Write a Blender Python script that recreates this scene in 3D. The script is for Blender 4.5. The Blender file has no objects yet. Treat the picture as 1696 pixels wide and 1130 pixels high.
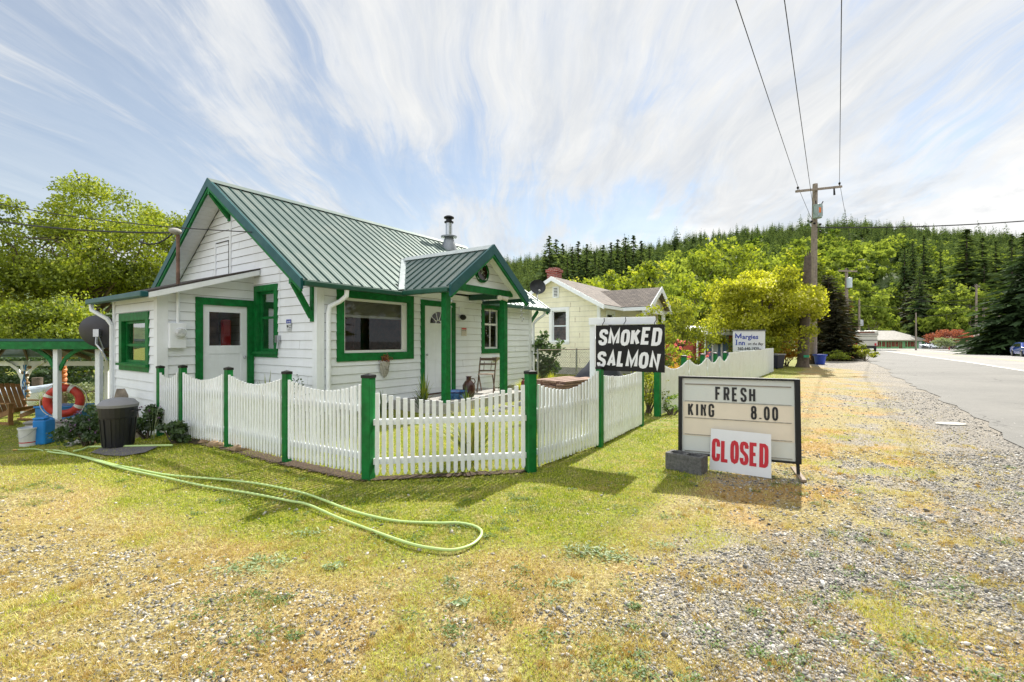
import bpy, math, random
import numpy as np
from mathutils import Vector, Matrix

# ---------------------------------------------------------------- camera, world, sun
SC = bpy.context.scene
COL = SC.collection
H = 1.45            # eye height
F = 754.0           # focal length in photo pixels (1696 wide)
cam = bpy.data.cameras.new('camera'); camo = bpy.data.objects.new('camera', cam); COL.objects.link(camo)
camo.location = (0, 0, H); camo.rotation_euler = (math.radians(90), 0, 0)
cam.lens = 36 * F / 1696; cam.sensor_width = 36; cam.clip_end = 3000; cam.clip_start = .05
SC.camera = camo
SC.view_settings.view_transform = 'Standard'; SC.view_settings.look = 'None'
SC.view_settings.gamma = 1; SC.view_settings.use_curve_mapping = False
SC.view_settings.exposure = 0.84
SUN_AZ = math.radians(32); SUN_EL = math.radians(42)
W = bpy.data.worlds.new('World'); SC.world = W; W.use_nodes = True
nt = W.node_tree; nt.nodes.clear()
def N(nt, t, **kw):
    n = nt.nodes.new(t)
    for k, v in kw.items(): setattr(n, k, v)
    return n
def math_n(nt, op, a, b=None, c=None, clamp=False):
    n = nt.nodes.new('ShaderNodeMath'); n.operation = op; n.use_clamp = clamp
    for i, v in enumerate((a, b, c)):
        if v is None: continue
        if isinstance(v, (int, float)): n.inputs[i].default_value = v
        else: nt.links.new(v, n.inputs[i])
    return n.outputs[0]
def ramp(nt, fac, stops, interp='LINEAR'):
    r = nt.nodes.new('ShaderNodeValToRGB'); r.color_ramp.interpolation = interp
    el = r.color_ramp.elements
    while len(el) < len(stops): el.new(.5)
    for e, (p, c) in zip(el, stops):
        e.position = p; e.color = c if len(c) == 4 else (*c, 1)
    nt.links.new(fac, r.inputs[0]); return r.outputs[0]
def mixc(nt, fac, a, b, mode='MIX'):
    n = nt.nodes.new('ShaderNodeMix'); n.data_type = 'RGBA'; n.blend_type = mode
    for sock, v in ((n.inputs[0], fac), (n.inputs[6], a), (n.inputs[7], b)):
        if isinstance(v, (int, float)): sock.default_value = v
        elif isinstance(v, tuple): sock.default_value = v if len(v) == 4 else (*v, 1)
        else: nt.links.new(v, sock)
    return n.outputs[2]
def noise(nt, vec, scale, detail=4, rough=.55, dist=0, lac=2):
    n = nt.nodes.new('ShaderNodeTexNoise'); n.inputs['Scale'].default_value = scale
    n.inputs['Detail'].default_value = detail; n.inputs['Roughness'].default_value = rough
    n.inputs['Distortion'].default_value = dist; n.inputs['Lacunarity'].default_value = lac
    if vec is not None: nt.links.new(vec, n.inputs['Vector'])
    return n.outputs[0]
def build_world():
    sky = N(nt, 'ShaderNodeTexSky'); sky.sky_type = 'NISHITA'; sky.sun_disc = False
    sky.sun_elevation = SUN_EL; sky.sun_rotation = SUN_AZ; sky.altitude = 20; sky.air_density = 1.2; sky.dust_density = .15; sky.ozone_density = 1.6
    b1 = N(nt, 'ShaderNodeBackground'); nt.links.new(sky.outputs[0], b1.inputs[0]); b1.inputs[1].default_value = SKY_S
    tc = N(nt, 'ShaderNodeTexCoord')
    sep = N(nt, 'ShaderNodeSeparateXYZ'); nt.links.new(tc.outputs['Generated'], sep.inputs[0])
    zz = math_n(nt, 'MAXIMUM', math_n(nt, 'ADD', sep.outputs[2], .22), .05)
    px = math_n(nt, 'DIVIDE', sep.outputs[0], zz); py = math_n(nt, 'DIVIDE', sep.outputs[1], zz)
    cb = N(nt, 'ShaderNodeCombineXYZ'); nt.links.new(px, cb.inputs[0]); nt.links.new(py, cb.inputs[1])
    # gentle warp so that the streaks fan and curl
    wn = N(nt, 'ShaderNodeTexNoise'); wn.inputs['Scale'].default_value = .8; wn.inputs['Detail'].default_value = 3; nt.links.new(cb.outputs[0], wn.inputs['Vector'])
    wv = N(nt, 'ShaderNodeVectorMath'); wv.operation = 'MULTIPLY_ADD'; wv.inputs[1].default_value = (.5, .5, 0); nt.links.new(wn.outputs['Color'], wv.inputs[0]); nt.links.new(cb.outputs[0], wv.inputs[2])
    def mapped(rot, sc, loc=(0, 0, 0)):
        m = N(nt, 'ShaderNodeMapping'); m.inputs['Rotation'].default_value = (0, 0, math.radians(rot))
        m.inputs['Scale'].default_value = sc; m.inputs['Location'].default_value = loc
        nt.links.new(wv.outputs[0], m.inputs[0]); return m.outputs[0]
    w1 = noise(nt, mapped(-24, (4.6, .8, 1), (3.1, 1.2, 0)), 1.0, 12, .70, .5)
    w2 = noise(nt, mapped(-34, (1.9, 1.3, 1), (7.7, 2.4, 0)), 1.0, 6, .55, .4)
    w3 = noise(nt, mapped(-12, (17, 2.0, 1), (1.4, 5, 0)), 1.0, 8, .68, .8)
    az = math_n(nt, 'MULTIPLY', sep.outputs[0], .13)
    hgt = math_n(nt, 'MULTIPLY', math_n(nt, 'ABSOLUTE', math_n(nt, 'SUBTRACT', sep.outputs[2], .26)), .14)
    s = math_n(nt, 'ADD', math_n(nt, 'MULTIPLY', w1, .44), math_n(nt, 'MULTIPLY', w2, .66))
    s = math_n(nt, 'ADD', s, math_n(nt, 'MULTIPLY', w3, .30))
    s = math_n(nt, 'ADD', s, math_n(nt, 'ADD', az, hgt))
    f = ramp(nt, s, [(.55, (.28, .28, .28)), (.65, (.50, .50, .50)), (.725, (.84, .84, .84)), (.82, (1, 1, 1))])
    # low puffy clouds near the horizon, seen on the right
    p1 = N(nt, 'ShaderNodeMapping'); p1.inputs['Scale'].default_value = (3.0, 3.0, 8.5); p1.inputs['Location'].default_value = (2.2, .4, .35)
    nt.links.new(tc.outputs['Generated'], p1.inputs[0])
    pn = noise(nt, p1.outputs[0], 1.25, 9, .56, .2)
    band = ramp(nt, sep.outputs[2], [(0, (1, 1, 1)), (.22, (1, 1, 1)), (.36, (0, 0, 0))])
    rgt = ramp(nt, sep.outputs[0], [(.12, (0, 0, 0)), (.38, (.8, .8, .8)), (.6, (1, 1, 1))])
    pf = ramp(nt, math_n(nt, 'ADD', pn, math_n(nt, 'MULTIPLY', rgt, .08)), [(.48, (0, 0, 0)), (.54, (1, 1, 1))])
    pf = math_n(nt, 'MULTIPLY', math_n(nt, 'MULTIPLY', pf, band), rgt)
    pcol = ramp(nt, pn, [(.48, (.95, .96, .97)), (.56, (1.08, 1.08, 1.06)), (.66, (.74, .76, .80)), (.8, (.62, .65, .70))])
    ctex = noise(nt, mapped(-30, (6.5, 1.6, 1), (9, 3, 0)), 1.0, 8, .66, .5)
    ccol = ramp(nt, ctex, [(.30, (.70, .74, .80)), (.48, (.82, .84, .86)), (.66, (.93, .935, .93))])
    b2 = N(nt, 'ShaderNodeBackground'); nt.links.new(mixc(nt, pf, ccol, pcol), b2.inputs[0])
    # unseen sky behind the camera, brightened as added fill for the shaded walls
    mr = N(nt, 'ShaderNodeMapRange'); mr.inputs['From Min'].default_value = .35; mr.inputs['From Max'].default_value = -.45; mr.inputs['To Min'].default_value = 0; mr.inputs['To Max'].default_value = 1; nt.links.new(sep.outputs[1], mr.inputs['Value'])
    nt.links.new(math_n(nt, 'MULTIPLY_ADD', mr.outputs[0], CLOUD_S * BACK_FILL, CLOUD_S), b2.inputs[1])
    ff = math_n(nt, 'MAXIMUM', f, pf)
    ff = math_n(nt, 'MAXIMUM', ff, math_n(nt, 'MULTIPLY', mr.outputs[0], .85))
    veil = ramp(nt, sep.outputs[2], [(0, (.85, .85, .85)), (.12, (.6, .6, .6)), (.34, (.38, .38, .38)), (1, (.36, .36, .36))])
    ff = math_n(nt, 'MAXIMUM', ff, veil)
    mx = N(nt, 'ShaderNodeMixShader'); nt.links.new(ff, mx.inputs[0]); nt.links.new(b1.outputs[0], mx.inputs[1]); nt.links.new(b2.outputs[0], mx.inputs[2])
    out = N(nt, 'ShaderNodeOutputWorld'); nt.links.new(mx.outputs[0], out.inputs[0])
SKY_S = .078; CLOUD_S = .56; BACK_FILL = .85
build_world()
sl = bpy.data.lights.new('sun', 'SUN'); sl.energy = 5.0; sl.angle = math.radians(.6); sl.color = (1, .95, .86)
so = bpy.data.objects.new('sun', sl); COL.objects.link(so)
sd = Vector((math.sin(SUN_AZ) * math.cos(SUN_EL), math.cos(SUN_AZ) * math.cos(SUN_EL), math.sin(SUN_EL)))
so.rotation_euler = sd.to_track_quat('Z', 'Y').to_euler(); so.location = (0, 0, 40)

# ---------------------------------------------------------------- helpers
random.seed(7); RNG = np.random.default_rng(11)
R = math.radians
def sst(x, a, b):
    t = np.clip((np.asarray(x, float) - a) / (b - a), 0, 1); return t * t * (3 - 2 * t)
def gz(x, y):
    """ground height: flat by the fence, dropping to the garden on the left, falling gently far away"""
    x = np.asarray(x, float); y = np.asarray(y, float)
    g = -.62 * sst(-x, 5.0, 8.4) * sst(y, 5.2, 7.8)
    g = g - .007 * np.clip(y - 30, 0, 200)
    return g
def gzf(x, y): return float(gz(x, y))
def gp(px, py):
    """the ground point seen at a pixel of the photograph"""
    r = (px - 848) / F; q = (py - 565) / F; Y = H / q
    for _ in range(40): Y = .5 * Y + .5 * (H - gzf(r * Y, Y)) / q
    return Vector((r * Y, Y, gzf(r * Y, Y)))
def at(px, py, Y): return Vector(((px - 848) / F * Y, Y, H - (py - 565) / F * Y))
def on(px, Y):
    x = (px - 848) / F * Y; return Vector((x, Y, gzf(x, Y)))

class MB:
    def __init__(s): s.v = []; s.f = []; s.m = []
    def add(s, vs, fs, m=0):
        o = len(s.v); s.v += [tuple(v) for v in vs]; s.f += [tuple(i + o for i in f) for f in fs]; s.m += [m] * len(fs); return s
    def box(s, x0, x1, y0, y1, z0, z1, m=0):
        v = [(x0, y0, z0), (x1, y0, z0), (x1, y1, z0), (x0, y1, z0), (x0, y0, z1), (x1, y0, z1), (x1, y1, z1), (x0, y1, z1)]
        return s.add(v, BOXF, m)
    def hexa(s, p, m=0): return s.add(p, BOXF, m)
    def bar(s, a, b, w, h, up=(0, 0, 1), m=0):
        a = Vector(a); b = Vector(b); d = (b - a).normalized(); u = Vector(up)
        if abs(d.dot(u)) > .99: u = Vector((1, 0, 0))
        r = d.cross(u).normalized(); u = r.cross(d).normalized()
        r = r * w / 2; u = u * h / 2
        return s.add([a - r - u, a + r - u, a + r + u, a - r + u, b - r - u, b + r - u, b + r + u, b - r + u], [(0, 3, 2, 1), (4, 5, 6, 7), (0, 1, 5, 4), (1, 2, 6, 5), (2, 3, 7, 6), (3, 0, 4, 7)], m)
    def tube(s, pts, rad, n=8, cap=True, m=0):
        pts = [Vector(p) for p in pts]
        if not isinstance(rad, (list, tuple)): rad = [rad] * len(pts)
        o = len(s.v); prev = None
        for i, p in enumerate(pts):
            d = (pts[min(i + 1, len(pts) - 1)] - pts[max(i - 1, 0)]).normalized()
            if prev is None:
                a = Vector((0, 0, 1)) if abs(d.z) < .9 else Vector((1, 0, 0)); x = d.cross(a).normalized()
            else: x = (prev - d * prev.dot(d)).normalized()
            y = d.cross(x); prev = x
            for k in range(n):
                t = 2 * math.pi * k / n; s.v.append(tuple(p + (x * math.cos(t) + y * math.sin(t)) * rad[i]))
        for i in range(len(pts) - 1):
            for k in range(n):
                a = o + i * n + k; b = o + i * n + (k + 1) % n; s.f.append((a, b, b + n, a + n)); s.m.append(m)
        if cap:
            s.f.append(tuple(o + k for k in range(n))[::-1]); s.f.append(tuple(o + (len(pts) - 1) * n + k for k in range(n))); s.m += [m, m]
        return s
    def lathe(s, prof, n=20, c=(0, 0, 0), m=0, cap=False, ax='z'):
        o = len(s.v)
        for r, z in prof:
            for k in range(n):
                t = 2 * math.pi * k / n
                p = (r * math.cos(t), r * math.sin(t), z) if ax == 'z' else ((r * math.cos(t), z, r * math.sin(t)) if ax == 'y' else (z, r * math.cos(t), r * math.sin(t)))
                s.v.append((c[0] + p[0], c[1] + p[1], c[2] + p[2]))
        for i in range(len(prof) - 1):
            for k in range(n):
                a = o + i * n + k; b = o + i * n + (k + 1) % n; s.f.append((a, b, b + n, a + n)); s.m.append(m)
        if cap:
            s.f.append(tuple(o + k for k in range(n))[::-1]); s.f.append(tuple(o + (len(prof) - 1) * n + k for k in range(n))); s.m += [m, m]
        return s
    def prism(s, poly, fn, d0, d1, m=0):
        """poly: 2-D outline; fn(a,b,d) -> point; extruded from d0 to d1"""
        n = len(poly); vs = [fn(a, b, d0) for a, b in poly] + [fn(a, b, d1) for a, b in poly]
        fs = [tuple(range(n))[::-1], tuple(range(n, 2 * n))] + [(i, (i + 1) % n, (i + 1) % n + n, i + n) for i in range(n)]
        return s.add(vs, fs, m)
    def ell(s, c, r, n=12, k=8, m=0, jit=0):
        o = len(s.v); rn = random
        for i in range(k + 1):
            ph = math.pi * i / k
            for j in range(n):
                t = 2 * math.pi * j / n; q = 1 + (rn.uniform(-jit, jit) if 0 < i < k else 0)
                s.v.append((c[0] + r[0] * q * math.sin(ph) * math.cos(t), c[1] + r[1] * q * math.sin(ph) * math.sin(t), c[2] + r[2] * math.cos(ph) * q))
        for i in range(k):
            for j in range(n):
                a = o + i * n + j; b = o + i * n + (j + 1) % n; s.f.append((a, b, b + n, a + n)); s.m.append(m)
        return s
    def build(s, name, mat, parent=None, smooth=False, bevel=0):
        me = bpy.data.meshes.new(name); me.from_pydata(s.v, [], s.f)
        for mt in (mat if isinstance(mat, (list, tuple)) else [mat]): me.materials.append(mt)
        if any(s.m): me.polygons.foreach_set('material_index', s.m)
        if smooth: me.polygons.foreach_set('use_smooth', [True] * len(me.polygons))
        me.update(); o = bpy.data.objects.new(name, me); COL.objects.link(o)
        if parent is not None: o.parent = parent
        if bevel:
            b = o.modifiers.new('bevel', 'BEVEL'); b.width = bevel; b.segments = 2; b.limit_method = 'ANGLE'
        if smooth and not bevel:
            try: me.set_sharp_from_angle(angle=R(40))
            except Exception: pass
        return o
BOXF = [(0, 3, 2, 1), (4, 5, 6, 7), (0, 1, 5, 4), (1, 2, 6, 5), (2, 3, 7, 6), (3, 0, 4, 7)]
def tag(o, label=None, cat=None, group=None, kind=None):
    if label: o['label'] = label
    if cat: o['category'] = cat
    if group: o['group'] = group
    if kind: o['kind'] = kind
    return o
def thing(name, label, cat, loc=(0, 0, 0), rotz=0, group=None):
    o = bpy.data.objects.new(name, None); COL.objects.link(o); o.empty_display_size = .2
    o.location = loc; o.rotation_euler = (0, 0, rotz); return tag(o, label, cat, group)
def copy_tree(o, parent=None):
    c = o.copy(); COL.objects.link(c); c.parent = parent
    for ch in list(o.children): copy_tree(ch, c)
    return c
def np_mesh(name, V, Fc, mat, parent=None, tint=None, smooth=False):
    me = bpy.data.meshes.new(name); V = np.asarray(V, np.float32); Fc = np.asarray(Fc, np.int32); k = Fc.shape[1]
    me.vertices.add(len(V)); me.vertices.foreach_set('co', V.ravel())
    me.loops.add(Fc.size); me.loops.foreach_set('vertex_index', Fc.ravel())
    me.polygons.add(len(Fc)); me.polygons.foreach_set('loop_start', np.arange(0, Fc.size, k, dtype=np.int32))
    try: me.polygons.foreach_set('loop_total', np.full(len(Fc), k, np.int32))
    except Exception: pass
    if smooth: me.polygons.foreach_set('use_smooth', np.ones(len(Fc), bool))
    me.materials.append(mat)
    if tint is not None:
        a = me.attributes.new('tint', 'FLOAT', 'FACE'); a.data.foreach_set('value', np.asarray(tint, np.float32))
    me.update(calc_edges=True); me.validate()
    o = bpy.data.objects.new(name, me); COL.objects.link(o)
    if parent is not None: o.parent = parent
    return o

# ---------------------------------------------------------------- materials
MATS = {}
def pmat(name, col, rough=.6, metal=0, var=.12, vs=6, bump=.0, bs=60, spec=.5, dirt=None, dirt_amt=.3, dirt_s=3, streak=False, coat=0):
    if name in MATS: return MATS[name]
    m = bpy.data.materials.new(name); m.use_nodes = True; t = m.node_tree; bs_ = t.nodes['Principled BSDF']
    tc = N(t, 'ShaderNodeTexCoord').outputs['Object']
    n1 = noise(t, tc, vs, 5, .6)
    lo = tuple(max(0, c * (1 - var)) for c in col); hi = tuple(min(1, c * (1 + var)) for c in col)
    c = ramp(t, n1, [(.3, lo), (.7, hi)])
    if dirt:
        mp = N(t, 'ShaderNodeMapping'); t.links.new(tc, mp.inputs[0])
        mp.inputs['Scale'].default_value = (dirt_s * 4, dirt_s * 4, dirt_s * .5) if streak else (dirt_s,) * 3
        d = ramp(t, noise(t, mp.outputs[0], 1, 7, .65), [(.48, (0, 0, 0)), (.72, (1, 1, 1))])
        c = mixc(t, math_n(t, 'MULTIPLY', d, dirt_amt), c, dirt)
    t.links.new(c, bs_.inputs['Base Color'])
    bs_.inputs['Roughness'].default_value = rough; bs_.inputs['Metallic'].default_value = metal
    bs_.inputs['Specular IOR Level'].default_value = spec
    if coat: bs_.inputs['Coat Weight'].default_value = coat; bs_.inputs['Coat Roughness'].default_value = .1
    if bump:
        b = N(t, 'ShaderNodeBump'); b.inputs['Strength'].default_value = bump; b.inputs['Distance'].default_value = .01
        t.links.new(noise(t, tc, bs, 5, .6), b.inputs['Height']); t.links.new(b.outputs[0], bs_.inputs['Normal'])
    MATS[name] = m; return m
def leafmat(name, c_lo, c_hi, trans=.45, gloss=.06, third=None):
    """foliage: colour from each leaf's own tint, light passes through"""
    m = bpy.data.materials.new(name); m.use_nodes = True; t = m.node_tree; t.nodes.clear()
    a = N(t, 'ShaderNodeAttribute'); a.attribute_name = 'tint'
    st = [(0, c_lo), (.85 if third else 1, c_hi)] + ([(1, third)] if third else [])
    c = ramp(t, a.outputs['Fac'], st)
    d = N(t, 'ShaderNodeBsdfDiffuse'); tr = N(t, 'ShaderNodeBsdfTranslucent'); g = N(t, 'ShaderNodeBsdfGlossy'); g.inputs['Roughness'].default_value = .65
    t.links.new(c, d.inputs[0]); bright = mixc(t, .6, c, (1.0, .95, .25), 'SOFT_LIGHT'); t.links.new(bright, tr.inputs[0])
    m1 = N(t, 'ShaderNodeMixShader'); m1.inputs[0].default_value = trans; t.links.new(d.outputs[0], m1.inputs[1]); t.links.new(tr.outputs[0], m1.inputs[2])
    m2 = N(t, 'ShaderNodeMixShader'); m2.inputs[0].default_value = gloss; t.links.new(m1.outputs[0], m2.inputs[1]); t.links.new(g.outputs[0], m2.inputs[2])
    o = N(t, 'ShaderNodeOutputMaterial'); t.links.new(m2.outputs[0], o.inputs[0]); return m
def glassmat(name, tint=(.8, .85, .85), refl=.16, rough=.02):
    m = bpy.data.materials.new(name); m.use_nodes = True; t = m.node_tree; t.nodes.clear()
    tr = N(t, 'ShaderNodeBsdfTransparent'); tr.inputs[0].default_value = (*tint, 1)
    g = N(t, 'ShaderNodeBsdfGlossy'); g.inputs['Roughness'].default_value = rough; g.inputs[0].default_value = (.9, .95, 1, 1)
    lw = N(t, 'ShaderNodeFresnel'); lw.inputs[0].default_value = 1.45
    f = math_n(t, 'ADD', math_n(t, 'MULTIPLY', lw.outputs[0], .55), refl - .02)
    mx = N(t, 'ShaderNodeMixShader'); t.links.new(f, mx.inputs[0]); t.links.new(tr.outputs[0], mx.inputs[1]); t.links.new(g.outputs[0], mx.inputs[2])
    o = N(t, 'ShaderNodeOutputMaterial'); t.links.new(mx.outputs[0], o.inputs[0]); return m
M_white = pmat('white_paint', (.84, .87, .91), .5, var=.03, dirt=(.50, .49, .46), dirt_amt=.16, dirt_s=1.4, streak=True, bump=.08, bs=90)
M_siding = pmat('white_siding', (.84, .87, .92), .55, var=.03, vs=3, dirt=(.52, .51, .48), dirt_amt=.13, dirt_s=1.1, streak=True, bump=.10, bs=70)
M_gap = pmat('siding_shadow_gap', (.30, .30, .30), .9, var=.3, vs=5)  # lap dirt darkened so the grey also carries the shade under each course
M_trim = pmat('white_trim', (.82, .85, .89), .5, var=.04, dirt=(.45, .43, .38), dirt_amt=.2, dirt_s=2, streak=True)
M_picket = pmat('picket_paint', (.84, .87, .91), .55, var=.05, vs=14, dirt=(.45, .40, .30), dirt_amt=.2, dirt_s=3, bump=.15, bs=80)
M_green = pmat('green_paint', (.006, .155, .034), .5, spec=.22, var=.32, vs=9, dirt=(.02, .07, .03), dirt_amt=.4, dirt_s=4, bump=.06)
M_teal = pmat('teal_metal_trim', (.012, .085, .090), .4, metal=.1, spec=.3, var=.12, vs=4, dirt=(.10, .16, .14), dirt_amt=.3, dirt_s=2)
M_roofg = pmat('green_ribbed_metal', (.165, .215, .195), .45, metal=.45, var=.08, vs=1.2, dirt=(.32, .32, .27), dirt_amt=.4, dirt_s=1.2, bump=.02, bs=8)
M_rib = pmat('green_rib_metal', (.012, .055, .045), .5, metal=.1, spec=.3, var=.1)
M_flash = pmat('galvanised_flashing', (.50, .55, .54), .4, metal=.4, var=.12)
M_gut = pmat('dark_green_gutter', (.012, .075, .045), .4, var=.2, vs=5)
M_dark = pmat('dark_metal', (.010, .010, .011), .45, metal=0, spec=.3, var=.2)
M_black = pmat('black_plastic', (.012, .013, .016), .45, var=.2, bump=.05)
M_steel = pmat('galvanised_steel', (.45, .47, .5), .3, metal=.85, var=.12)
M_wood = pmat('weathered_wood', (.26, .20, .15), .8, var=.3, vs=10, bump=.4, bs=50)
M_pole = pmat('pole_wood', (.26, .215, .175), .85, var=.25, vs=7, dirt=(.08, .06, .045), dirt_amt=.5, dirt_s=2.4, streak=True, bump=.5, bs=40)
M_bark = pmat('bark', (.11, .085, .065), .9, var=.4, vs=8, bump=.8, bs=30)
M_greybark = pmat('grey_bark', (.22, .19, .16), .9, var=.4, vs=8, bump=.7, bs=30)
M_int = pmat('dark_interior', (.20, .06, .03), .8, var=.9, vs=3)  # red-brown put in to imitate a warm reflection in the front window
M_intwood = pmat('interior_boards', (.28, .14, .07), .7, var=.4, vs=5)
M_pane = pmat('dark_glazing', (.02, .012, .01), .12, var=.5)
M_blind = pmat('pale_blind', (.55, .53, .49), .6, var=.05)
M_glass = glassmat('window_glass', (.72, .74, .74), .03)
M_conc = pmat('concrete', (.36, .35, .33), .9, var=.18, vs=12, bump=.5, bs=60)
M_rock = pmat('garden_rock', (.30, .29, .27), .9, var=.3, vs=5, bump=.8, bs=18)
M_terra = pmat('terracotta', (.42, .17, .09), .8, var=.15)
M_wire = pmat('wire', (.02, .02, .022), .6)

# ---------------------------------------------------------------- ground, road, hills
def vnoise(x, y, s, seed=0):
    x = np.asarray(x, float) / s + seed * 17.3; y = np.asarray(y, float) / s + seed * 9.1
    xi = np.floor(x).astype(np.int64); yi = np.floor(y).astype(np.int64); fx = x - xi; fy = y - yi
    fx = fx * fx * (3 - 2 * fx); fy = fy * fy * (3 - 2 * fy)
    def h(a, b):
        n = (a * 374761393 + b * 668265263 + seed * 69069) & 0x7fffffff; n = (n ^ (n >> 13)) * 1274126177 & 0x7fffffff
        return ((n ^ (n >> 16)) & 0xffff) / 65535.0
    return (h(xi, yi) * (1 - fx) + h(xi + 1, yi) * fx) * (1 - fy) + (h(xi, yi + 1) * (1 - fx) + h(xi + 1, yi + 1) * fx) * fy
def fbm(x, y, s, seed=0, o=4):
    t = 0; a = .5; n = 0
    for i in range(o): t = t + a * vnoise(x, y, s / 2 ** i, seed + i); n += a; a *= .55
    return t / n
BX = [-20, -9, -6, -5.2, -3.2, -1.7, -.9, 0, .56, 1.16, 1.9, 2.6, 9.3, 16, 40]
BY = [6.0, 6.0, 5.0, 4.4, 3.55, 2.95, 2.75, 2.6, 2.6, 3.3, 4.2, 5.2, 14.8, 24.5, 60]
RD = (math.sin(math.atan2(.577, .816)), math.cos(math.atan2(.577, .816)))   # road direction
def roadd(x, y): return (x - 7.1) * .816 - (y - 6.32) * .577     # >0 on the asphalt side of the edge
def green_amt(x, y):
    d = y - np.interp(x, BX, BY) + (fbm(x, y, 1.1, 3) - .5) * 1.6
    g = sst(d, -.55, 1.0)
    g = g * (.78 + .22 * sst(fbm(x, y, .8, 9), .35, .6)) 
    # weeds and greener patches in the dry part
    w = sst(fbm(x, y, .42, 21), .56, .74) * sst(y, 1.2, 2.0) * .52 * sst(-roadd(x, y), .3, 2.0)
    far = sst(y, 60, 90)
    return np.clip(np.maximum(np.maximum(g, w), far), 0, 1) * sst(-roadd(x, y) + 40 * far, -.1, .5)
def dry_amt(x, y):
    b = y - np.interp(x, BX, BY)
    base = .26 + .78 * sst(b, -1.9, -.1)
    base = base + .10 * sst(x, 1.0, 2.0) + .62 * sst(x, 2.2, 3.4) * sst(y, 2.6, 4.0) * sst(-roadd(x, y), .6, 2.6)
    lf = sst(-x, 1.0, 2.2) * .24
    base = base * (.45 + 1.1 * sst(fbm(x, y, .9, 5), .35, .65)) + lf
    side = sst(-roadd(x, y), .0, 1.6)
    lot = 1 - .85 * sst(y, 22, 24) * (1 - sst(y, 31, 34)) * sst(x, 16, 19)       # gravel driveway beside the pole
    return np.clip(base, 0, 1) * (.15 + .85 * side) * lot
def red_amt(x, y):
    return sst(fbm(x, y, .5, 33), .46, .70) * (.35 + .55 * sst(x, .5, 2.5))
def ground_mat():
    m = bpy.data.materials.new('ground_cover'); m.use_nodes = True; t = m.node_tree; bs = t.nodes['Principled BSDF']
    P = N(t, 'ShaderNodeTexCoord').outputs['Object']
    def att(n): a = N(t, 'ShaderNodeAttribute'); a.attribute_name = n; return a.outputs['Fac']
    g, d, r_ = att('green'), att('dry'), att('red')
    v1 = N(t, 'ShaderNodeTexVoronoi'); v1.inputs['Scale'].default_value = 62; t.links.new(P, v1.inputs['Vector'])
    v2 = N(t, 'ShaderNodeTexVoronoi'); v2.inputs['Scale'].default_value = 150; t.links.new(P, v2.inputs['Vector'])
    sp = N(t, 'ShaderNodeSeparateColor'); t.links.new(v1.outputs['Color'], sp.inputs[0])
    sp2 = N(t, 'ShaderNodeSeparateColor'); t.links.new(v2.outputs['Color'], sp2.inputs[0])
    gc = ramp(t, sp.outputs[0], [(0, (.04, .038, .036)), (.25, (.13, .125, .115)), (.55, (.27, .25, .22)), (.85, (.44, .41, .36)), (1, (.66, .63, .58))])
    gc2 = ramp(t, sp2.outputs[1], [(0, (.09, .085, .08)), (.5, (.29, .27, .235)), (1, (.54, .50, .45))])
    gravel = mixc(t, .45, gc, gc2)
    edge = ramp(t, v1.outputs['Distance'], [(.25, (1, 1, 1)), (.7, (.45, .43, .42))])  # shade in the gaps between pebbles, put into the gravel colour
    gravel = mixc(t, .8, gravel, edge, 'MULTIPLY')
    big = noise(t, P, .9, 5, .6)
    gravel = mixc(t, ramp(t, big, [(.4, (0, 0, 0)), (.7, (.35, .35, .35))]), gravel, (.40, .34, .25), 'MIX')
    fine = noise(t, P, 38, 6, .75); fine2 = noise(t, P, 140, 3, .7); med = noise(t, P, 5, 6, .6)
    dryc = ramp(t, fine, [(.32, (.06, .045, .02)), (.46, (.22, .17, .07)), (.58, (.42, .36, .18)), (.72, (.66, .60, .42))])
    redc = ramp(t, fine, [(.32, (.10, .05, .02)), (.5, (.38, .23, .08)), (.7, (.58, .44, .20))])
    dryc = mixc(t, r_, dryc, redc)
    grc = ramp(t, fine, [(.30, (.02, .035, .003)), (.46, (.09, .13, .007)), (.60, (.28, .32, .02)), (.8, (.52, .51, .10))])
    grc = mixc(t, ramp(t, med, [(.42, (0, 0, 0)), (.66, (.75, .75, .75))]), grc, dryc)
    brk = math_n(t, 'SUBTRACT', math_n(t, 'ADD', math_n(t, 'MULTIPLY', fine, .5), math_n(t, 'ADD', math_n(t, 'MULTIPLY', med, .25), math_n(t, 'MULTIPLY', fine2, .25))), .5)
    def soft(x, k=3.4):
        return ramp(t, math_n(t, 'ADD', x, math_n(t, 'MULTIPLY', brk, k)), [(.38, (0, 0, 0)), (.62, (1, 1, 1))])
    c = mixc(t, soft(d), gravel, dryc)
    c = mixc(t, soft(g), c, grc)
    t.links.new(c, bs.inputs['Base Color']); bs.inputs['Roughness'].default_value = .9; bs.inputs['Specular IOR Level'].default_value = .25
    b1 = N(t, 'ShaderNodeBump'); b1.inputs['Strength'].default_value = .7; b1.inputs['Distance'].default_value = .012
    hgt = math_n(t, 'ADD', math_n(t, 'MULTIPLY', v1.outputs['Distance'], -.7), math_n(t, 'MULTIPLY', fine, 1.1))
    t.links.new(hgt, b1.inputs['Height']); t.links.new(b1.outputs[0], bs.inputs['Normal'])
    return m
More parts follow.
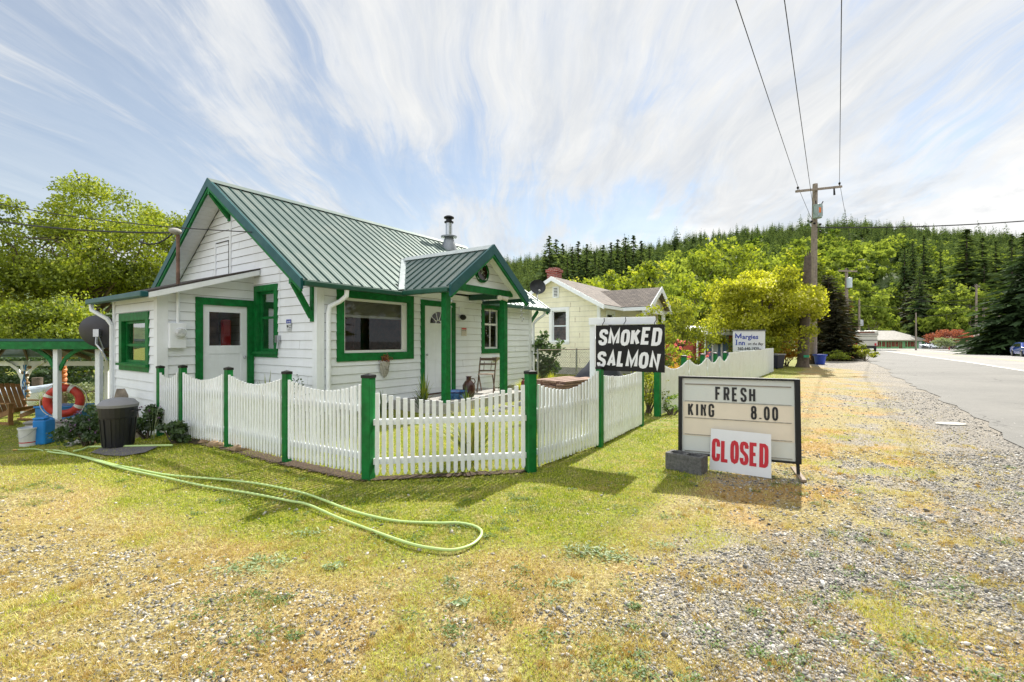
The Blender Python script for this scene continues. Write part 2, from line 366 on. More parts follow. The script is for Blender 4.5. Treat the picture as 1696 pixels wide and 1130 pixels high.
def build_ground():
    def axis(lo, hi, near0, near1, step, grow):
        a = list(np.arange(near0, near1, step)); s = step; x = near1
        while x < hi: a.append(x); s *= grow; x += s
        a.append(hi); s = step; x = near0; b = []
        while x > lo: s *= grow; x -= s; b.append(max(x, lo))
        return np.array(sorted(set(b + a)))
    xs = axis(-900, 1200, -11, 11, .09, 1.045); ys = axis(-60, 1000, .6, 12, .09, 1.04)
    ys = np.array(sorted(set(list(ys) + [30.0])))
    X, Y = np.meshgrid(xs, ys, indexing='ij'); Z = gz(X, Y)
    und = (fbm(X, Y, .5, 40, 3) - .5) * .03 * sst(-roadd(X, Y), .3, 1.2) * (1 - sst(Y, 14, 20))
    Z = Z + und
    n, m = X.shape
    V = np.stack([X, Y, Z], -1).reshape(-1, 3)
    i = np.arange(n * m).reshape(n, m)
    Fc = np.stack([i[:-1, :-1], i[1:, :-1], i[1:, 1:], i[:-1, 1:]], -1).reshape(-1, 4)
    o = np_mesh('ground', V, Fc, ground_mat(), smooth=True)
    for nm, fn in (('green', green_amt), ('dry', dry_amt), ('red', red_amt)):
        a = o.data.attributes.new(nm, 'FLOAT', 'POINT'); a.data.foreach_set('value', fn(X, Y).astype(np.float32).ravel())
    tag(o, kind='structure')
build_ground()

def strip(name, pts_l, pts_r, mat, dz, n=60):
    """a sheet between two polylines, following the ground"""
    def res(p):
        p = np.array(p, float); L = np.r_[0, np.cumsum(np.hypot(*np.diff(p, axis=0).T))]; t = np.linspace(0, L[-1], n)
        return np.stack([np.interp(t, L, p[:, 0]), np.interp(t, L, p[:, 1])], -1)
    a, b = res(pts_l), res(pts_r); k = 5; V = []
    for q in np.linspace(0, 1, k): p = a * (1 - q) + b * q; V.append(np.c_[p, gz(p[:, 0], p[:, 1]) + dz])
    V = np.stack(V, 1).reshape(-1, 3); i = np.arange(n * k).reshape(n, k)
    Fc = np.stack([i[:-1, :-1], i[:-1, 1:], i[1:, 1:], i[1:, :-1]], -1).reshape(-1, 4)
    return tag(np_mesh(name, V, Fc, mat, smooth=True), kind='structure')
def asphalt(name, c0, c1, cracks=True):
    m = bpy.data.materials.new(name); m.use_nodes = True; t = m.node_tree; bs = t.nodes['Principled BSDF']
    P = N(t, 'ShaderNodeTexCoord').outputs['Object']
    n1 = noise(t, P, 90, 4, .8); n2 = noise(t, P, .35, 5, .6); n3 = noise(t, P, 4, 5, .6)
    c = ramp(t, n1, [(.3, c0), (.7, c1)]); c = mixc(t, .55, c, ramp(t, n2, [(.3, (.78, .77, .76)), (.7, (1.15, 1.12, 1.08))]), 'MULTIPLY')
    c = mixc(t, .4, c, ramp(t, n3, [(.3, (.8, .8, .8)), (.7, (1.1, 1.1, 1.1))]), 'MULTIPLY')
    if cracks:
        v = N(t, 'ShaderNodeTexVoronoi'); v.feature = 'DISTANCE_TO_EDGE'; v.inputs['Scale'].default_value = .45
        mp = N(t, 'ShaderNodeVectorMath'); mp.operation = 'ADD'; nz = N(t, 'ShaderNodeTexNoise'); nz.inputs['Scale'].default_value = 1.2; nz.inputs['Detail'].default_value = 6
        t.links.new(P, nz.inputs['Vector']); t.links.new(P, mp.inputs[0]); t.links.new(nz.outputs['Color'], mp.inputs[1]); t.links.new(mp.outputs[0], v.inputs['Vector'])
        cr = ramp(t, v.outputs['Distance'], [(.004, (.45, .45, .45)), (.012, (1, 1, 1))])
        c = mixc(t, ramp(t, noise(t, P, .2, 3), [(.5, (0, 0, 0)), (.6, (.8, .8, .8))]), c, cr, 'MULTIPLY')
    t.links.new(c, bs.inputs['Base Color']); bs.inputs['Roughness'].default_value = .85; bs.inputs['Specular IOR Level'].default_value = .15
    b = N(t, 'ShaderNodeBump'); b.inputs['Strength'].default_value = .5; b.inputs['Distance'].default_value = .006
    t.links.new(n1, b.inputs['Height']); t.links.new(b.outputs[0], bs.inputs['Normal']); return m
def rp(s, w):
    """road point: s metres along, w metres in from the near asphalt edge"""
    return (7.1 + .577 * s + .816 * w, 6.32 + .816 * s - .577 * w)
M_asph = asphalt('worn_asphalt', (.10, .10, .098), (.30, .295, .28)); M_asph2 = asphalt('pale_lane_asphalt', (.23, .225, .215), (.34, .33, .32))
M_paint = pmat('road_paint', (.75, .75, .72), .6, var=.1, vs=3, dirt=(.4, .38, .35), dirt_amt=.5, dirt_s=3)
M_ypaint = pmat('yellow_road_paint', (.62, .42, .05), .6, var=.1, vs=3)
def build_road():
    ss = np.arange(-30, 132, 3.0); rs = np.random.default_rng(3)
    left = [(rp(s, rs.uniform(-.2, .12) + .10 * math.sin(s * .37))) for s in np.arange(-30, 132, .6)]
    strip('road_shoulder', left, [rp(s, 5.25) for s in ss], M_asph, .012, 260)
    strip('road', [rp(s, 5.2) for s in ss], [rp(s, 12.7) for s in ss], M_asph2, .016, 60)
    strip('road_edge_line', [rp(s, 5.25) for s in ss], [rp(s, 5.40) for s in ss], M_paint, .021, 60)
    strip('road_far_edge_line', [rp(s, 12.3) for s in ss], [rp(s, 12.44) for s in ss], M_paint, .021, 60)
    for w in (8.7, 8.95): strip('road_centre_line', [rp(s, w) for s in ss], [rp(s, w + .1) for s in ss], M_ypaint, .021, 60)
    # the paved apron in front of the far shop and the lot across the road
    strip('parking_lot', [(48, 62), (66, 92), (88, 128)], [(70, 62), (105, 92), (150, 128)], M_asph2, .009, 40)
build_road()

# hills: a ridge rising behind the houses
SKX = [-2600, -600, 400, 780, 850, 905, 960, 1060, 1110, 1180, 1260, 1340, 1400, 1500, 1600, 1696, 1900, 2600]
SKY = [520, 500, 470, 452, 446, 437, 432, 426, 414, 402, 396, 388, 388, 392, 402, 408, 415, 430]
HY0, HY1 = 135., 430.
def hillz(phi, y):
    e = (565 - np.interp(848 + F * phi, SKX, SKY)) / F
    k = (e * HY1 + H) / (HY1 - HY0)
    lump = (fbm(phi * 300, y, 60, 50) - .5) * 14 * sst(y, 150, 250)
    # a nearer knoll of bright green trees, right of centre
    knoll = 13 * np.exp(-((phi - .86) / .17) ** 2 - ((y - 215) / 38) ** 2)
    return gz(phi * y, y) + k * np.clip(y - HY0, 0, None) * (1 - .25 * sst(y, HY1, 700)) + lump * (y > HY0) + knoll * sst(y, HY0, HY0 + 20)
def build_hills():
    ph = np.linspace(-4.5, 4.0, 220); ys = np.r_[np.linspace(HY0, 440, 50), np.linspace(460, 900, 12)]
    A, B = np.meshgrid(ph, ys, indexing='ij'); Z = hillz(A, B) - .4 * (B == HY0)
    V = np.stack([A * B, B, Z], -1).reshape(-1, 3); n, m = A.shape; i = np.arange(n * m).reshape(n, m)
    Fc = np.stack([i[:-1, :-1], i[1:, :-1], i[1:, 1:], i[:-1, 1:]], -1).reshape(-1, 4)
    tag(np_mesh('hills', V, Fc, pmat('hill_ground', (.07, .10, .03), .9, var=.4, vs=.08), smooth=True), kind='structure')
build_hills()

# ---------------------------------------------------------------- plants
def rdir(n, rng):
    v = rng.normal(size=(n, 3)); return v / np.linalg.norm(v, axis=1, keepdims=True)
def leaves(C, size, rng, asp=.55, flat=.0, jitter=.35, nrm=None):
    """diamond leaves at the points C"""
    n = len(C); a = rdir(n, rng)
    if flat: a[:, 2] *= (1 - flat); a /= np.linalg.norm(a, axis=1, keepdims=True)
    b = np.cross(a, rdir(n, rng) + (np.array([0, 0, 2.5 * flat]) if flat else 0)); b /= np.linalg.norm(b, axis=1, keepdims=True) + 1e-9
    s = size * (1 + rng.uniform(-jitter, jitter, (n, 1))); a = a * s * .5; b = b * s * .5 * asp
    V = np.stack([C - a, C + b, C + a, C - b], 1).reshape(-1, 3); Fc = np.arange(4 * n).reshape(n, 4)
    return V, Fc
def crown_points(n, rng, c, r, clumps, cr=.3, lo=.45, flat_bottom=.35):
    """points in leafy clumps spread through an ellipsoid, biased to its outer part"""
    d = rdir(clumps, rng); d[:, 2] = np.where(d[:, 2] < -flat_bottom, -flat_bottom * rng.uniform(.3, 1, clumps), d[:, 2])
    rad = rng.uniform(lo, 1.0, clumps) ** .7 * rng.uniform(.82, 1.08, clumps)
    cc = d * rad[:, None]; w = rng.uniform(.5, 1.5, clumps); w /= w.sum()
    k = rng.choice(clumps, n, p=w); cs = cr * rng.uniform(.6, 1.35, clumps)
    off = rdir(n, rng) * (rng.uniform(0, 1, n) ** .5)[:, None] * cs[k][:, None]; off[:, 2] *= .7
    P = (cc[k] + off) * np.array(r) + np.array(c)
    tint_c = rng.uniform(0, 1, clumps)[k]
    return P, tint_c, cc * np.array(r) + np.array(c)
def limb(mb, a, b, r0, r1, rng, seg=4, wob=.08, n=7):
    a = np.array(a, float); b = np.array(b, float); L = np.linalg.norm(b - a); pts = []; rad = []
    for i in range(seg + 1):
        t = i / seg; p = a + (b - a) * t; p = p + rng.normal(size=3) * wob * L * (0 < i < seg) * .5; p[2] += .10 * L * math.sin(math.pi * t) * .5
        pts.append(tuple(p)); rad.append(r0 + (r1 - r0) * t)
    mb.tube(pts, rad, n, cap=False)
    return pts
def broadleaf(name, label, cat, loc, h, r, leaf, mat, bark=None, n=9000, clumps=60, trunk_h=.3, tr=.16, cr=.30, limbs=14, seed=1, rz=None, group=None, lo=.4, asp=.55, tilt=0, base=.0, kind=None, flat_bottom=.35):
    rng = np.random.default_rng(seed); t = thing(name, label, cat, loc, 0, group)
    if rz is None: rz = h * (1 - trunk_h) / 2
    c = (tilt, 0, h - rz)
    P, tc, cc = crown_points(n, rng, c, (r, r, rz), clumps, cr, lo, flat_bottom)
    keep = P[:, 2] > .05 + base; P = P[keep]; tc = tc[keep]
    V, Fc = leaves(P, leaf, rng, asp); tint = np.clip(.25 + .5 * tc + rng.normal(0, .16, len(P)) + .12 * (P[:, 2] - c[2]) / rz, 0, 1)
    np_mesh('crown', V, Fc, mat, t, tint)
    mb = MB(); fork = (tilt * .4, 0, h * trunk_h)
    limb(mb, (0, 0, -.15), fork, tr * 1.25, tr * .8, rng, 4, .03, 9)
    top = (tilt, 0, h * .78); limb(mb, fork, top, tr * .8, tr * .15, rng, 5, .05, 7)
    for i in range(limbs):
        q = cc[rng.integers(len(cc))]; s = rng.uniform(0, .6); st = np.array(fork) * (1 - s) + np.array(top) * s
        pts = limb(mb, st, np.array(c) + (q - np.array(c)) * .93, tr * .42 * (1 - s * .5), tr * .06, rng, 4, .10, 5)
        for _ in range(2):
            q2 = cc[rng.integers(len(cc))]
            if np.linalg.norm(q2 - np.array(pts[2])) < r * .9: limb(mb, pts[2], q2, tr * .14, tr * .03, rng, 3, .1, 4)
    mb.build('trunk', bark or M_bark, t, smooth=True)
    return t
def conifer_mesh(name, h, r, n_lev, mat, rng, per=7, dens=5, wid=.10, start=.10, power=.85, droop=.25, ragged=.3):
    V = []; Fc = []; T = []
    for i in range(n_lev):
        u = i / (n_lev - 1); z = h * (start + (1 - start) * u) ; L0 = r * (1 - u) ** power + .03 * r
        kk = max(3, int(per * (1 - .45 * u)))
        for j in range(kk):
            z = h * (start + (1 - start) * min(1, max(0, (i + rng.uniform(-.9, .9)) / (n_lev - 1))))
            a = rng.uniform(0, 2 * math.pi); L = L0 * rng.uniform(1 - ragged, 1 + ragged * .5); tn = rng.uniform(0, 1)
            ca, sa = math.cos(a), math.sin(a)
            for s in range(dens):
                q = (s + rng.uniform(.2, 1)) / dens
                p = np.array([ca * L * q, sa * L * q, z - droop * L * q * q + .12 * L * q])
                ln = max(L * .50, h * .026) * (1.15 - .5 * q); side = rng.uniform(-1, 1)
                d = np.array([ca * .8 - sa * side, sa * .8 + ca * side, -droop * .8 + rng.uniform(-.25, .12)]); d /= np.linalg.norm(d)
                wv = np.cross(d, [0, 0, 1]) + rng.normal(size=3) * .5; wv = wv / np.linalg.norm(wv) * ln * wid / .25 * .3
                k = len(V); V += [p - d * ln * .35, p + wv, p + d * ln * .65, p - wv]; Fc.append((k, k + 1, k + 2, k + 3))
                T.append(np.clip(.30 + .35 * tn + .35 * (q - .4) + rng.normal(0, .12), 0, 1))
    return np.array(V), np.array(Fc), np.array(T)
def conifer(name, label, loc, h, r, mat, seed=1, n_lev=34, per=9, dens=6, group=None, cat='conifer tree', bark=None, **kw):
    rng = np.random.default_rng(seed); t = thing(name, label, cat, loc, rng.uniform(0, 6.2), group)
    V, Fc, T = conifer_mesh(name, h, r, n_lev, mat, rng, per, dens, **kw)
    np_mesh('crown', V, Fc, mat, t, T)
    mb = MB(); mb.tube([(0, 0, -.4), (0, 0, h * .5), (0, 0, h * .97)], [r * .075 + .03, r * .045 + .02, .015], 7, cap=False); mb.build('trunk', bark or M_bark, t, smooth=True)
    return t
def bush(name, label, cat, loc, rx, ry, hz, leaf, mat, n=1500, seed=1, clumps=24, group=None, rot=0, asp=.6, stems=8, cr=.34, flowers=None):
    rng = np.random.default_rng(seed); t = thing(name, label, cat, loc, rot, group)
    P, tc, cc = crown_points(n, rng, (0, 0, hz * .5), (rx, ry, hz * .5), clumps, cr, .3, .8)
    k = P[:, 2] > .01; P = P[k]; tc = tc[k]
    V, Fc = leaves(P, leaf, rng, asp); np_mesh('foliage', V, Fc, mat, t, np.clip(.2 + .6 * tc + rng.normal(0, .15, len(P)), 0, 1))
    mb = MB()
    for i in range(stems):
        q = cc[rng.integers(len(cc))]; limb(mb, (rng.uniform(-.1, .1) * rx, rng.uniform(-.1, .1) * ry, -.03), q, .012 + .012 * hz, .004, rng, 3, .08, 4)
    mb.build('stem', M_bark, t, smooth=True)
    if flowers:
        fm, fn, fs = flowers; d = rdir(fn, rng); d[:, 2] = np.abs(d[:, 2]) * .9; Q = d * np.array([rx, ry, hz * .5]) * rng.uniform(.85, 1.08, (fn, 1)) + np.array([0, 0, hz * .5])
        Q = np.repeat(Q, 7, 0) + rng.normal(size=(fn * 7, 3)) * fs * .6
        V, Fc = leaves(Q, fs, rng, .9); np_mesh('blossom', V, Fc, fm, t, rng.uniform(0, 1, len(Q)))
    return t
def blades(P, hgt, wid, rng, lean=.5, seg=1):
    """thin upright blades at P; returns verts, tri faces"""
    n = len(P); a = rng.uniform(0, 2 * np.pi, n); d = np.stack([np.cos(a), np.sin(a), 0 * a], 1); w = np.stack([-np.sin(a), np.cos(a), 0 * a], 1)
    w2 = rng.uniform(0, np.pi, n); w = w * np.cos(w2)[:, None] + d * np.sin(w2)[:, None]
    L = (lean * rng.uniform(.2, 1.2, n) * hgt)[:, None]; wd = np.broadcast_to(np.asarray(wid, float), (n,))[:, None] * .5; hh = np.asarray(hgt).reshape(-1, 1) * np.ones((n, 1))
    tip = P + d * L + np.array([0, 0, 1]) * hh * rng.uniform(.7, 1, (n, 1))
    V = np.stack([P - w * wd, P + w * wd, tip], 1).reshape(-1, 3); return V, np.arange(3 * n).reshape(n, 3)
def clump(name, label, cat, loc, n, h, spread, width, mat, seed=1, group=None, arch=.6, base=.04):
    """arching strap leaves from one base"""
    rng = np.random.default_rng(seed); t = thing(name, label, cat, loc, 0, group); V = []; Fc = []; T = []
    for i in range(n):
        a = rng.uniform(0, 2 * math.pi); q = rng.uniform(.1, 1); L = h * rng.uniform(.6, 1.1); b0 = np.array([math.cos(a), math.sin(a), 0]) * base * rng.uniform(0, 1)
        d = np.array([math.cos(a), math.sin(a), 0]); w = np.array([-math.sin(a), math.cos(a), 0]) * width * .5; tn = rng.uniform(0, 1)
        pts = []
        for s in np.linspace(0, 1, 5):
            pts.append(b0 + d * spread * q * s ** 1.5 + np.array([0, 0, 1]) * L * (s - arch * q * s ** 2.4 * .7))
        k = len(V)
        for j, p in enumerate(pts):
            ww = w * (1 - (j / 4) ** 2 * .95); V += [p - ww, p + ww]
        for j in range(4): Fc.append((k + 2 * j, k + 2 * j + 1, k + 2 * j + 3, k + 2 * j + 2)); T.append(tn)
    np_mesh('leaves', V, Fc, mat, t, T); return t

L_grass = leafmat('lawn_blades', (.05, .12, .005), (.50, .54, .03), .32, .03, (.80, .72, .28))
L_dry = leafmat('dry_grass_blades', (.40, .24, .08), (.62, .54, .20), .3, .03, (.80, .76, .54))
L_weed = leafmat('weed_leaves', (.05, .12, .015), (.17, .28, .05), .45, .06)
L_lime = leafmat('bright_spring_leaves', (.03, .06, .005), (.38, .42, .03), .36, .04, (.58, .55, .12))
L_bloom = leafmat('blooming_bright_leaves', (.05, .08, .006), (.60, .62, .05), .50, .03, (.85, .80, .42))
L_mid = leafmat('mid_green_leaves', (.025, .05, .005), (.32, .40, .03), .40, .04, (.52, .52, .08))
L_hill = leafmat('hillside_broadleaf', (.05, .095, .015), (.33, .41, .08), .38, .0)
L_con = leafmat('conifer_needles', (.008, .022, .009), (.065, .115, .038), .25, .02)
L_conf = leafmat('far_conifer_needles', (.028, .058, .026), (.16, .22, .085), .30, .0)
L_rust = leafmat('rusty_conifer_needles', (.012, .022, .008), (.05, .045, .015), .2, .04, (.20, .09, .025))
L_dark = leafmat('dark_leaves', (.015, .045, .010), (.07, .14, .025), .35, .08)
L_red = leafmat('copper_leaves', (.16, .04, .03), (.42, .13, .09), .4, .05)
L_pink = leafmat('pink_petals', (.70, .06, .16), (.85, .25, .30), .4, .03)
L_purple = leafmat('purple_petals', (.10, .04, .14), (.30, .16, .34), .3, .03)
L_orange = leafmat('orange_yellow_leaves', (.40, .16, .02), (.60, .40, .05), .45, .05)
L_sage = leafmat('silvery_green_leaves', (.14, .20, .10), (.34, .38, .22), .35, .06)
L_yucca = leafmat('straw_tipped_blades', (.06, .12, .02), (.30, .32, .05), .35, .08, (.60, .45, .12))

# ---------------------------------------------------------------- the cottage
class Plane:
    """a wall plane: a along the wall, z up, off outward"""
    def __init__(s, o, d, n): s.o = Vector(o); s.d = Vector(d); s.n = Vector(n)
    def __call__(s, a, z, off=0): return s.o + s.d * a + s.n * off + Vector((0, 0, z))
    def box(s, mb, a0, a1, z0, z1, o0, o1, m=0):
        p = [s(a0, z0, o0), s(a1, z0, o0), s(a1, z0, o1), s(a0, z0, o1), s(a0, z1, o0), s(a1, z1, o0), s(a1, z1, o1), s(a0, z1, o1)]
        return mb.hexa(p, m)
def siding(pl, a_lo, a_hi, z0, z1, holes=(), pitch=.165, lap=.016, top=None, rng=None):
    """lap siding with real courses and a gap under each, coloured dark for its shade; a_lo/a_hi may be functions of z"""
    mb = MB(); gap = .0058; lo = a_lo if callable(a_lo) else (lambda z: a_lo); hi = a_hi if callable(a_hi) else (lambda z: a_hi)
    z = z0
    while z < z1 - 1e-4:
        zt = min(z + pitch, z1); cuts = sorted({z, zt} | {q for h in holes for q in (h[2], h[3]) if z < q < zt})
        for c0, c1 in zip(cuts[:-1], cuts[1:]):
            zm = (c0 + c1) / 2; iv = [(lo(c0), hi(c0), lo(c1), hi(c1))]
            hs = sorted([h for h in holes if h[2] < zm < h[3]])
            segs = []; cur0, cur1 = lo(c0), lo(c1)
            for h in hs: segs.append((cur0, h[0], cur1, h[0])); cur0 = cur1 = h[1]
            segs.append((cur0, hi(c0), cur1, hi(c1)))
            o0 = lap * (1 - (c0 - z) / pitch); o1 = lap * (1 - (c1 - z) / pitch)
            for a, b, c, d in segs:
                if b - a < 1e-4 and d - c < 1e-4: continue
                d = max(d, c); b = max(b, a)
                g = gap if abs(c0 - z) < 1e-6 else 0
                mb.add([pl(a, c0 + g, o0), pl(b, c0 + g, o0), pl(d, c1, o1), pl(c, c1, o1)], [(0, 1, 2, 3)])
                if abs(c0 - z) < 1e-6: mb.add([pl(a, c0 + g, -.004), pl(b, c0 + g, -.004), pl(b, c0 + g, o0), pl(a, c0 + g, o0)], [(0, 1, 2, 3)], 1); mb.add([pl(a, c0 - .002, -.002), pl(b, c0 - .002, -.002), pl(b, c0 + g + .002, -.002), pl(a, c0 + g + .002, -.002)], [(0, 1, 2, 3)], 1)
        z = zt
    return mb
def window(parent, pl, a0, a1, z0, z1, trim, tmat, sash=M_green, name='window', mid=None, mull=None, blind=0, sill=True, dep=.09, off=.03, pm=None, label=None):
    """outer size a0..a1, z0..z1 of the casing"""
    mb = MB(); i0, i1, k0, k1 = a0 + trim, a1 - trim, z0 + trim, z1 - trim
    pl.box(mb, a0, i0, z0, z1, -.02, off); pl.box(mb, i1, a1, z0, z1, -.02, off)
    pl.box(mb, i0, i1, k1, z1, -.02, off); pl.box(mb, i0, i1, z0, k0, -.02, off)
    w = mb.build(name, tmat, parent)
    if label: w['label'] = label
    fb = MB()      # reveal
    for q in ((i0, i0 + .015, k0, k1), (i1 - .015, i1, k0, k1), (i0 + .015, i1 - .015, k1 - .015, k1), (i0 + .015, i1 - .015, k0, k0 + .015)): pl.box(fb, *q, -dep, off - .004)
    fb.build('frame', tmat, w)
    s = .05; sb = MB(); j0, j1, l0, l1 = i0 + .015, i1 - .015, k0 + .015, k1 - .015
    for q in ((j0, j0 + s, l0, l1), (j1 - s, j1, l0, l1), (j0 + s, j1 - s, l1 - s, l1), (j0 + s, j1 - s, l0, l0 + s)): pl.box(sb, *q, -dep, -dep + .045)
    if mid:
        zm = l0 + (l1 - l0) * mid; pl.box(sb, j0 + s, j1 - s, zm - .025, zm + .025, -dep, -dep + .042)
    if mull:
        for f in mull:
            am = j0 + (j1 - j0) * f; pl.box(sb, am - .016, am + .016, l0 + s, l1 - s, -dep + .002, -dep + .039)
    sb.build('sash', sash, w)
    gb = MB(); gb.add([pl(j0 + s, l0 + s, -dep + .02), pl(j1 - s, l0 + s, -dep + .02), pl(j1 - s, l1 - s, -dep + .02), pl(j0 + s, l1 - s, -dep + .02)], [(0, 1, 2, 3)])
    gb.build('pane', pm or M_glass, w)
    if sill:
        q = MB(); pl.box(q, a0 - .03, a1 + .03, k0 - .045, k0, off + .001, off + .045); q.build('sill', tmat, w)
    if blind:
        bb = MB(); zb = l1 - (l1 - l0) * blind; z = l1 - .02
        while z > zb:
            p = [pl(j0 + .03, z, -dep - .05), pl(j1 - .03, z, -dep - .05), pl(j1 - .03, z - .018, -dep - .075), pl(j0 + .03, z - .018, -dep - .075)]
            bb.add(p, [(0, 1, 2, 3)]); z -= .026
        pl.box(bb, j0 + .03, j1 - .03, zb - .05, zb, -dep - .09, -dep - .045); bb.build('blind', M_blind, w)
    return w

CX, CY = -3.54, 8.28; ANG = math.atan2(.827, .562)
house = thing('cottage', 'white clapboard cottage with green trim, ribbed green metal roof and gabled porch', 'house', (CX, CY, 0), ANG)
HL, HW = 7.35, 6.52                     # length along the road, depth
PF = Plane((0, 0, 0), (1, 0, 0), (0, -1, 0)); PG = Plane((0, 0, 0), (0, 1, 0), (-1, 0, 0))
PB = Plane((0, HW, 0), (1, 0, 0), (0, 1, 0)); PE = Plane((HL, 0, 0), (0, 1, 0), (1, 0, 0))
EZ, RZ, EO = 2.51, 4.90, .24; SL = (RZ - EZ) / (HW / 2 + EO); RX0, RX1 = -.455, 8.05
def rz_(y): return EZ + (min(y, HW - y) + EO) * SL
WT = rz_(0) - .07
siding(PF, 0, HL, .14, WT, [(.42, 2.31, 1.08, 2.42), (2.6, 3.72, .14, 2.37), (4.84, 5.73, 1.14, 2.42)]).build('front_wall', [M_siding, M_gap], house)
def g_lo(z): return 0 if z < WT else min((z + .07 - EZ) / SL - EO, HW / 2)
siding(PG, g_lo, lambda z: HW - g_lo(z), .14, RZ - .08, [(1.35, 2.19, 1.15, 2.56)]).build('gable_wall', [M_siding, M_gap], house)
siding(PE, g_lo, lambda z: HW - g_lo(z), .14, RZ - .08).build('far_gable_wall', [M_siding, M_gap], house)
siding(PB, 0, HL, .14, WT).build('back_wall', [M_siding, M_gap], house)
mb = MB(); mb.box(1.6, 6.3, 1.9, 1.95, .2, 2.5); mb.box(1.5, 1.55, 1.0, 5.5, .2, 2.5); mb.build('interior_wall', M_int, house)
mb = MB(); mb.box(.02, HL - .02, .02, HW - .02, .16, .19); mb.box(.02, HL - .02, .02, HW - .02, 2.47, 2.49); mb.build('interior_floor', M_int, house)
mb = MB(); mb.box(.01, HL - .01, .012, HW - .01, -.3, .14); mb.build('foundation', M_conc, house)
# corner boards
mb = MB(); PF.box(mb, -.028, .12, .1, WT - .003, 0, .028); PG.box(mb, -.0, .12, .1, WT - .003, 0, .0265); mb.build('corner_board', M_trim, house)
mb = MB(); PF.box(mb, HL - .12, HL + .02, .1, WT - .003, 0, .028); mb.build('corner_board', M_trim, house)
# attic hatch and the seam trim on the gable
for q_ in ((3.22, 3.29, 2.9, 4.66), (3.95, 4.0, 2.85, 3.72)): mb = MB(); PG.box(mb, *q_, 0, .03); mb.build('gable_trim', M_trim, house)
mb = MB(); PG.box(mb, 3.33, 3.93, 3.68, 3.70, .018, .024); PG.box(mb, 3.33, 3.345, 2.85, 3.68, .018, .024); mb.build('attic_hatch', M_dark, house)

rj = random.Random(12)
for pl_, a_, b_, z_hi in ((PF, .2, 7.1, 2.5), (PG, .2, 5.0, 3.6)):
    for k_ in range(11):
        zc_ = .14 + .165 * rj.randint(1, int((z_hi - .3) / .165)); ac_ = rj.uniform(a_, b_)
        if pl_ is PF and any(h0 - .1 < ac_ < h1 + .1 for h0, h1 in ((.39, 2.35), (2.5, 3.8), (4.8, 5.8))): continue
        if pl_ is PG and (1.2 < ac_ < 2.4 or (zc_ < 2.9 and ac_ > 2.2)): continue
        mb = MB(); mb.hexa([pl_(ac_, zc_ + .008, .0), pl_(ac_ + .004, zc_ + .008, .0), pl_(ac_ + .004, zc_ + .008, .0165), pl_(ac_, zc_ + .008, .0165), pl_(ac_, zc_ + .16, .0), pl_(ac_ + .004, zc_ + .16, .0), pl_(ac_ + .004, zc_ + .16, .0025), pl_(ac_, zc_ + .16, .0025)]); mb.build('siding_joint', M_gap, house)
# roof
def slab(mb, x0, x1, y0, y1, t0, t1, back=False, m=0):
    """a piece of roof slope between two depths, t0..t1 above the roof plane"""
    f = (lambda y: HW - y) if back else (lambda y: y)
    return mb.hexa([(x0, f(y0), rz_(y0) + t0), (x1, f(y0), rz_(y0) + t0), (x1, f(y1), rz_(y1) + t0), (x0, f(y1), rz_(y1) + t0),
                    (x0, f(y0), rz_(y0) + t1), (x1, f(y0), rz_(y0) + t1), (x1, f(y1), rz_(y1) + t1), (x0, f(y1), rz_(y1) + t1)], m)
PX0, PX1, PXC, PRZ, PY = 1.82, 4.60, 3.21, 3.52, -1.60; PS = (PRZ - EZ) / (PXC - PX0)
def valley(x): return -EO + (min(x, 2 * PXC - x) - PX0) * PS / SL
HY = HW / 2
mb = MB(); slab(mb, RX0 + .02, PX0, -EO, HY, -.02, 0); slab(mb, PX1, RX1 - .02, -EO, HY, -.02, 0); slab(mb, PX0, PX1, 0.02, HY, -.02, 0); slab(mb, RX0 + .02, RX1 - .02, -EO, HY - .002, -.02, 0, True)
roof = mb.build('roof', M_roofg, house)
mb = MB(); x = RX0 + .10; i = 0
while x < RX1 - .05:
    for back in (False, True):
        y0 = -EO - .01
        if not back and PX0 < x < PX1: y0 = valley(x) + .06
        big = True; w = .020; hgt = .022
        f = (lambda y: HW - y) if back else (lambda y: y)
        for (dx, ww, hh) in ((0, .018, .024), (.077, .010, .005), (.154, .010, .005)):
            xx = x + dx
            if xx > RX1 - .04: continue
            yy = y0 if not (PX0 < xx < PX1) or back else valley(xx) + .06
            mb.hexa([(xx - ww, f(yy), rz_(yy) + .0), (xx + ww, f(yy), rz_(yy) + .0), (xx + ww, f(HY - .03), rz_(HY - .03)), (xx - ww, f(HY - .03), rz_(HY - .03)),
                     (xx - ww * .45, f(yy), rz_(yy) + hh), (xx + ww * .45, f(yy), rz_(yy) + hh), (xx + ww * .45, f(HY - .03), rz_(HY - .03) + hh), (xx - ww * .45, f(HY - .03), rz_(HY - .03) + hh)], 0 if dx == 0 else 1)
    x += .232
mb.build('roof_ribs', [M_rib, M_roofg], roof)
mb = MB()
for s in (-1, 1): mb.hexa([(RX0 - .02, HY, RZ + .028), (RX1 + .02, HY, RZ + .028), (RX1 + .02, HY + s * .17, RZ - .17 * SL + .030), (RX0 - .02, HY + s * .17, RZ - .17 * SL + .030), (RX0 - .02, HY, RZ + .040), (RX1 + .02, HY, RZ + .040), (RX1 + .02, HY + s * .17, RZ - .17 * SL + .040), (RX0 - .02, HY + s * .17, RZ - .17 * SL + .040)])
mb.build('ridge_cap', M_roofg, roof)
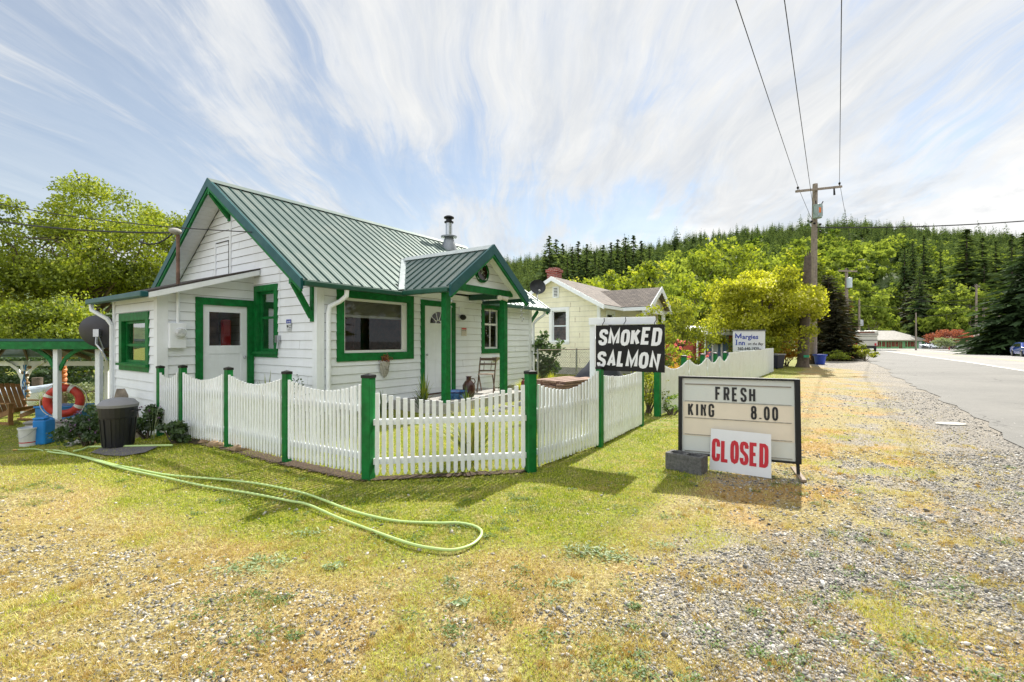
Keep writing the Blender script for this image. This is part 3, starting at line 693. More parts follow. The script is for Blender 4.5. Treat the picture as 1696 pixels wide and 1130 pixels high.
# soffit boards under the overhangs, barge boards
for a, b in ((RX0 + .03, -.02), (HL + .02, RX1 - .03)):
    for back in (False, True):
        mb = MB(); y = -EO + .03
        while y < HY - .02: slab(mb, a, b, y, min(y + .105, HY - .01), -.05, -.021, back); slab(mb, a, b, y + .1, min(y + .115, HY - .01), -.035, -.022, back); y += .112
        mb.build('soffit', M_siding, house)
for a, b in ((0, PX0), (PX1, HL)): mb = MB(); slab(mb, a, b, -EO + .02, .03, -.05, -.021); mb.build('soffit', M_siding, house)
def barge(mb, xa, xb, t0, t1, y0=-EO - .03, y1=None, m=0):
    for bk in (False, True): slab(mb, xa, xb, y0, (HY if y1 is None else y1) - (.001 if bk else 0), t0, t1, bk, m)
for a, b in ((RX0 - .03, RX0 + .02), (RX1 - .02, RX1 + .03)): mb = MB(); barge(mb, a, b, -.15, .035); mb.build('barge_board', M_teal, house)
for a, b in ((RX0 - .012, RX0 + .03), (RX1 - .03, RX1 + .012)): mb = MB(); barge(mb, a, b, -.22, -.151, -EO + .01); mb.build('barge_moulding', M_green, house)
for a, b in ((RX0 + .025, PX0 + .04), (PX1 - .04, RX1 - .025)): mb = MB(); mb.box(a, b, -EO - .10, -EO + .01, EZ - .115, EZ - .025); mb.build('gutter', M_gut, house, bevel=.012)
# braces
def brace(y, z, name='bracket', x0=-.03, L=.43, drop=.62):
    b = MB(); b.bar((x0 - .02, y, z - drop), (x0 - L + .06, y, z - .03), .075, .085); b.bar((x0, y, z), (x0 - L, y, z), .075, .09); b.bar((x0 - .01, y, z - drop - .08), (x0 - .01, y, z - .05), .075, .05, up=(1, 0, 0))
    b.build(name, M_green, house)
brace(.10, 2.50, drop=.62); brace(HY, RZ - .27, drop=.45); brace(HW - .1, 2.50)
b = MB(); b.bar((HL + .03, .02, 2.05), (HL + .45, .02, 2.40), .07, .08); b.build('bracket', M_green, house)
# windows and doors of the cottage
M_vinyl = pmat('white_vinyl', (.78, .78, .76), .35, var=.03)
bw = window(house, PF, .39, 2.345, 1.055, 2.45, .145, M_green, M_vinyl, blind=.30, sill=False, dep=.07, mull=[.925])
mb = MB(); PF.box(mb, 2.075, 2.135, 1.27, 2.235, -.066, -.028); mb.build('side_jamb', M_vinyl, bw)
window(house, PG, 1.32, 2.22, 1.12, 2.59, .11, M_green, M_green, mid=.56, blind=.12)
window(house, PF, 4.82, 5.75, 1.11, 2.45, .11, M_green, M_vinyl, mid=.62, mull=[.5], sill=False)
def pts_arc(c, r, a0, a1, n): return [(c[0] + r * math.cos(R(a0 + (a1 - a0) * i / n)), c[1] + r * math.sin(R(a0 + (a1 - a0) * i / n))) for i in range(n + 1)]
def front_door():
    mb = MB(); a0, a1, zt = 2.57, 3.75, 2.40
    PF.box(mb, a0, a0 + .115, .2, zt, -.02, .035); PF.box(mb, a1 - .115, a1, .2, zt, -.02, .035); PF.box(mb, a0 + .115, a1 - .115, zt - .13, zt, -.02, .035)
    d = mb.build('front_door', M_green, house); s = MB(); b0, b1 = a0 + .115, a1 - .115; cx = (b0 + b1) / 2
    PF.box(s, b0, b1, .22, zt - .13, -.05, -.005)
    s.build('door_panel', M_white, d)
    p = MB()
    for u0, u1 in ((b0 + .12, cx - .06), (cx + .06, b1 - .12)):
        for z0, z1 in ((.34, 1.02), (1.16, 1.70)):
            for q in ((u0, u1, z0, z0 + .02), (u0, u1, z1 - .02, z1), (u0, u0 + .02, z0 + .02, z1 - .02), (u1 - .02, u1, z0 + .02, z1 - .02)): PF.box(p, *q, -.005, .006)
    p.build('door_moulding', M_white, d)
    zc = 1.86; g = MB(); out = pts_arc((cx, zc), .30, 0, 180, 16); g.add([PF(a, z, -.002) for a, z in out], [tuple(range(len(out)))]); g.build('fanlight', M_pane, d)
    f = MB(); rim = [PF(a, z, .004) for a, z in out]; f.tube(rim, .014, 6); f.tube([PF(cx - .30, zc, .004), PF(cx + .30, zc, .004)], .014, 6)
    f.tube([PF(a, z, .003) for a, z in pts_arc((cx, zc), .09, 0, 180, 8)], .010, 5)
    for an in (36, 72, 108, 144): f.tube([PF(cx + .09 * math.cos(R(an)), zc + .09 * math.sin(R(an)), .003), PF(cx + .30 * math.cos(R(an)), zc + .30 * math.sin(R(an)), .003)], .009, 5)
    f.build('fanlight_bars', M_white, d)
    k = MB(); k.ell(PF(b0 + .07, 1.13, .035), (.028, .028, .028)); k.build('door_knob', M_steel, d, smooth=True)
front_door()

# porch
mb = MB()
def pslope(mb, xa, ya0, ya1, xb, yb0, yb1, t0, t1, m=0):
    z = lambda x: EZ + (min(x, 2 * PXC - x) - PX0) * PS
    return mb.hexa([(xa, ya0, z(xa) + t0), (xb, yb0, z(xb) + t0), (xb, yb1, z(xb) + t0), (xa, ya1, z(xa) + t0), (xa, ya0, z(xa) + t1), (xb, yb0, z(xb) + t1), (xb, yb1, z(xb) + t1), (xa, ya1, z(xa) + t1)], m)
pslope(mb, PX0, PY, -EO, PXC, PY, valley(PXC), .001, .02); pslope(mb, PX1, PY, -EO, PXC, PY, valley(PXC), .001, .0195)
proof = mb.build('porch_roof', M_roofg, house)
mb = MB(); y = PY + .10
while y < valley(PXC) - .05:
    for sgn in (1, -1):
        # start at the eave or at the valley
        u0 = PX0 if y < -EO + .04 else PX0 + (y + EO) * SL / PS + .10
        if u0 < PXC - .1:
            xa, xb = (u0, PXC - .02) if sgn > 0 else (2 * PXC - u0, PXC + .02)
            pslope(mb, xa, y - .018, y + .018, xb, y - .018, y + .018, .02, .042)
    y += .232
mb.build('roof_ribs', M_rib, proof)
mb = MB()
for sg in (1, -1):
    P0 = []
    for x in (PX0, PXC): P0.append((x if sg > 0 else 2 * PXC - x, valley(x), EZ + (x - PX0) * PS))
    a, b = [Vector(p) for p in P0]; w = Vector((.10, 0, .0)) * sg
    mb.add([a - w * 1.2 + Vector((0, .0, .018)), b - w * .9 + Vector((0, 0, .018)), b + w + Vector((0, -.05, .055)), a + w + Vector((0, -.02, .06))], [(0, 1, 2, 3)])
mb.build('valley_flashing', M_flash, proof)
mb = MB()
for s in (-1, 1): mb.hexa([(PXC, PY - .02, PRZ + .046), (PXC, valley(PXC) - .05, PRZ + .046), (PXC + s * .15, valley(PXC) - .12, PRZ - .15 * PS + .046), (PXC + s * .15, PY - .02, PRZ - .15 * PS + .046), (PXC, PY - .02, PRZ + .058), (PXC, valley(PXC) - .05, PRZ + .058), (PXC + s * .15, valley(PXC) - .12, PRZ - .15 * PS + .056), (PXC + s * .15, PY - .02, PRZ - .15 * PS + .056)])
mb.build('ridge_cap', M_flash, proof)
mb = MB()
for xa, xb in ((PX0 - .03, PXC), (PX1 + .03, PXC - .0)): pslope(mb, xa, PY - .035, PY + .02, xb, PY - .035, PY + .02 - (.001 if xa > PXC else 0), -.16, .062)
mb.build('porch_barge_board', M_teal, house)
mb = MB()
for xa, xb in ((PX0 + .01, PXC), (PX1 - .01, PXC)): pslope(mb, xa, PY - .02, PY + .035, xb, PY - .02, PY + .035 - (.001 if xa > PXC else 0), -.215, -.161)
mb.build('porch_barge_moulding', M_green, house)
mb = MB()
for xa, xb in ((PX0 + .04, PXC), (PX1 - .04, PXC)): pslope(mb, xa, PY + .04, -.30, xb, PY + .04, -.30, -.045, -.002)
mb.build('porch_soffit', M_siding, house)
for a, b in ((PX0 - .09, PX0 + .02), (PX1 - .02, PX1 + .09)): mb = MB(); mb.box(a, b, PY + .02, -EO - .08, EZ - .10, EZ - .01); mb.build('porch_gutter', M_gut, house, bevel=.012)
GY = -1.26
PP = Plane((0, GY, 0), (1, 0, 0), (0, -1, 0))
def pg(z): return PX0 + (z + .05 - EZ) / PS
siding(PP, lambda z: min(pg(z), PXC), lambda z: max(2 * PXC - pg(z), PXC), 2.66, PRZ - .06).build('porch_gable', [M_siding, M_gap], house)
mb = MB(); PP.box(mb, PX0 + .17, PX1 - .17, 2.53, 2.665, -.10, .035); mb.build('porch_beam', M_green, house)
for a, b in ((PX0 + .22, PX0 + .33), (PX1 - .33, PX1 - .22)): mb = MB(); mb.box(a, b, GY + .11, -.03, 2.50, 2.64); mb.build('porch_side_beam', M_gut, house)
mb = MB(); mb.box(PX0 + .2, PX1 - .2, GY + .02, -.02, 2.645, 2.66); mb.build('porch_ceiling', M_siding, house)
for x in (PX0 + .26, PX0 + 2.30):
    mb = MB(); mb.box(x - .07, x + .07, GY - .045, GY + .095, -.02, 2.53); mb.build('porch_post', M_green, house, bevel=.006)
mb = MB(); mb.box(1.7, 4.9, -1.42, -.01, -.1, .19); mb.build('porch_slab', M_conc, house, bevel=.01)
c = (PXC + .0, 2.99); mb = MB(); mb.lathe([(.175, .01), (.175, .05), (.235, .05), (.235, .01)], 28, (c[0], GY - .06, c[1]), ax='y'); rw = mb.build('round_window', M_green, house, smooth=True)
mb = MB(); mb.lathe([(.001, .0), (.176, .0)], 28, (c[0], GY - .035, c[1]), ax='y'); mb.build('pane', pmat('dark_pane', (.03, .012, .012), .12), rw)
mb = MB()
rr_ = random.Random(4)
for i in range(14):
    a = rr_.uniform(0, 6.28); q = rr_.uniform(.0, .11); p = Vector((c[0] + q * math.cos(a), GY - .038, c[1] + q * math.sin(a) - .02)); d = Vector((rr_.uniform(-1, 1), 0, rr_.uniform(-1, 1))).normalized() * rr_.uniform(.02, .05)
    mb.tube([p - d, p + Vector((0, -.004, .008)), p + d], .005, 4)
mb.build('glass_etching', M_flash, rw)

# lean-to entry on the gable side
LY0, LK, LB = 2.26, 1.67, 4.62
PLF = Plane((0, LY0, 0), (-1, 0, 0), (0, -1, 0)); PLW = Plane((-LK, LY0, 0), (0, 1, 0), (-1, 0, 0)); PLB = Plane((0, LB, 0), (-1, 0, 0), (0, 1, 0))
LS = (2.92 - 2.29) / 1.90
def lz(k): return 2.92 - k * LS
def l_hi(z): return LK if z < lz(LK) - .06 else max(0, (2.92 - .06 - z) / LS)
siding(PLF, 0, l_hi, -.15, lz(0) - .07, [(.10, 1.06, -.15, 2.22)]).build('entry_wall', [M_siding, M_gap], house)
siding(PLW, 0, LB - LY0, -.30, lz(LK) - .06, [(.5, 1.87, .98, 1.90)]).build('entry_side_wall', [M_siding, M_gap], house)
siding(PLB, 0, l_hi, -.30, lz(0) - .07).build('entry_back_wall', [M_siding, M_gap], house)
mb = MB(); mb.box(-LK + .02, -.05, LY0 + .05, LB - .02, .0, .05); mb.box(-LK + .6, -LK + .63, LY0 + .8, LB - .03, .05, 2.2); mb.build('entry_floor', M_int, house)
mb = MB()
for i in range(8): mb.box(-1.60 + i * .2, -1.46 + i * .2, LY0 + 1.45, LY0 + 1.49, .05, 2.3)
mb.box(-1.3, -1.18, LY0 + 1.2, LY0 + 1.3, .05, 2.3); mb.box(-.42, -.30, LY0 + 1.0, LY0 + 1.1, .05, 2.3)
mb.build('interior_boards', M_intwood, house)
mb = MB(); mb.box(-.42, -.24, LY0 + .45, LY0 + .55, 1.1, 1.9); mb.build('red_coat', pmat('red_cloth', (.55, .02, .02), .8, bump=.3, bs=20), house, bevel=.03)
mb = MB()
ya, yb = LY0 - .26, LB + .45
mb.hexa([(-.005, ya, lz(0)), (-1.9, ya, lz(1.9)), (-1.9, yb, lz(1.9)), (-.005, yb, lz(0)), (-.005, ya, lz(0) + .035), (-1.9, ya, lz(1.9) + .035), (-1.9, yb, lz(1.9) + .035), (-.005, yb, lz(0) + .035)])
er = mb.build('entry_roof', pmat('dark_shingle', (.06, .05, .045), .9, var=.4, vs=14, bump=.6, bs=40), house)
mb = MB(); mb.hexa([(-.03, ya - .03, lz(.03) - .10), (-1.90, ya - .03, lz(1.9) - .10), (-1.90, ya + .01, lz(1.9) - .10), (-.03, ya + .01, lz(.03) - .10), (-.03, ya - .03, lz(.03) - .002), (-1.90, ya - .03, lz(1.9) - .002), (-1.90, ya + .01, lz(1.9) - .002), (-.03, ya + .01, lz(.03) - .002)])
mb.build('fascia', M_white, er)
mb = MB(); mb.hexa([(-.0, ya + .01, lz(0) - .04), (-1.88, ya + .01, lz(1.88) - .04), (-1.88, yb, lz(1.88) - .04), (0, yb, lz(0) - .04), (0, ya + .01, lz(0) - .003), (-1.88, ya + .01, lz(1.88) - .003), (-1.88, yb, lz(1.88) - .003), (0, yb, lz(0) - .003)]); mb.build('soffit', M_siding, er)
mb = MB(); mb.box(-2.02, -1.90, ya - .04, yb + .02, lz(1.9) - .085, lz(1.9) + .02); mb.build('gutter', M_teal, er, bevel=.02)
mb = MB(); PLF.box(mb, LK - .14, LK + .028, -.2, lz(LK) - .07, 0, .028); PLW.box(mb, -.0, .13, -.2, lz(LK) - .075, 0, .0265); mb.build('corner_board', M_trim, house)
mb = MB(); PLW.box(mb, LB - LY0 - .12, LB - LY0 + .01, -.3, lz(LK) - .075, 0, .0265); mb.build('corner_board', M_trim, house)
window(house, PLW, .40, 1.97, .87, 2.00, .14, M_green, M_green, mid=.42)
def side_door():
    mb = MB(); a0, a1, zt = .02, 1.09, 2.29
    PLF.box(mb, a0, a0 + .125, .1, zt, -.02, .035); PLF.box(mb, a1 - .125, a1, .1, zt, -.02, .035); PLF.box(mb, a0 + .125, a1 - .125, zt - .14, zt, -.02, .035)
    d = mb.build('side_door', M_green, house); b0, b1 = a0 + .125, a1 - .125; zt -= .14
    s = MB(); g0, g1, h0, h1 = b0 + .12, b1 - .12, 1.36, zt - .13
    for q in ((b0, g0, .12, zt), (g1, b1, .12, zt), (g0, g1, h1, zt), (g0, g1, h0 - .16, h0), (g0, g1, .12, .30)): PLF.box(s, *q, -.05, -.003)
    PLF.box(s, g0, g1, .30, h0 - .16, -.05, -.014)
    s.build('door_panel', M_white, d)
    g = MB(); g.add([PLF(g0, h0, -.025), PLF(g1, h0, -.025), PLF(g1, h1, -.025), PLF(g0, h1, -.025)], [(0, 1, 2, 3)]); g.build('pane', M_glass, d)
    k = MB(); k.ell(PLF(b0 + .06, 1.12, .035), (.028, .028, .028)); k.build('door_knob', M_steel, d, smooth=True)
side_door()
# meter, conduit and mast
mb = MB(); mb.tube([PLF(1.39, 1.78, .06), PLF(1.39, 2.36, .06)], .028, 10); mb.build('conduit', M_white, house, smooth=True)
mb = MB(); PLF.box(mb, 1.27, 1.53, 1.32, 1.78, .018, .11); mt = mb.build('electric_meter', M_white, house, bevel=.008)
mb = MB(); mb.lathe([(.085, .0), (.085, .05), (.07, .09), (.001, .10)], 20, PLF(1.37, 1.60, .11), ax='y'); 
for i, v in enumerate(mb.v): mb.v[i] = (v[0], 2 * PLF(1.37, 1.6, .11).y - v[1], v[2])
mb.build('meter_dial', pmat('meter_glass', (.55, .57, .58), .15, spec=.8, var=.2, vs=30), mt, smooth=True)
mb = MB(); x_, y_ = -1.36, LY0 + .02; zb = lz(1.36); mb.tube([(x_, y_, zb), (x_, y_, 3.30)], .030, 10); mb.tube([(x_, y_, 3.30), (x_, y_, 3.42)], .032, 10); mast = mb.build('service_mast', pmat('rusty_pipe', (.20, .12, .09), .7, metal=.3, var=.5, vs=6), house, smooth=True)
mb = MB(); mb.ell((x_ - .05, y_ - .03, 3.47), (.11, .07, .06), 14, 8); mb.build('weather_head', M_conc, mast, smooth=True)
# downspouts
def downspout(pts, nm='downspout', r=.04):
    mb = MB(); mb.tube(pts, r, 10); mb.build(nm, M_white, house, smooth=True)
downspout([(.42, -EO - .04, EZ - .1), (.42, -EO - .03, EZ - .22), (.36, -.16, EZ - .32), (.20, -.075, EZ - .42), (.18, -.07, EZ - .55), (.18, -.07, .1)], r=.045)
downspout([(RX1 - .25, -EO - .02, EZ - .1), (RX1 - .27, -EO, EZ - .22), (HL + .16, -.10, EZ - .42), (HL + .07, -.06, EZ - .52), (HL + .07, -.06, .1)])
downspout([(-1.96, LB + .3, lz(1.9) - .08), (-1.96, LB + .28, lz(1.9) - .2), (-LK - .12, LB - .02, lz(1.9) - .38), (-LK - .05, LB - .05, lz(1.9) - .52), (-LK - .05, LB - .05, -.4)])
# chimney pipe
fx, fy = 6.55, 2.72; fz = rz_(fy)
mb = MB(); mb.lathe([(.26, -.10), (.25, .06), (.165, .30), (.15, .36)], 20, (fx, fy, fz)); mb.lathe([(.15, .36), (.27, .38), (.27, .42), (.13, .46)], 20, (fx, fy, fz)); fl = mb.build('flue', pmat('grey_flue', (.24, .26, .28), .4, metal=.4, var=.15), house, smooth=True)
mb = MB(); mb.lathe([(.11, .44), (.11, .86)], 20, (fx, fy, fz)); mb.build('flue_pipe', M_steel, fl, smooth=True)
mb = MB(); mb.lathe([(.125, .86), (.155, .87), (.155, .91), (.10, .93), (.10, 1.0), (.17, 1.02), (.17, 1.06), (.10, 1.10), (.001, 1.11)], 20, (fx, fy, fz)); mb.build('flue_cap', M_dark, fl, smooth=True)
# porch lamp, floodlight, junction box
mb = MB(); mb.ell(PF(3.98, 2.05, .08), (.10, .07, .07), 12, 8); lmp = mb.build('wall_lamp', M_dark, house, smooth=True)
mb = MB(); PF.box(mb, 3.90, 4.06, 2.11, 2.30, .02, .05); mb.build('lamp_plate', M_white, lmp)
mb = MB(); p = PP(PX0 + 2.05, 2.48, .02)
for s, q in ((-.07, (-.10, -.12, -.03)), (.08, (.10, -.10, -.04))): mb.tube([p + Vector((s * .3, 0, 0)), p + Vector((s, -.03, 0)), p + Vector((s, -.03, 0)) + Vector(q)], [.02, .045, .06], 10)
mb.build('floodlight', pmat('lamp_cream', (.6, .57, .48), .4), house, smooth=True)
mb = MB(); PG.box(mb, 1.20, 1.29, 1.42, 1.56, .02, .09); mb.tube([PG(1.24, 1.3, .06), PG(1.24, 1.42, .05)], .02, 8); mb.build('junction_box', M_steel, house)
b = MB(); b.tube([PG(1.23, 1.5, .04), PG(1.22, 3.2, .03)], .006, 4); b.build('cable', M_white, house)

# ---------------------------------------------------------------- fences
UD = Vector((.562, .827, 0)); VD = Vector((-.827, .562, 0))
def HP(x, y, z=0): p = Vector((CX, CY, z)) + UD * x + VD * y; return p
def picket_panel(p0, p1, side, n, name='pickets', top=.96, dip=.13, w=.040, th=.019, z0=.05, rails=(.24, .74), singles=None, parent=None, jit=.004, seed=0, topf=None):
    """pickets from p0 to p1; side=+1/-1 picks the face that carries them. Rails run behind."""
    rn = random.Random(seed); p0 = Vector(p0); p1 = Vector(p1); d = p1 - p0; L = d.length; d.normalize(); nn = Vector((-d.y, d.x, 0)) * side
    rb = MB()
    for rz in rails: rb.bar(p0 + Vector((0, 0, rz)) , p1 + Vector((0, 0, rz)), .038, .062)
    rb.build('rail', M_picket, parent)
    mb = MB()
    for i in range(n):
        t = (i + .5) / n; a = L * t; zt = topf(t) if topf else top - dip * math.sin(math.pi * t); zt += rn.uniform(-jit, jit)
        c = p0 + d * (a + rn.uniform(-jit, jit)) + nn * (.020 + th / 2 + .001); tw = rn.uniform(-.04, .04); dd = (d + nn * tw).normalized(); lean = d * rn.uniform(-.006, .006)
        A = dd * w / 2; B = nn * th / 2; zb = z0 + rn.uniform(-.008, .008)
        P = [c - A - B, c + A - B, c + A + B, c - A + B]
        m = mb if not singles else MB()
        lo = [p + Vector((0, 0, zb + .03)) for p in P]; hi = [p + lean + Vector((0, 0, zt)) for p in P]
        m.add(lo + hi, [(4, 5, 6, 7), (0, 1, 5, 4), (1, 2, 6, 5), (2, 3, 7, 6), (3, 0, 4, 7)])
        q = [c - A * .45 - B, c + A * .45 - B, c + A * .45 + B, c - A * .45 + B]; q = [p + Vector((0, 0, zb)) for p in q]
        m.add(lo + q, [(0, 4, 5, 1), (1, 5, 6, 2), (2, 6, 7, 3), (3, 7, 4, 0), (4, 7, 6, 5)])
        if singles: m.build('picket', M_picket, parent)
    if not singles: mb.build(name, M_picket, parent)
def fpost(parent, p, h=1.09, w=.095, ang=0, cap=True, sink=.1):
    c, s = math.cos(ang), math.sin(ang)
    def T(x, y, z): return (p[0] + x * c - y * s, p[1] + x * s + y * c, p[2] + z)
    m = MB(); a = w / 2; m.hexa([T(-a, -a, -sink), T(a, -a, -sink), T(a, a, -sink), T(-a, a, -sink), T(-a, -a, h - .03), T(a, -a, h - .03), T(a, a, h - .03), T(-a, a, h - .03)])
    o = m.build('post', M_green, parent, bevel=.004)
    if cap:
        b = a + .004; m = MB(); m.hexa([T(-b, -b, h - .035), T(b, -b, h - .035), T(b, b, h - .035), T(-b, b, h - .035), T(-b, -b, h - .005), T(b, -b, h - .005), T(b, b, h - .005), T(-b, b, h - .005)])
        k = len(m.v); m.add([T(-b, -b, h - .005), T(b, -b, h - .005), T(b, b, h - .005), T(-b, b, h - .005), T(0, 0, h + .012)], [(0, 1, 4), (1, 2, 4), (2, 3, 4), (3, 0, 4)])
        m.build('post_cap', M_dark, o)
FP = [(-5.50, 7.12), (-4.86, 6.72), (-3.86, 6.20), (-2.69, 5.44), (-1.50, 4.76), (.205, 5.05), (1.20, 6.23), (2.20, 7.75), (2.80, 8.76)]
def off(p, q, d, sgn=1):
    a = Vector((*p, 0)); b = Vector((*q, 0)); e = (b - a).normalized(); return a + e * d, b - e * d
fence = thing('picket_fence', 'white picket fence run with green posts left of the wide spaced front panel', 'fence', (0, 0, 0))
for i in range(4): fpost(fence, (*FP[i], gzf(*FP[i])), 1.09, .080, R(-28))
for i in range(4):
    if i == 0: a, b = off(FP[0], FP[1], .06); n = 9
    else: a, b = off(FP[i], FP[i + 1], .06); n = [0, 16, 19, 19][i]
    a.z = gzf(a.x, a.y); b.z = gzf(b.x, b.y)
    picket_panel(a, b, -1, n, top=1.0, dip=.10, w=.034, jit=.002, parent=fence, seed=i, z0=.06)
gate = thing('picket_gate_panel', 'wide spaced white picket panel between the two thickest green posts', 'fence', (0, 0, 0))
fpost(gate, (*FP[4], 0), 1.10, .102, R(-20)); fpost(gate, (*FP[5], 0), 1.12, .102, R(30))
a, b = off(FP[4], FP[5], .05); picket_panel(a, b, -1, 22, singles=True, parent=gate, w=.043, top=.93, rails=(.19, .60), topf=lambda t: .915 - .125 * math.sin(math.pi * min(1, t / .95)) + .05 * t, seed=5)
f2 = thing('picket_fence', 'white picket fence run with green posts under the hanging black sign', 'fence', (0, 0, 0))
fpost(f2, (*FP[6], 0), 1.10, .080, R(52)); fpost(f2, (*FP[7], 0), 1.06, .075, R(55))
a, b = off(FP[5], FP[6], .08); picket_panel(a, b, -1, 19, parent=f2, w=.038, topf=lambda t: .97 - .13 * math.sin(math.pi * t) + .09 * t * t, rails=(.20, .66), seed=6)
a, b = off(FP[6], FP[7], .06); picket_panel(a, b, -1, 22, parent=f2, w=.040, top=.98, dip=.06, seed=7)
f3 = thing('picket_fence', 'long scalloped white picket fence beside the road behind the letter sign', 'fence', (0, 0, 0))
fd = Vector((.60, .80, 0)); q0 = Vector((2.80, 8.76, 0)); stops = [0, 1.95, 3.55, 4.9, 6.1, 12.5, 15.6]
for i, s in enumerate(stops):
    p = q0 + fd * s
    if i < 6: fpost(f3, tuple(p - Vector((.8, -.6, 0)) * .07 * (i > 0)), 1.08 if i == 0 else 1.12, .11 if i == 0 else .10, R(53))
for i in range(4):
    a = q0 + fd * (stops[i] + .07); b = q0 + fd * (stops[i + 1] - .02); L = (b - a).length
    picket_panel(a, b, -1, int(L / .058), parent=f3, w=.048, top=1.03, dip=.16, seed=20 + i, z0=.04)
for i, (s0, s1) in enumerate(((6.12, 12.5), (12.52, 15.6))):
    a = q0 + fd * s0; b = q0 + fd * s1; picket_panel(a, b, -1, int((b - a).length / .056), parent=f3, w=.052, top=1.10 + .02 * i, dip=-.0, seed=30 + i, z0=.03, jit=.006)

# ---------------------------------------------------------------- lettering
def rrp(x0, y0, x1, y1, r):
    P = []
    for cx, cy, a in ((x1 - r, y1 - r, 0), (x0 + r, y1 - r, 90), (x0 + r, y0 + r, 180), (x1 - r, y0 + r, 270)):
        for k in range(4): P.append((cx + r * math.cos(R(a + 30 * k)), cy + r * math.sin(R(a + 30 * k))))
    return P
GL = {
 'F': [[(0, 0), (0, 1), (1, 1)], [(0, .52), (.8, .52)]],
 'R': [[(0, 0), (0, 1), (.72, 1), (.94, .93), (1, .80), (1, .68), (.92, .54), (.72, .48), (0, .48)], [(.62, .48), (1, 0)]],
 'E': [[(1, 0), (0, 0), (0, 1), (1, 1)], [(0, .51), (.82, .51)]],
 'S': [[(1, .74), (1, .86), (.85, .97), (.6, 1), (.4, 1), (.15, .97), (0, .86), (0, .72), (.12, .60), (.88, .40), (1, .28), (1, .14), (.85, .03), (.6, 0), (.4, 0), (.15, .03), (0, .14), (0, .26)]],
 'H': [[(0, 0), (0, 1)], [(1, 0), (1, 1)], [(0, .5), (1, .5)]],
 'K': [[(0, 0), (0, 1)], [(1, 1), (.08, .42)], [(.36, .60), (1, 0)]],
 'I': [[(.5, 0), (.5, 1)]],
 'N': [[(0, 0), (0, 1), (1, 0), (1, 1)]],
 'G': [[(1, .72), (1, .86), (.85, .97), (.6, 1), (.4, 1), (.15, .97), (0, .86), (0, .14), (.15, .03), (.4, 0), (.6, 0), (.85, .03), (1, .14), (1, .46), (.55, .46)]],
 '0': [rrp(0, 0, 1, 1, .001)], 'O': [rrp(0, 0, 1, 1, .001)],
 '8': [[(.5, 1), (.8, .97), (.95, .87), (.95, .68), (.8, .56), (.5, .53), (.2, .56), (.05, .68), (.05, .87), (.2, .97), (.5, 1)], [(.5, .53), (.85, .49), (1, .37), (1, .15), (.85, .03), (.5, 0), (.15, .03), (0, .15), (0, .37), (.15, .49), (.5, .53)]],
 '.': [[(.5, 0), (.5, .09)]],
 'C': [[(1, .68), (1, .85), (.85, .97), (.6, 1), (.4, 1), (.15, .97), (0, .85), (0, .15), (.15, .03), (.4, 0), (.6, 0), (.85, .03), (1, .15), (1, .32)]],
 'L': [[(0, 1), (0, 0), (1, 0)]],
 'D': [[(0, 0), (0, 1), (.6, 1), (.88, .94), (1, .80), (1, .20), (.88, .06), (.6, 0), (0, 0)]],
 'M': [[(0, 0), (0, 1), (.5, .15), (1, 1), (1, 0)]],
 'A': [[(0, 0), (.5, 1), (1, 0)], [(.2, .30), (.8, .30)]],
}
OV = [(.5, 1), (.8, .96), (.97, .82), (1, .6), (1, .4), (.97, .18), (.8, .04), (.5, 0), (.2, .04), (.03, .18), (0, .4), (0, .6), (.03, .82), (.2, .96), (.5, 1)]
GL['O'] = [OV]; GL['0'] = [OV]
def stroke(pts, hw):
    """ribbon with mitred joints -> list of quads (2-D)"""
    closed = pts[0] == pts[-1]; P = [Vector((*p, 0)) for p in (pts[:-1] if closed else pts)]; n = len(P); L = []; Rr = []
    for i in range(n):
        pr = P[i - 1] if (i > 0 or closed) else None; nx = P[(i + 1) % n] if (i < n - 1 or closed) else None
        d0 = (P[i] - pr).normalized() if pr is not None else None; d1 = (nx - P[i]).normalized() if nx is not None else None
        if d0 is None: d0 = d1
        if d1 is None: d1 = d0
        n0 = Vector((-d0.y, d0.x, 0)); n1 = Vector((-d1.y, d1.x, 0)); m = (n0 + n1)
        if m.length < .3: m = n0
        m.normalize(); k = hw / max(.45, m.dot(n0)); L.append(P[i] + m * k); Rr.append(P[i] - m * k)
    out = []
    for i in range(n if closed else n - 1): j = (i + 1) % n; out.append((L[i], Rr[i], Rr[j], L[j]))
    return out
def lettering(parent, text, fn, x, z, w, h, sw, gap, mat, name='lettering', slant=0, jit=0, widths={}, seed=0, o0=.003):
    """text in strokes; fn(a, z, off) maps to the board's face"""
    rn = random.Random(seed); mb = MB(); k = 0
    for ch in text:
        if ch == ' ': x += w * .8 + gap; continue
        cw = w * widths.get(ch, 1); g = GL[ch]; zz = z + rn.uniform(-jit, jit) * h; rot = rn.uniform(-jit, jit) * .6; hh = h * (1 + rn.uniform(-jit, jit))
        for st in g:
            pts = [(sw / 2 + p[0] * (cw - sw), sw / 2 + p[1] * (hh - sw)) for p in st]
            for q in stroke(pts, sw / 2):
                mb.add([fn(x + v.x + slant * v.y - rot * v.y, zz + v.y + rot * v.x, o0 + k * .0002) for v in q], [(0, 1, 2, 3)]); k = (k + 1) % 7
        x += cw + gap
    return mb.build(name, mat, parent)
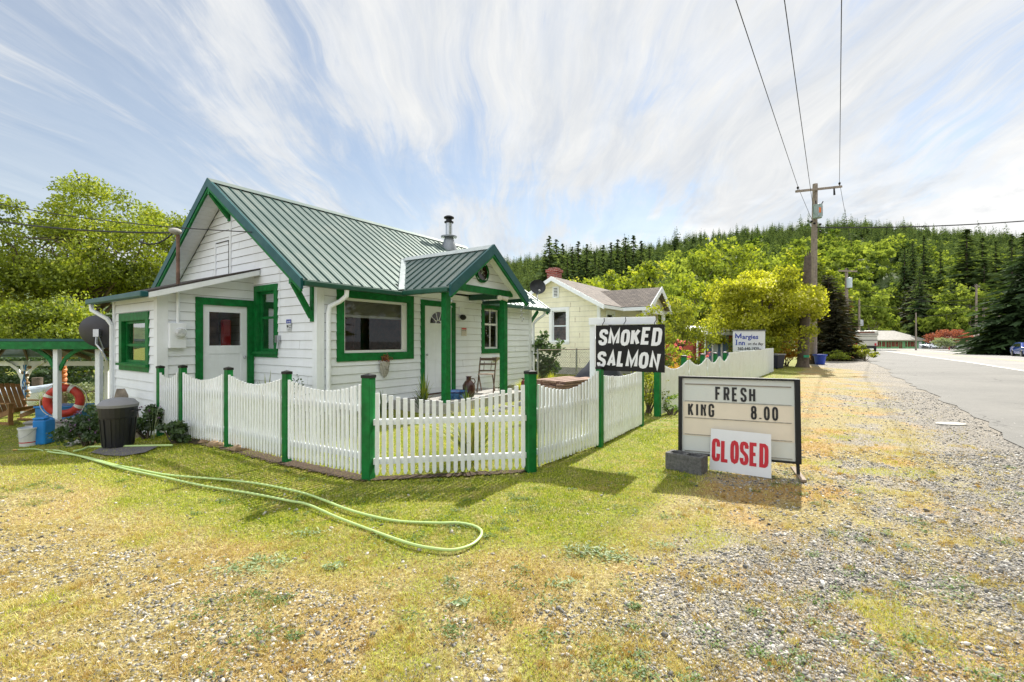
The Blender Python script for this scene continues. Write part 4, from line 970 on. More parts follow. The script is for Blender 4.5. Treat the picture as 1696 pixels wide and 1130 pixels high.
def text_mesh(parent, text, fn, x, z, size, mat, name='lettering', xs=1.0, bold=0, slant=0, o=.003, align='LEFT'):
    cu = bpy.data.curves.new('text', 'FONT'); cu.body = text; cu.size = size; cu.offset = bold; cu.shear = slant; cu.align_x = align; cu.resolution_u = 2
    ob = bpy.data.objects.new('text', cu); COL.objects.link(ob); bpy.context.view_layer.update()
    me = bpy.data.meshes.new_from_object(ob.evaluated_get(bpy.context.evaluated_depsgraph_get()))
    bpy.data.objects.remove(ob)
    for v in me.vertices: v.co = fn(x + v.co.x * xs, z + v.co.y, o)
    me.materials.clear(); me.materials.append(mat); me.name = name
    r = bpy.data.objects.new(name, me); COL.objects.link(r); r.parent = parent; return r
M_ink = pmat('black_lettering', (.010, .010, .011), .5, var=.1); M_redink = pmat('red_lettering', (.55, .012, .03), .5, var=.05); M_blueink = pmat('blue_lettering', (.02, .05, .36), .5, var=.05)
M_chalk = pmat('white_lettering', (.80, .80, .84), .55, var=.05)

# hanging sign with its white post
def at2(px, Y, z): return Vector(((px - 848) / F * Y, Y, z))
sp = thing('sign_post', 'white wooden post with a long horizontal arm carrying the black salmon sign', 'sign post', (at2(982, 6.45, 0).x, 6.45, 0), R(-22))
mb = MB(); mb.box(-.038, .038, -.038, .038, -.1, 1.775); mb.build('post', M_white, sp, bevel=.004)
mb = MB(); mb.box(-.045, .86, -.075, -.039, 1.675, 1.775); mb.build('arm', M_white, sp, bevel=.004)
mb = MB(); mb.bar((.04, -.02, 1.45), (.22, -.02, 1.67), .03, .04); mb.build('brace', M_white, sp)
sg = thing('hanging_sign', 'black hanging board painted with white words for smoked salmon', 'sign', (at2(987, 6.30, 0).x, 6.30, 1.0), R(-31))
SW_, SH_ = .925, .62; mb = MB(); mb.box(0, SW_, -.008, .008, .045, .045 + SH_); mb.build('board', pmat('black_board', (.008, .008, .009), .5, spec=.25, var=.4, vs=3, dirt=(.06, .05, .05), dirt_amt=.2, dirt_s=2.5), sg)
fn = lambda a, z, o: (a, -.008 - o, z)
lettering(sg, 'SMOKED', fn, .035, .395, .122, .225, .045, .015, M_chalk, slant=.13, jit=.05, widths={'M': 1.28}, seed=3)
lettering(sg, 'SALMON', fn, .015, .095, .124, .225, .045, .015, M_chalk, slant=.12, jit=.05, widths={'M': 1.28, 'L': .85}, seed=8)
mb = MB()
for x in (.10, .40, .80): mb.tube([(x, 0, .64), (x - .01, .012, .68), (x + .01, .03, .72), (x, .05, .77)], .005, 6)
mb.build('hook', M_dark, sg)

# letter board sign
A = Vector((1.965, 5.32, 0)); B = Vector((3.085, 4.86, 0)); bd = (B - A).normalized(); BW = (B - A).length; ba = math.atan2(bd.y, bd.x)
rb = thing('letter_board_sign', 'pale letter-track sign board in a dark steel frame reading fresh king and a price', 'sign', tuple(A), ba)
lean = .085
def LB_(a, z, o=0): return (a, z * lean - .045 - o, z)     # board face, leaning back
def lbox(mb, a0, a1, z0, z1, o0, o1, m=0): return mb.hexa([LB_(a0, z0, o0), LB_(a1, z0, o0), LB_(a1, z0, o1), LB_(a0, z0, o1), LB_(a0, z1, o0), LB_(a1, z1, o0), LB_(a1, z1, o1), LB_(a0, z1, o1)], m)
zb, zt = .145, 1.035
mb = MB(); lbox(mb, .012, BW - .055, zb + .02, zt - .02, -.045, .0)
pn = mb.build('panel', pmat('milky_acrylic', (.60, .63, .60), .35, var=.05, vs=1.5, dirt=(.66, .60, .48), dirt_amt=.5, dirt_s=.9), rb)
# the sun-yellowed middle of the milky face
mb = MB(); lbox(mb, .03, BW - .06, .36, .745, .0005, .0015); mb.build('yellowed_panel', pmat('yellowed_acrylic', (.74, .66, .53), .35, var=.05, vs=2, dirt=(.60, .55, .45), dirt_amt=.35, dirt_s=1.4), rb)
mb = MB(); lbox(mb, -.02, .022, zb, zt + .004, -.05, .03); lbox(mb, BW - .052, BW - .004, zb, zt + .004, -.05, .03); lbox(mb, .022, BW - .052, zt - .016, zt + .004, -.05, .026); lbox(mb, .022, BW - .052, zb, zb + .018, -.05, .026); mb.build('frame', M_dark, rb)
for z in (.945, .752, .562, .372, .185):
    mb = MB(); lbox(mb, .05, BW - .085, z, z + (.010 if z > .9 else .005), .001, .009); mb.build('letter_track', pmat('dirty_track', (.24, .22, .19), .7, var=.6, vs=20) if z < .9 else M_pole, rb)
lettering(rb, 'FRESH', LB_, .375, .770, .062, .158, .0235, .024, M_ink, o0=.006)
lettering(rb, 'KING', LB_, .085, .582, .060, .150, .0225, .022, M_ink, widths={'I': .55}, o0=.006)
lettering(rb, '8.00', LB_, .735, .582, .058, .150, .0225, .022, M_ink, widths={'.': .42}, o0=.006)
mb = MB(); mb.bar((BW - .03, -.0, zb + .02), (BW - .03, -.03, .02), .03, .03, up=(1, 0, 0)); mb.build('leg', M_dark, rb)
mb = MB(); mb.bar((.0, -.0, zb + .02), (.0, -.03, .02), .03, .03, up=(1, 0, 0)); mb.build('leg', M_dark, rb)
for x in (BW - .02, -.0): mb = MB(); mb.box(x - .03, x + .03, -.24, .30, .006, .034); mb.build('foot', M_wood, rb, bevel=.004)
# closed sign leaning on it
c0 = gp(1176, 778); c1 = gp(1278, 793); e = (c1 - c0); ca = math.atan2(e.y, e.x)
cs = thing('closed_sign', 'small white sign with red capitals leaning against the letter board', 'sign', (c0.x, c0.y, .0), ca); CWd = e.length
def CF(a, z, o=0): return (a, z * .09 - .03 - o, z + .01)
mb = MB(); mb.hexa([CF(0, 0, 0), CF(CWd, 0, 0), CF(CWd, 0, .006), CF(0, 0, .006), CF(.01, .455, 0), CF(CWd - .005, .455, 0), CF(CWd - .005, .455, .006), CF(.01, .455, .006)]); mb.build('board', pmat('sign_white', (.76, .78, .82), .4, var=.03), cs)
lettering(cs, 'CLOSED', CF, .022, .10, .086, .25, .037, .008, M_redink, o0=.008)
# cinder block
p = gp(1102, 777); q = gp(1153, 787); e = q - p
cb = thing('cinder_block', 'rough grey concrete block with two open cores on the grass beside the letter board', 'concrete block', (p.x, p.y, 0), math.atan2(e.y, e.x) + .0)
mb = MB(); L_, D_, Hh = .40, .195, .19
xs_ = [0, .035, .18, .22, .365, L_]; ys_ = [0, .035, D_ - .035, D_]
solid = lambda i, j: not (j == 1 and i in (1, 3))
for i in range(5):
    for j in range(3):
        x0, x1, y0, y1 = xs_[i], xs_[i + 1], ys_[j], ys_[j + 1]
        if solid(i, j):
            mb.add([(x0, y0, Hh), (x1, y0, Hh), (x1, y1, Hh), (x0, y1, Hh)], [(0, 1, 2, 3)])
            if j == 0: mb.add([(x0, 0, 0), (x1, 0, 0), (x1, 0, Hh), (x0, 0, Hh)], [(0, 1, 2, 3)])
            if j == 2: mb.add([(x0, D_, 0), (x1, D_, 0), (x1, D_, Hh), (x0, D_, Hh)], [(0, 3, 2, 1)])
            if i == 0: mb.add([(0, y0, 0), (0, y1, 0), (0, y1, Hh), (0, y0, Hh)], [(0, 3, 2, 1)])
            if i == 4: mb.add([(L_, y0, 0), (L_, y1, 0), (L_, y1, Hh), (L_, y0, Hh)], [(0, 1, 2, 3)])
        else:
            mb.add([(x0, y0, 0), (x1, y0, 0), (x1, y1, 0), (x0, y1, 0), (x0, y0, Hh), (x1, y0, Hh), (x1, y1, Hh), (x0, y1, Hh)], [(0, 1, 5, 4), (1, 2, 6, 5), (2, 3, 7, 6), (3, 0, 4, 7), (0, 1, 2, 3)])
mb.build('block', pmat('cinder_concrete', (.13, .13, .13), .95, var=.4, vs=30, bump=.9, bs=70), cb)

# garden hose
M_hose = pmat('green_hose', (.50, .66, .26), .4, var=.08, vs=4)
hp = [(30, 748), (60, 745), (95, 747), (80, 750), (40, 749)]
main = [(30, 747), (60, 746), (85, 752), (125, 757), (160, 767), (215, 782), (275, 795), (340, 809), (420, 822), (480, 834), (510, 840), (560, 862), (620, 885), (680, 906), (720, 914), (752, 916), (780, 908), (795, 895), (797, 884), (785, 876), (760, 871), (720, 871), (660, 868), (610, 858), (570, 846), (540, 834), (500, 820), (440, 807), (380, 799), (320, 794), (270, 789), (225, 780), (190, 773), (150, 762), (122, 756), (100, 750), (75, 747)]
def smooth_px(pp, k=5):
    out = []
    for i in range(len(pp) - 1):
        p0, p1, p2, p3 = pp[max(i - 1, 0)], pp[i], pp[i + 1], pp[min(i + 2, len(pp) - 1)]
        for j in range(k):
            t = j / k
            out.append(tuple(.5 * ((2 * p1[c]) + (-p0[c] + p2[c]) * t + (2 * p0[c] - 5 * p1[c] + 4 * p2[c] - p3[c]) * t * t + (-p0[c] + 3 * p1[c] - 3 * p2[c] + p3[c]) * t ** 3) for c in (0, 1)))
    return out + [pp[-1]]
W3 = [gp(*p) + Vector((0, 0, .022)) for p in smooth_px(main)]
mb = MB(); mb.tube(W3, .0105, 10); hose = mb.build('garden_hose', M_hose, None, smooth=True); cpl = MB(); cpl.tube([W3[0] - (W3[1] - W3[0]).normalized() * .07, W3[0]], [.019, .016], 8); cpl.build('coupling', pmat('brass', (.45, .30, .10), .35, metal=.8), hose); tag(hose, 'pale green garden hose laid in a long narrow loop over the lawn', 'hose')
W3 = [gp(*p) + Vector((0, 0, .028)) for p in smooth_px([(122, 751), (137, 748), (148, 744), (180, 743), (230, 742), (286, 741)])]
mb = MB(); mb.tube(W3, .014, 8); h2 = mb.build('garden_hose', M_hose, None, smooth=True); tag(h2, 'short length of pale hose lying in front of the dark rubbish bin', 'hose')

# ---------------------------------------------------------------- left garden: bin, driftwood, pavilion and its things
def bin_(name, label, loc, h, r0, r1, mat, lidmat, n=24, group=None, handles=True, lid_dome=.10, ribs=True):
    t = thing(name, label, 'rubbish bin', tuple(loc), 0, group); mb = MB(); nn = n
    prof = [(r0 * .98, 0), (r0, .02), (r0 + (r1 - r0) * .72, h * .72), (r0 + (r1 - r0) * .73 + .012, h * .73), (r1 + .012, h)]
    mb.lathe([(.001, .01)] + prof, nn)
    mb.build('body', mat, t, smooth=False)
    if ribs:
        rbm = MB()
        for i in range(14):
            a = i * 2 * math.pi / 14; c, s = math.cos(a), math.sin(a); rbm.bar((c * r0, s * r0, .04), (c * (r0 + (r1 - r0) * .7), s * (r0 + (r1 - r0) * .7), h * .70), .03, .018, up=(c, s, 0))
        rbm.build('rib', mat, t)
    l = MB(); l.lathe([(r1 + .018, h - .02), (r1 + .022, h + .015), (r1 * .8, h + lid_dome * .8), (r1 * .3, h + lid_dome), (.001, h + lid_dome)], nn); l.build('lid', lidmat, t, smooth=True)
    if handles:
        for s in (-1, 1): m = MB(); m.box(s * (r1 + .01), s * (r1 + .06), -.06, .06, h * .86, h * .89); m.build('handle', mat, t)
    return t
M_lid = pmat('grey_plastic_lid', (.22, .22, .23), .55, var=.1)
p = gp(196, 741); bn = bin_('rubbish_bin', 'dark round rubbish bin with a domed grey lid against the white entry wall', p, .58, .165, .205, M_black, M_lid)
def driftwood(label, loc, h, w, seed, rot=0):
    rn = random.Random(seed); t = thing('driftwood_stump', label, 'driftwood', loc, rot); mb = MB(); n = 12; lv = 9; prev = None
    for i in range(lv + 1):
        u = i / lv; s = (1 - .35 * u ** 2) * (1 if u < 1 else .75)
        for k in range(n):
            a = 2 * math.pi * k / n; q = s * (1 + .22 * math.sin(3 * a + seed) + rn.uniform(-.1, .1)); mb.v.append((w * q * math.cos(a), w * .55 * q * math.sin(a), h * u + rn.uniform(-.02, .02)))
    for i in range(lv):
        for k in range(n): mb.f.append((i * n + k, i * n + (k + 1) % n, (i + 1) * n + (k + 1) % n, (i + 1) * n + k)); mb.m.append(0)
    mb.f.append(tuple(lv * n + k for k in range(n))); mb.m.append(0)
    mb.build('wood', pmat('driftwood_grey', (.26, .22, .18), .9, var=.45, vs=9, bump=1, bs=26), t, smooth=True)
pw = on(200, 8.35); driftwood('tall upright piece of grey driftwood behind the rubbish bin', (pw.x, pw.y, gzf(pw.x, pw.y)), 1.0, .135, 2, .3)
pw = on(219, 8.2); driftwood('short weathered driftwood block right of the tall driftwood', (pw.x, pw.y, gzf(pw.x, pw.y)), .74, .12, 5, .9)

# satellite dishes
def dish(name, label, loc, rotz, r, tilt, mast, mat=M_black):
    t = thing(name, label, 'satellite dish', tuple(loc), rotz); T = Matrix.Rotation(tilt, 4, 'X')
    mb = MB(); mb.lathe([(.001, 0), (r * .5, .05 * r), (r * .85, .15 * r), (r, .22 * r), (r * .99, .25 * r), (r * .8, .17 * r), (r * .4, .06 * r), (.001, .03)], 28, ax='y')
    mb.v = [tuple(T @ Vector((v[0], v[1], v[2] * .92))) for v in mb.v]; mb.build('reflector', mat, t, smooth=True)
    a = MB(); a.tube([T @ Vector((0, -.02, -.05)), T @ Vector((0, .18 * r, -r * .95)), T @ Vector((0, r * 1.15, -r * .75))], .014, 6); a.build('feed_arm', M_steel, t)
    f = MB(); f.tube([T @ Vector((0, r * 1.1, -r * .75)), T @ Vector((0, r * .9, -r * .65))], .035, 8); f.build('receiver', M_conc, t)
    m = MB(); m.box(-.05, .05, -.09, -.0, -.09, .07); m.tube([(0, -.05, -.05), (0, -.07, -.25)] + mast, .022, 8); m.build('mount', M_steel, t)
    return t
p = at(163, 551, 9.75); dish('satellite_dish', 'large dark satellite dish seen from behind at the left corner of the entry', p, R(14), .40, R(14), [(0.12, -.1, -.4), (.2, -.1, -.6)], pmat('dish_grey', (.05, .05, .07), .4, var=.1))
p = at(890, 476, 15.0); dish('satellite_dish', 'round black satellite dish above the far end of the cottage roof', p, R(190), .27, R(10), [(.0, .05, -.40)], M_black)

# the garden pavilion (parts hold their own pieces)
pav = thing('garden_pavilion', 'low open garden shelter with green roof edge and white posts left of the cottage', 'pavilion', (-10.2, 10.2, gzf(-10.2, 10.2)))
pz = gzf(-10.2, 10.2); X0, X1, Y0, Y1 = -1.12, 1.05, 0, 2.5; ZF = 1.50 - pz; ZB = 1.03 - pz
mb = MB(); mb.hexa([(X0, Y0 - .18, ZF - .055), (X1, Y0 - .18, ZF - .055), (X1, Y1 + .2, ZB - .04), (X0 - 3.6, Y1 + .2, ZB - .04), (X0, Y0 - .18, ZF), (X1, Y0 - .18, ZF), (X1, Y1 + .2, ZB), (X0 - 3.6, Y1 + .2, ZB)]); mb.build('roof', M_teal, pav)
mb = MB(); mb.box(X0 + .02, X1, Y0 - .17, Y0 - .12, ZF - .23, ZF - .06); mb.build('fascia', M_green, pav)
mb = MB(); mb.hexa([(X0 - .02, Y0 - .12, ZF - .22), (X0 + .02, Y0 - .12, ZF - .22), (X0 - 3.58, Y1 + .18, ZB - .22), (X0 - 3.62, Y1 + .18, ZB - .22), (X0 - .02, Y0 - .12, ZF - .06), (X0 + .02, Y0 - .12, ZF - .06), (X0 - 3.58, Y1 + .18, ZB - .06), (X0 - 3.62, Y1 + .18, ZB - .06)]); mb.build('side_fascia', M_white, pav)
for i in range(7):
    mb = MB(); x = X0 + .1 + i * .33; w_ = x - 3.3 * (6 - i) / 6; mb.hexa([(x, Y0 - .1, ZF - .17), (x + .05, Y0 - .1, ZF - .17), (w_ + .05, Y1 + .1, ZB - .13), (w_, Y1 + .1, ZB - .13), (x, Y0 - .1, ZF - .06), (x + .05, Y0 - .1, ZF - .06), (w_ + .05, Y1 + .1, ZB - .045), (w_, Y1 + .1, ZB - .045)]); mb.build('rafter', pmat('brown_rafter', (.10, .06, .04), .8), pav)
mb = MB(); mb.box(X0 - 3.5, X1 + .02, Y1 - .06, Y1 + .0, ZB - .27, ZB - .14); mb.build('rear_beam', M_white, pav)
def ppost(x, y, ztop, dz=0, br=True, nm='post'):
    m = MB(); m.box(x - .05, x + .05, y - .05, y + .05, -.1 + dz, ztop); o = m.build(nm, M_white, pav)
    if br:
        for s in (-1, 1):
            b = MB(); oo = [(0, 0), (.55, 0), (.53, -.05), (.42, -.075), (.37, -.15), (.24, -.18), (.19, -.28), (.10, -.32), (.07, -.46), (0, -.50)]
            # an arched scroll bracket with an open triangle
            for (p0, p1, w_) in (((.05, -.5), (.18, -.24), .05), ((.18, -.24), (.36, -.10), .055), ((.36, -.10), (.56, -.015), .05)):
                b.bar((x + s * p0[0], y - .0, ztop + p0[1]), (x + s * p1[0], y, ztop + p1[1]), .035, w_, up=(0, 1, 0)) if False else b.bar((x + s * p0[0], y, ztop + p0[1]), (x + s * p1[0], y, ztop + p1[1]), .035, w_ * 1.5)
            b.build('brace', M_green if y < 1 else M_white, o)
fpX = at(95, 600, 10.2).x + 10.2; ppost(fpX, 0, ZF - .20)
ppost(at(161, 600, 10.2).x + 10.2, .05, ZF - .20, br=False)
ppost(at(40, 600, 12.6).x + 10.2, 2.4, ZB - .13); ppost(at(178, 600, 12.6).x + 10.2, 2.4, ZB - .13, br=False)

# lifebuoy
M_buoy = pmat('orange_red_buoy', (.50, .035, .02), .55, var=.25, vs=7, dirt=(.30, .12, .08), dirt_amt=.4); M_band = pmat('buoy_band', (.70, .68, .62), .6)
p = at(106, 664, 10.45); lb = thing('lifebuoy', 'weathered red lifebuoy with white bands hanging by the front shelter post', 'lifebuoy', tuple(p), R(20))
def torus(mb, Rm, rm, a0, a1, n=28, m=10, bulge=0, ax=1.0):
    pts = []; rr = []
    o = len(mb.v)
    for i in range(n + 1):
        a = a0 + (a1 - a0) * i / n
        for k in range(m):
            b = 2 * math.pi * k / m; q = Rm + rm * math.cos(b); mb.v.append((q * math.cos(a), rm * math.sin(b) * ax, q * math.sin(a)))
    for i in range(n):
        for k in range(m): mb.f.append((o + i * m + k, o + i * m + (k + 1) % m, o + (i + 1) * m + (k + 1) % m, o + (i + 1) * m + k)); mb.m.append(0)
mb = MB(); torus(mb, .295, .085, 0, 2 * math.pi, 36, 12); rg = mb.build('ring', M_buoy, lb, smooth=True)
for i in range(4): mb = MB(); a = R(40 + 90 * i); torus(mb, .295, .091, a, a + .22, 4, 12); mb.build('band', M_band, lb, smooth=True)
mb = MB()
for i in range(4):
    a0 = R(46 + 90 * i); mb.tube([((.40 + .03 * math.sin(math.pi * t)) * math.cos(a0 + t * R(90)), -.02, (.40 + .03 * math.sin(math.pi * t)) * math.sin(a0 + t * R(90))) for t in [j / 8 for j in range(9)]], .008, 5)
mb.build('grab_rope', M_band, lb); lb.rotation_euler = (0, R(-18), R(20))
# bucket, blue containers
p = gp(47, 738); bk = thing('bucket', 'white plastic bucket with a red stripe on the gravel by the low block wall', 'bucket', tuple(p)); mb = MB(); mb.lathe([(.001, .0), (.125, 0), (.145, .36), (.155, .36), (.155, .33)], 24); mb.lathe([(.135, .355), (.12, .05), (.001, .05)], 24); mb.build('body', pmat('bucket_white', (.72, .72, .72), .45), bk, smooth=True)
mb = MB(); mb.lathe([(.129, .065), (.1302, .085)], 24); mb.build('stripe', M_redink, bk); mb = MB(); mb.tube([(-.15, 0, .33), (-.10, -.12, .22), (0, -.165, .16), (.10, -.12, .22), (.15, 0, .33)], .004, 5); mb.build('handle', M_steel, bk)
M_blue = pmat('blue_plastic', (.015, .22, .62), .35, var=.12, vs=4); M_blue2 = pmat('faded_blue_paint', (.03, .20, .50), .6, var=.2)
p = gp(73, 735); t = thing('water_container', 'bright blue plastic container standing beside the white bucket', 'container', (p.x, p.y, p.z), .2); mb = MB(); mb.box(-.11, .11, -.14, .14, 0, .50); mb.build('body', M_blue, t, bevel=.03); mb = MB(); mb.box(-.10, .10, -.15, .0, .505, .54); mb.lathe([(.03, .50), (.03, .56), (.001, .56)], 12, (0, .07, 0)); mb.build('cap', M_blue, t, bevel=.01)
p = on(112, 10.9); t = thing('storage_box', 'long blue box under the red lifebuoy, behind the front post', 'box', (p.x - .05, p.y, p.z), .1); mb = MB(); mb.box(-.5, .42, -.2, .3, .02, .50); mb.build('body', M_blue2, t, bevel=.02); mb = MB(); mb.box(-.52, .44, -.22, .32, .50, .54); mb.build('lid', M_blue, t, bevel=.01)
# low block wall and boulders
p = gp(24, 733); t = thing('block_wall', 'low grey block wall behind the white bucket', 'wall', (p.x, p.y + .3, p.z - .05), R(22)); mb = MB(); mb.box(-.05, 1.0, -.09, .09, -.1, .38); mb.build('wall', M_conc, t, bevel=.02); mb = MB(); mb.box(-.07, 1.02, -.11, .11, .38, .43); mb.build('coping', M_rock, t, bevel=.015)
def rock(label, loc, r, seed, mat=M_rock, cat='rock', name='rock'):
    rn = random.Random(seed); mb = MB(); mb.ell((0, 0, r * .35), (r, r * .75, r * .55), 9, 6, jit=.14); o = mb.build(name, mat, None, smooth=True); o.location = loc; o.rotation_euler = (0, 0, rn.uniform(0, 6)); return tag(o, label, cat)
p = gp(106, 727); rock('pale flat boulder at the foot of the garden bed, left of the flowering shrub', (p.x, p.y, p.z - .03), .24, 3, pmat('pale_rock', (.42, .42, .40), .9, var=.2, bump=.6, bs=20))
p = gp(130, 736); rock('small dark rock right of the pale boulder', (p.x, p.y, p.z), .12, 8)
p = gp(158, 733); rock('small reddish rock left of the rubbish bin', (p.x, p.y, p.z - .02), .11, 12, pmat('red_rock', (.28, .16, .12), .9, var=.3, bump=.6, bs=20))
p = gp(116, 738); rock('flat grey rock at the lawn edge below the pale boulder', (p.x, p.y, p.z - .02), .10, 15)
for i, (px, py, lab) in enumerate(((335, 735, 'brown stone under the fence, nearest the driftwood end'), (352, 741, 'brown stone under the fence beside its third green post'), (396, 748, 'flat tan stone at the fence foot right of the third post'))):
    p = gp(px, py); rock(lab, (p.x, p.y + .05, p.z - .02), .09 + .02 * i, 30 + i, pmat('tan_rock', (.32, .22, .13), .9, var=.3, bump=.6, bs=20))
# float string on the rear post
p = at(46, 610, 12.45); t = thing('float_string', 'string of cork fishing floats and blue rope hanging on the rear shelter post', 'fishing floats', (p.x, p.y, p.z)); rn = random.Random(6)
for i in range(13):
    mb = MB(); x = rn.uniform(-.09, .09); mb.ell((x, rn.uniform(-.08, 0), -.07 * i + .02), (.055 - .001 * i, .05, .045), 10, 7); mb.build('float', M_band if i % 3 == 1 else pmat('cork', (.34, .22, .12), .8, var=.3), t, smooth=True)
for k in range(3): mb = MB(); mb.tube([(.03 * k - .03 + .03 * math.sin(j + k), -.09, .10 - .12 * j) for j in range(10)], .010, 5); mb.build('rope', M_blue2, t)
# wooden garden chair
def adirondack(label, loc, rot):
    t = thing('garden_chair', label, 'chair', loc, rot); M = pmat('honey_wood', (.26, .13, .045), .6, var=.25, vs=8)
    for s in (-1, 1):
        mb = MB(); mb.bar((s * .28, -.35, .02), (s * .28, .55, .0), .03, .09); mb.bar((s * .28, -.38, .36), (s * .28, .45, .10), .03, .10); mb.build('side_rail', M, t)
        mb = MB(); mb.bar((s * .31, -.32, 0), (s * .31, -.32, .52), .09, .03, up=(0, 1, 0)); mb.build('leg', M, t)
        mb = MB(); mb.bar((s * .33, -.42, .54), (s * .33, .30, .52), .12, .025); mb.build('armrest', M, t)
    for i in range(6): mb = MB(); y = -.34 + i * .09; mb.box(-.27, .27, y, y + .075, .40 - i * .028, .42 - i * .028); mb.build('seat_slat', M, t)
    for i in range(6):
        mb = MB(); x = -.25 + i * .1; mb.bar((x, .16, .26), (x * 1.1, .55, .92 + .06 * math.cos(x * 5)), .085, .02, up=(0, 1, 0)); mb.build('back_slat', M, t)
    return t
p = gp(30, 700); adirondack('honey brown slatted garden chair on the sunny grass at the left edge', (p.x, p.y, p.z), R(75))
p = gp(18, 690); t = thing('boat', 'small white and blue covered dinghy at the far left edge', 'boat', (p.x - .9, p.y + .8, p.z), R(12)); mb = MB()
secs = [(-1.6, .45, .55), (-.8, .55, .6), (0, .5, .58), (.8, .32, .6), (1.4, .04, .68)]; o_ = 0
for x, w, h in secs:
    for a in range(9): th = math.pi * a / 8; mb.v.append((x, w * math.cos(th), h - h * .95 * math.sin(th) ** .8))
for i in range(4):
    for k in range(8): mb.f.append((i * 9 + k, i * 9 + k + 1, (i + 1) * 9 + k + 1, (i + 1) * 9 + k)); mb.m.append(0)
mb.build('hull', M_white, t, smooth=True); mb = MB()
for x, w, h in secs:
    for a in range(7): th = math.pi * a / 6; mb.v.append((x, (w + .02) * math.cos(th), h + .22 * math.sin(th)))
for i in range(4):
    for k in range(6): mb.f.append((i * 7 + k, i * 7 + k + 1, (i + 1) * 7 + k + 1, (i + 1) * 7 + k)); mb.m.append(0)
mb.build('cover', pmat('pale_blue_tarp', (.50, .58, .66), .7, var=.15, bump=.3, bs=8), t, smooth=True); t.scale = (.75, .8, .9)
# orange carved post, terracotta planter, garden log edging
p = on(105, 13.2); t = thing('carved_post', 'twisted orange wooden post behind the front shelter post', 'garden post', (p.x, p.y, p.z - .3)); mb = MB()
for i in range(24): a = i * .5; mb.v += [(.085 * math.cos(a + k * math.pi / 2), .085 * math.sin(a + k * math.pi / 2), .9 + i * .045) for k in range(4)]
for i in range(23):
    for k in range(4): mb.f.append((i * 4 + k, i * 4 + (k + 1) % 4, i * 4 + 4 + (k + 1) % 4, i * 4 + 4 + k)); mb.m.append(0)
mb.build('shaft', pmat('orange_stain', (.55, .17, .03), .6), t); mb = MB(); mb.box(-.06, .06, -.06, .06, -.1, .9); mb.build('base', M_wood, t)
p = on(168, 11.3); t = thing('flower_pot', 'square terracotta planter between the shelter posts by the wall', 'planter', (p.x, p.y, p.z)); mb = MB(); mb.lathe([(.001, 0), (.14, 0), (.19, .34), (.21, .34), (.21, .38), (.17, .38), (.16, .30), (.001, .30)], 4); mb.build('pot', M_terra, t); 
t = thing('log_edging', 'long brown log laid along the back of the garden lawn', 'log', tuple(on(20, 15.5))); mb = MB(); mb.tube([(-3, 0, .35), (0, .1, .40), (3, -.2, .42), (6.5, .1, .45)], [.12, .13, .12, .10], 9); mb.build('log', M_bark, t, smooth=True)
for i, px in enumerate((62,)): p = on(px, 15.2); t = thing('stump', 'cut tree stump standing on the garden log edging', 'stump', tuple(p)); mb = MB(); mb.lathe([(.16, 0), (.13, .30), (.14, .85), (.001, .86)], 12); mb.build('wood', M_bark, t, smooth=True)

# ---------------------------------------------------------------- things on and by the cottage
# green man planter
p = HP(1.50, -.07, .98) ; q0_ = HP(1.55, -.03, 0)
pl_ = thing('wall_planter', 'grey bearded face wall planter with dried flowers under the big front window', 'planter', tuple(HP(1.49, -.045, .86)), ANG)
mb = MB(); rows = [(-.17, .015), (-.12, .05), (-.06, .08), (0, .10), (.06, .115), (.12, .118), (.17, .125), (.175, .11)]
mb2 = MB(); rn = random.Random(2)
for z, w in rows:
    for k in range(13): a = math.pi * k / 12; j = 1 + rn.uniform(-.06, .06); mb.v.append((w * math.cos(a) * j, -w * .75 * math.sin(a) * j - .0, z))
for i in range(len(rows) - 1):
    for k in range(12): mb.f.append((i * 13 + k, i * 13 + k + 1, (i + 1) * 13 + k + 1, (i + 1) * 13 + k)); mb.m.append(0)
mb.ell((0, -.095, .04), (.014, .022, .035)); mb.ell((-.04, -.082, .075), (.024, .014, .012)); mb.ell((.04, -.082, .075), (.024, .014, .012)); mb.tube([(-.05, -.075, .0), (-.02, -.09, .012), (.02, -.09, .012), (.05, -.075, .0)], .010, 6)
for k in range(9): x = -.05 + k * .0125; mb.tube([(x, -.078, -.01), (x * .8 + .006, -.064, -.07), (x * .4, -.03, -.15)], .010, 5)
for s in (-1, 1): mb.ell((s * .105, -.03, .13), (.022, .022, .045))
mb.build('face_pot', pmat('cast_stone', (.40, .38, .34), .9, var=.25, vs=30, bump=.5, bs=60), pl_, smooth=True)
rng = np.random.default_rng(3); P = rng.normal(size=(160, 3)) * np.array([.055, .03, .04]) + np.array([0, -.05, .22]); V, Fc = leaves(P, .04, rng, .6); np_mesh('dried_flowers', V, Fc, L_red, pl_, rng.uniform(0, 1, 160))
P = rng.normal(size=(60, 3)) * np.array([.04, .03, .03]) + np.array([0, -.05, .25]); V, Fc = leaves(P, .03, rng, .6); np_mesh('yellow_flowers', V, Fc, L_orange, pl_, rng.uniform(0, 1, 60))
def wall_sign(name, label, pl, a, z, w, h, mat, cat='sign', o=.022):
    t = thing(name, label, cat, tuple(HP(0, 0, 0) + UD * pl(a, z).x + VD * pl(a, z).y + Vector((0, 0, z))), ANG + (0 if pl is PF else -math.pi / 2)); mb = MB(); mb.box(0, w, -o - .006, -o, 0, h); mb.build('plate', mat, t)
    return t, (lambda aa, zz, oo: (aa, -o - .006 - oo, zz))
t, fn_ = wall_sign('house_number', 'small green house number plate at the lower left of the big front window', PF, .535, 1.135, .30, .115, pmat('number_green', (.02, .22, .17), .5), 'number plate', o=-.062)
text_mesh(t, '16 672', fn_, .02, .022, .105, M_chalk, xs=.85, bold=.003, o=.002)
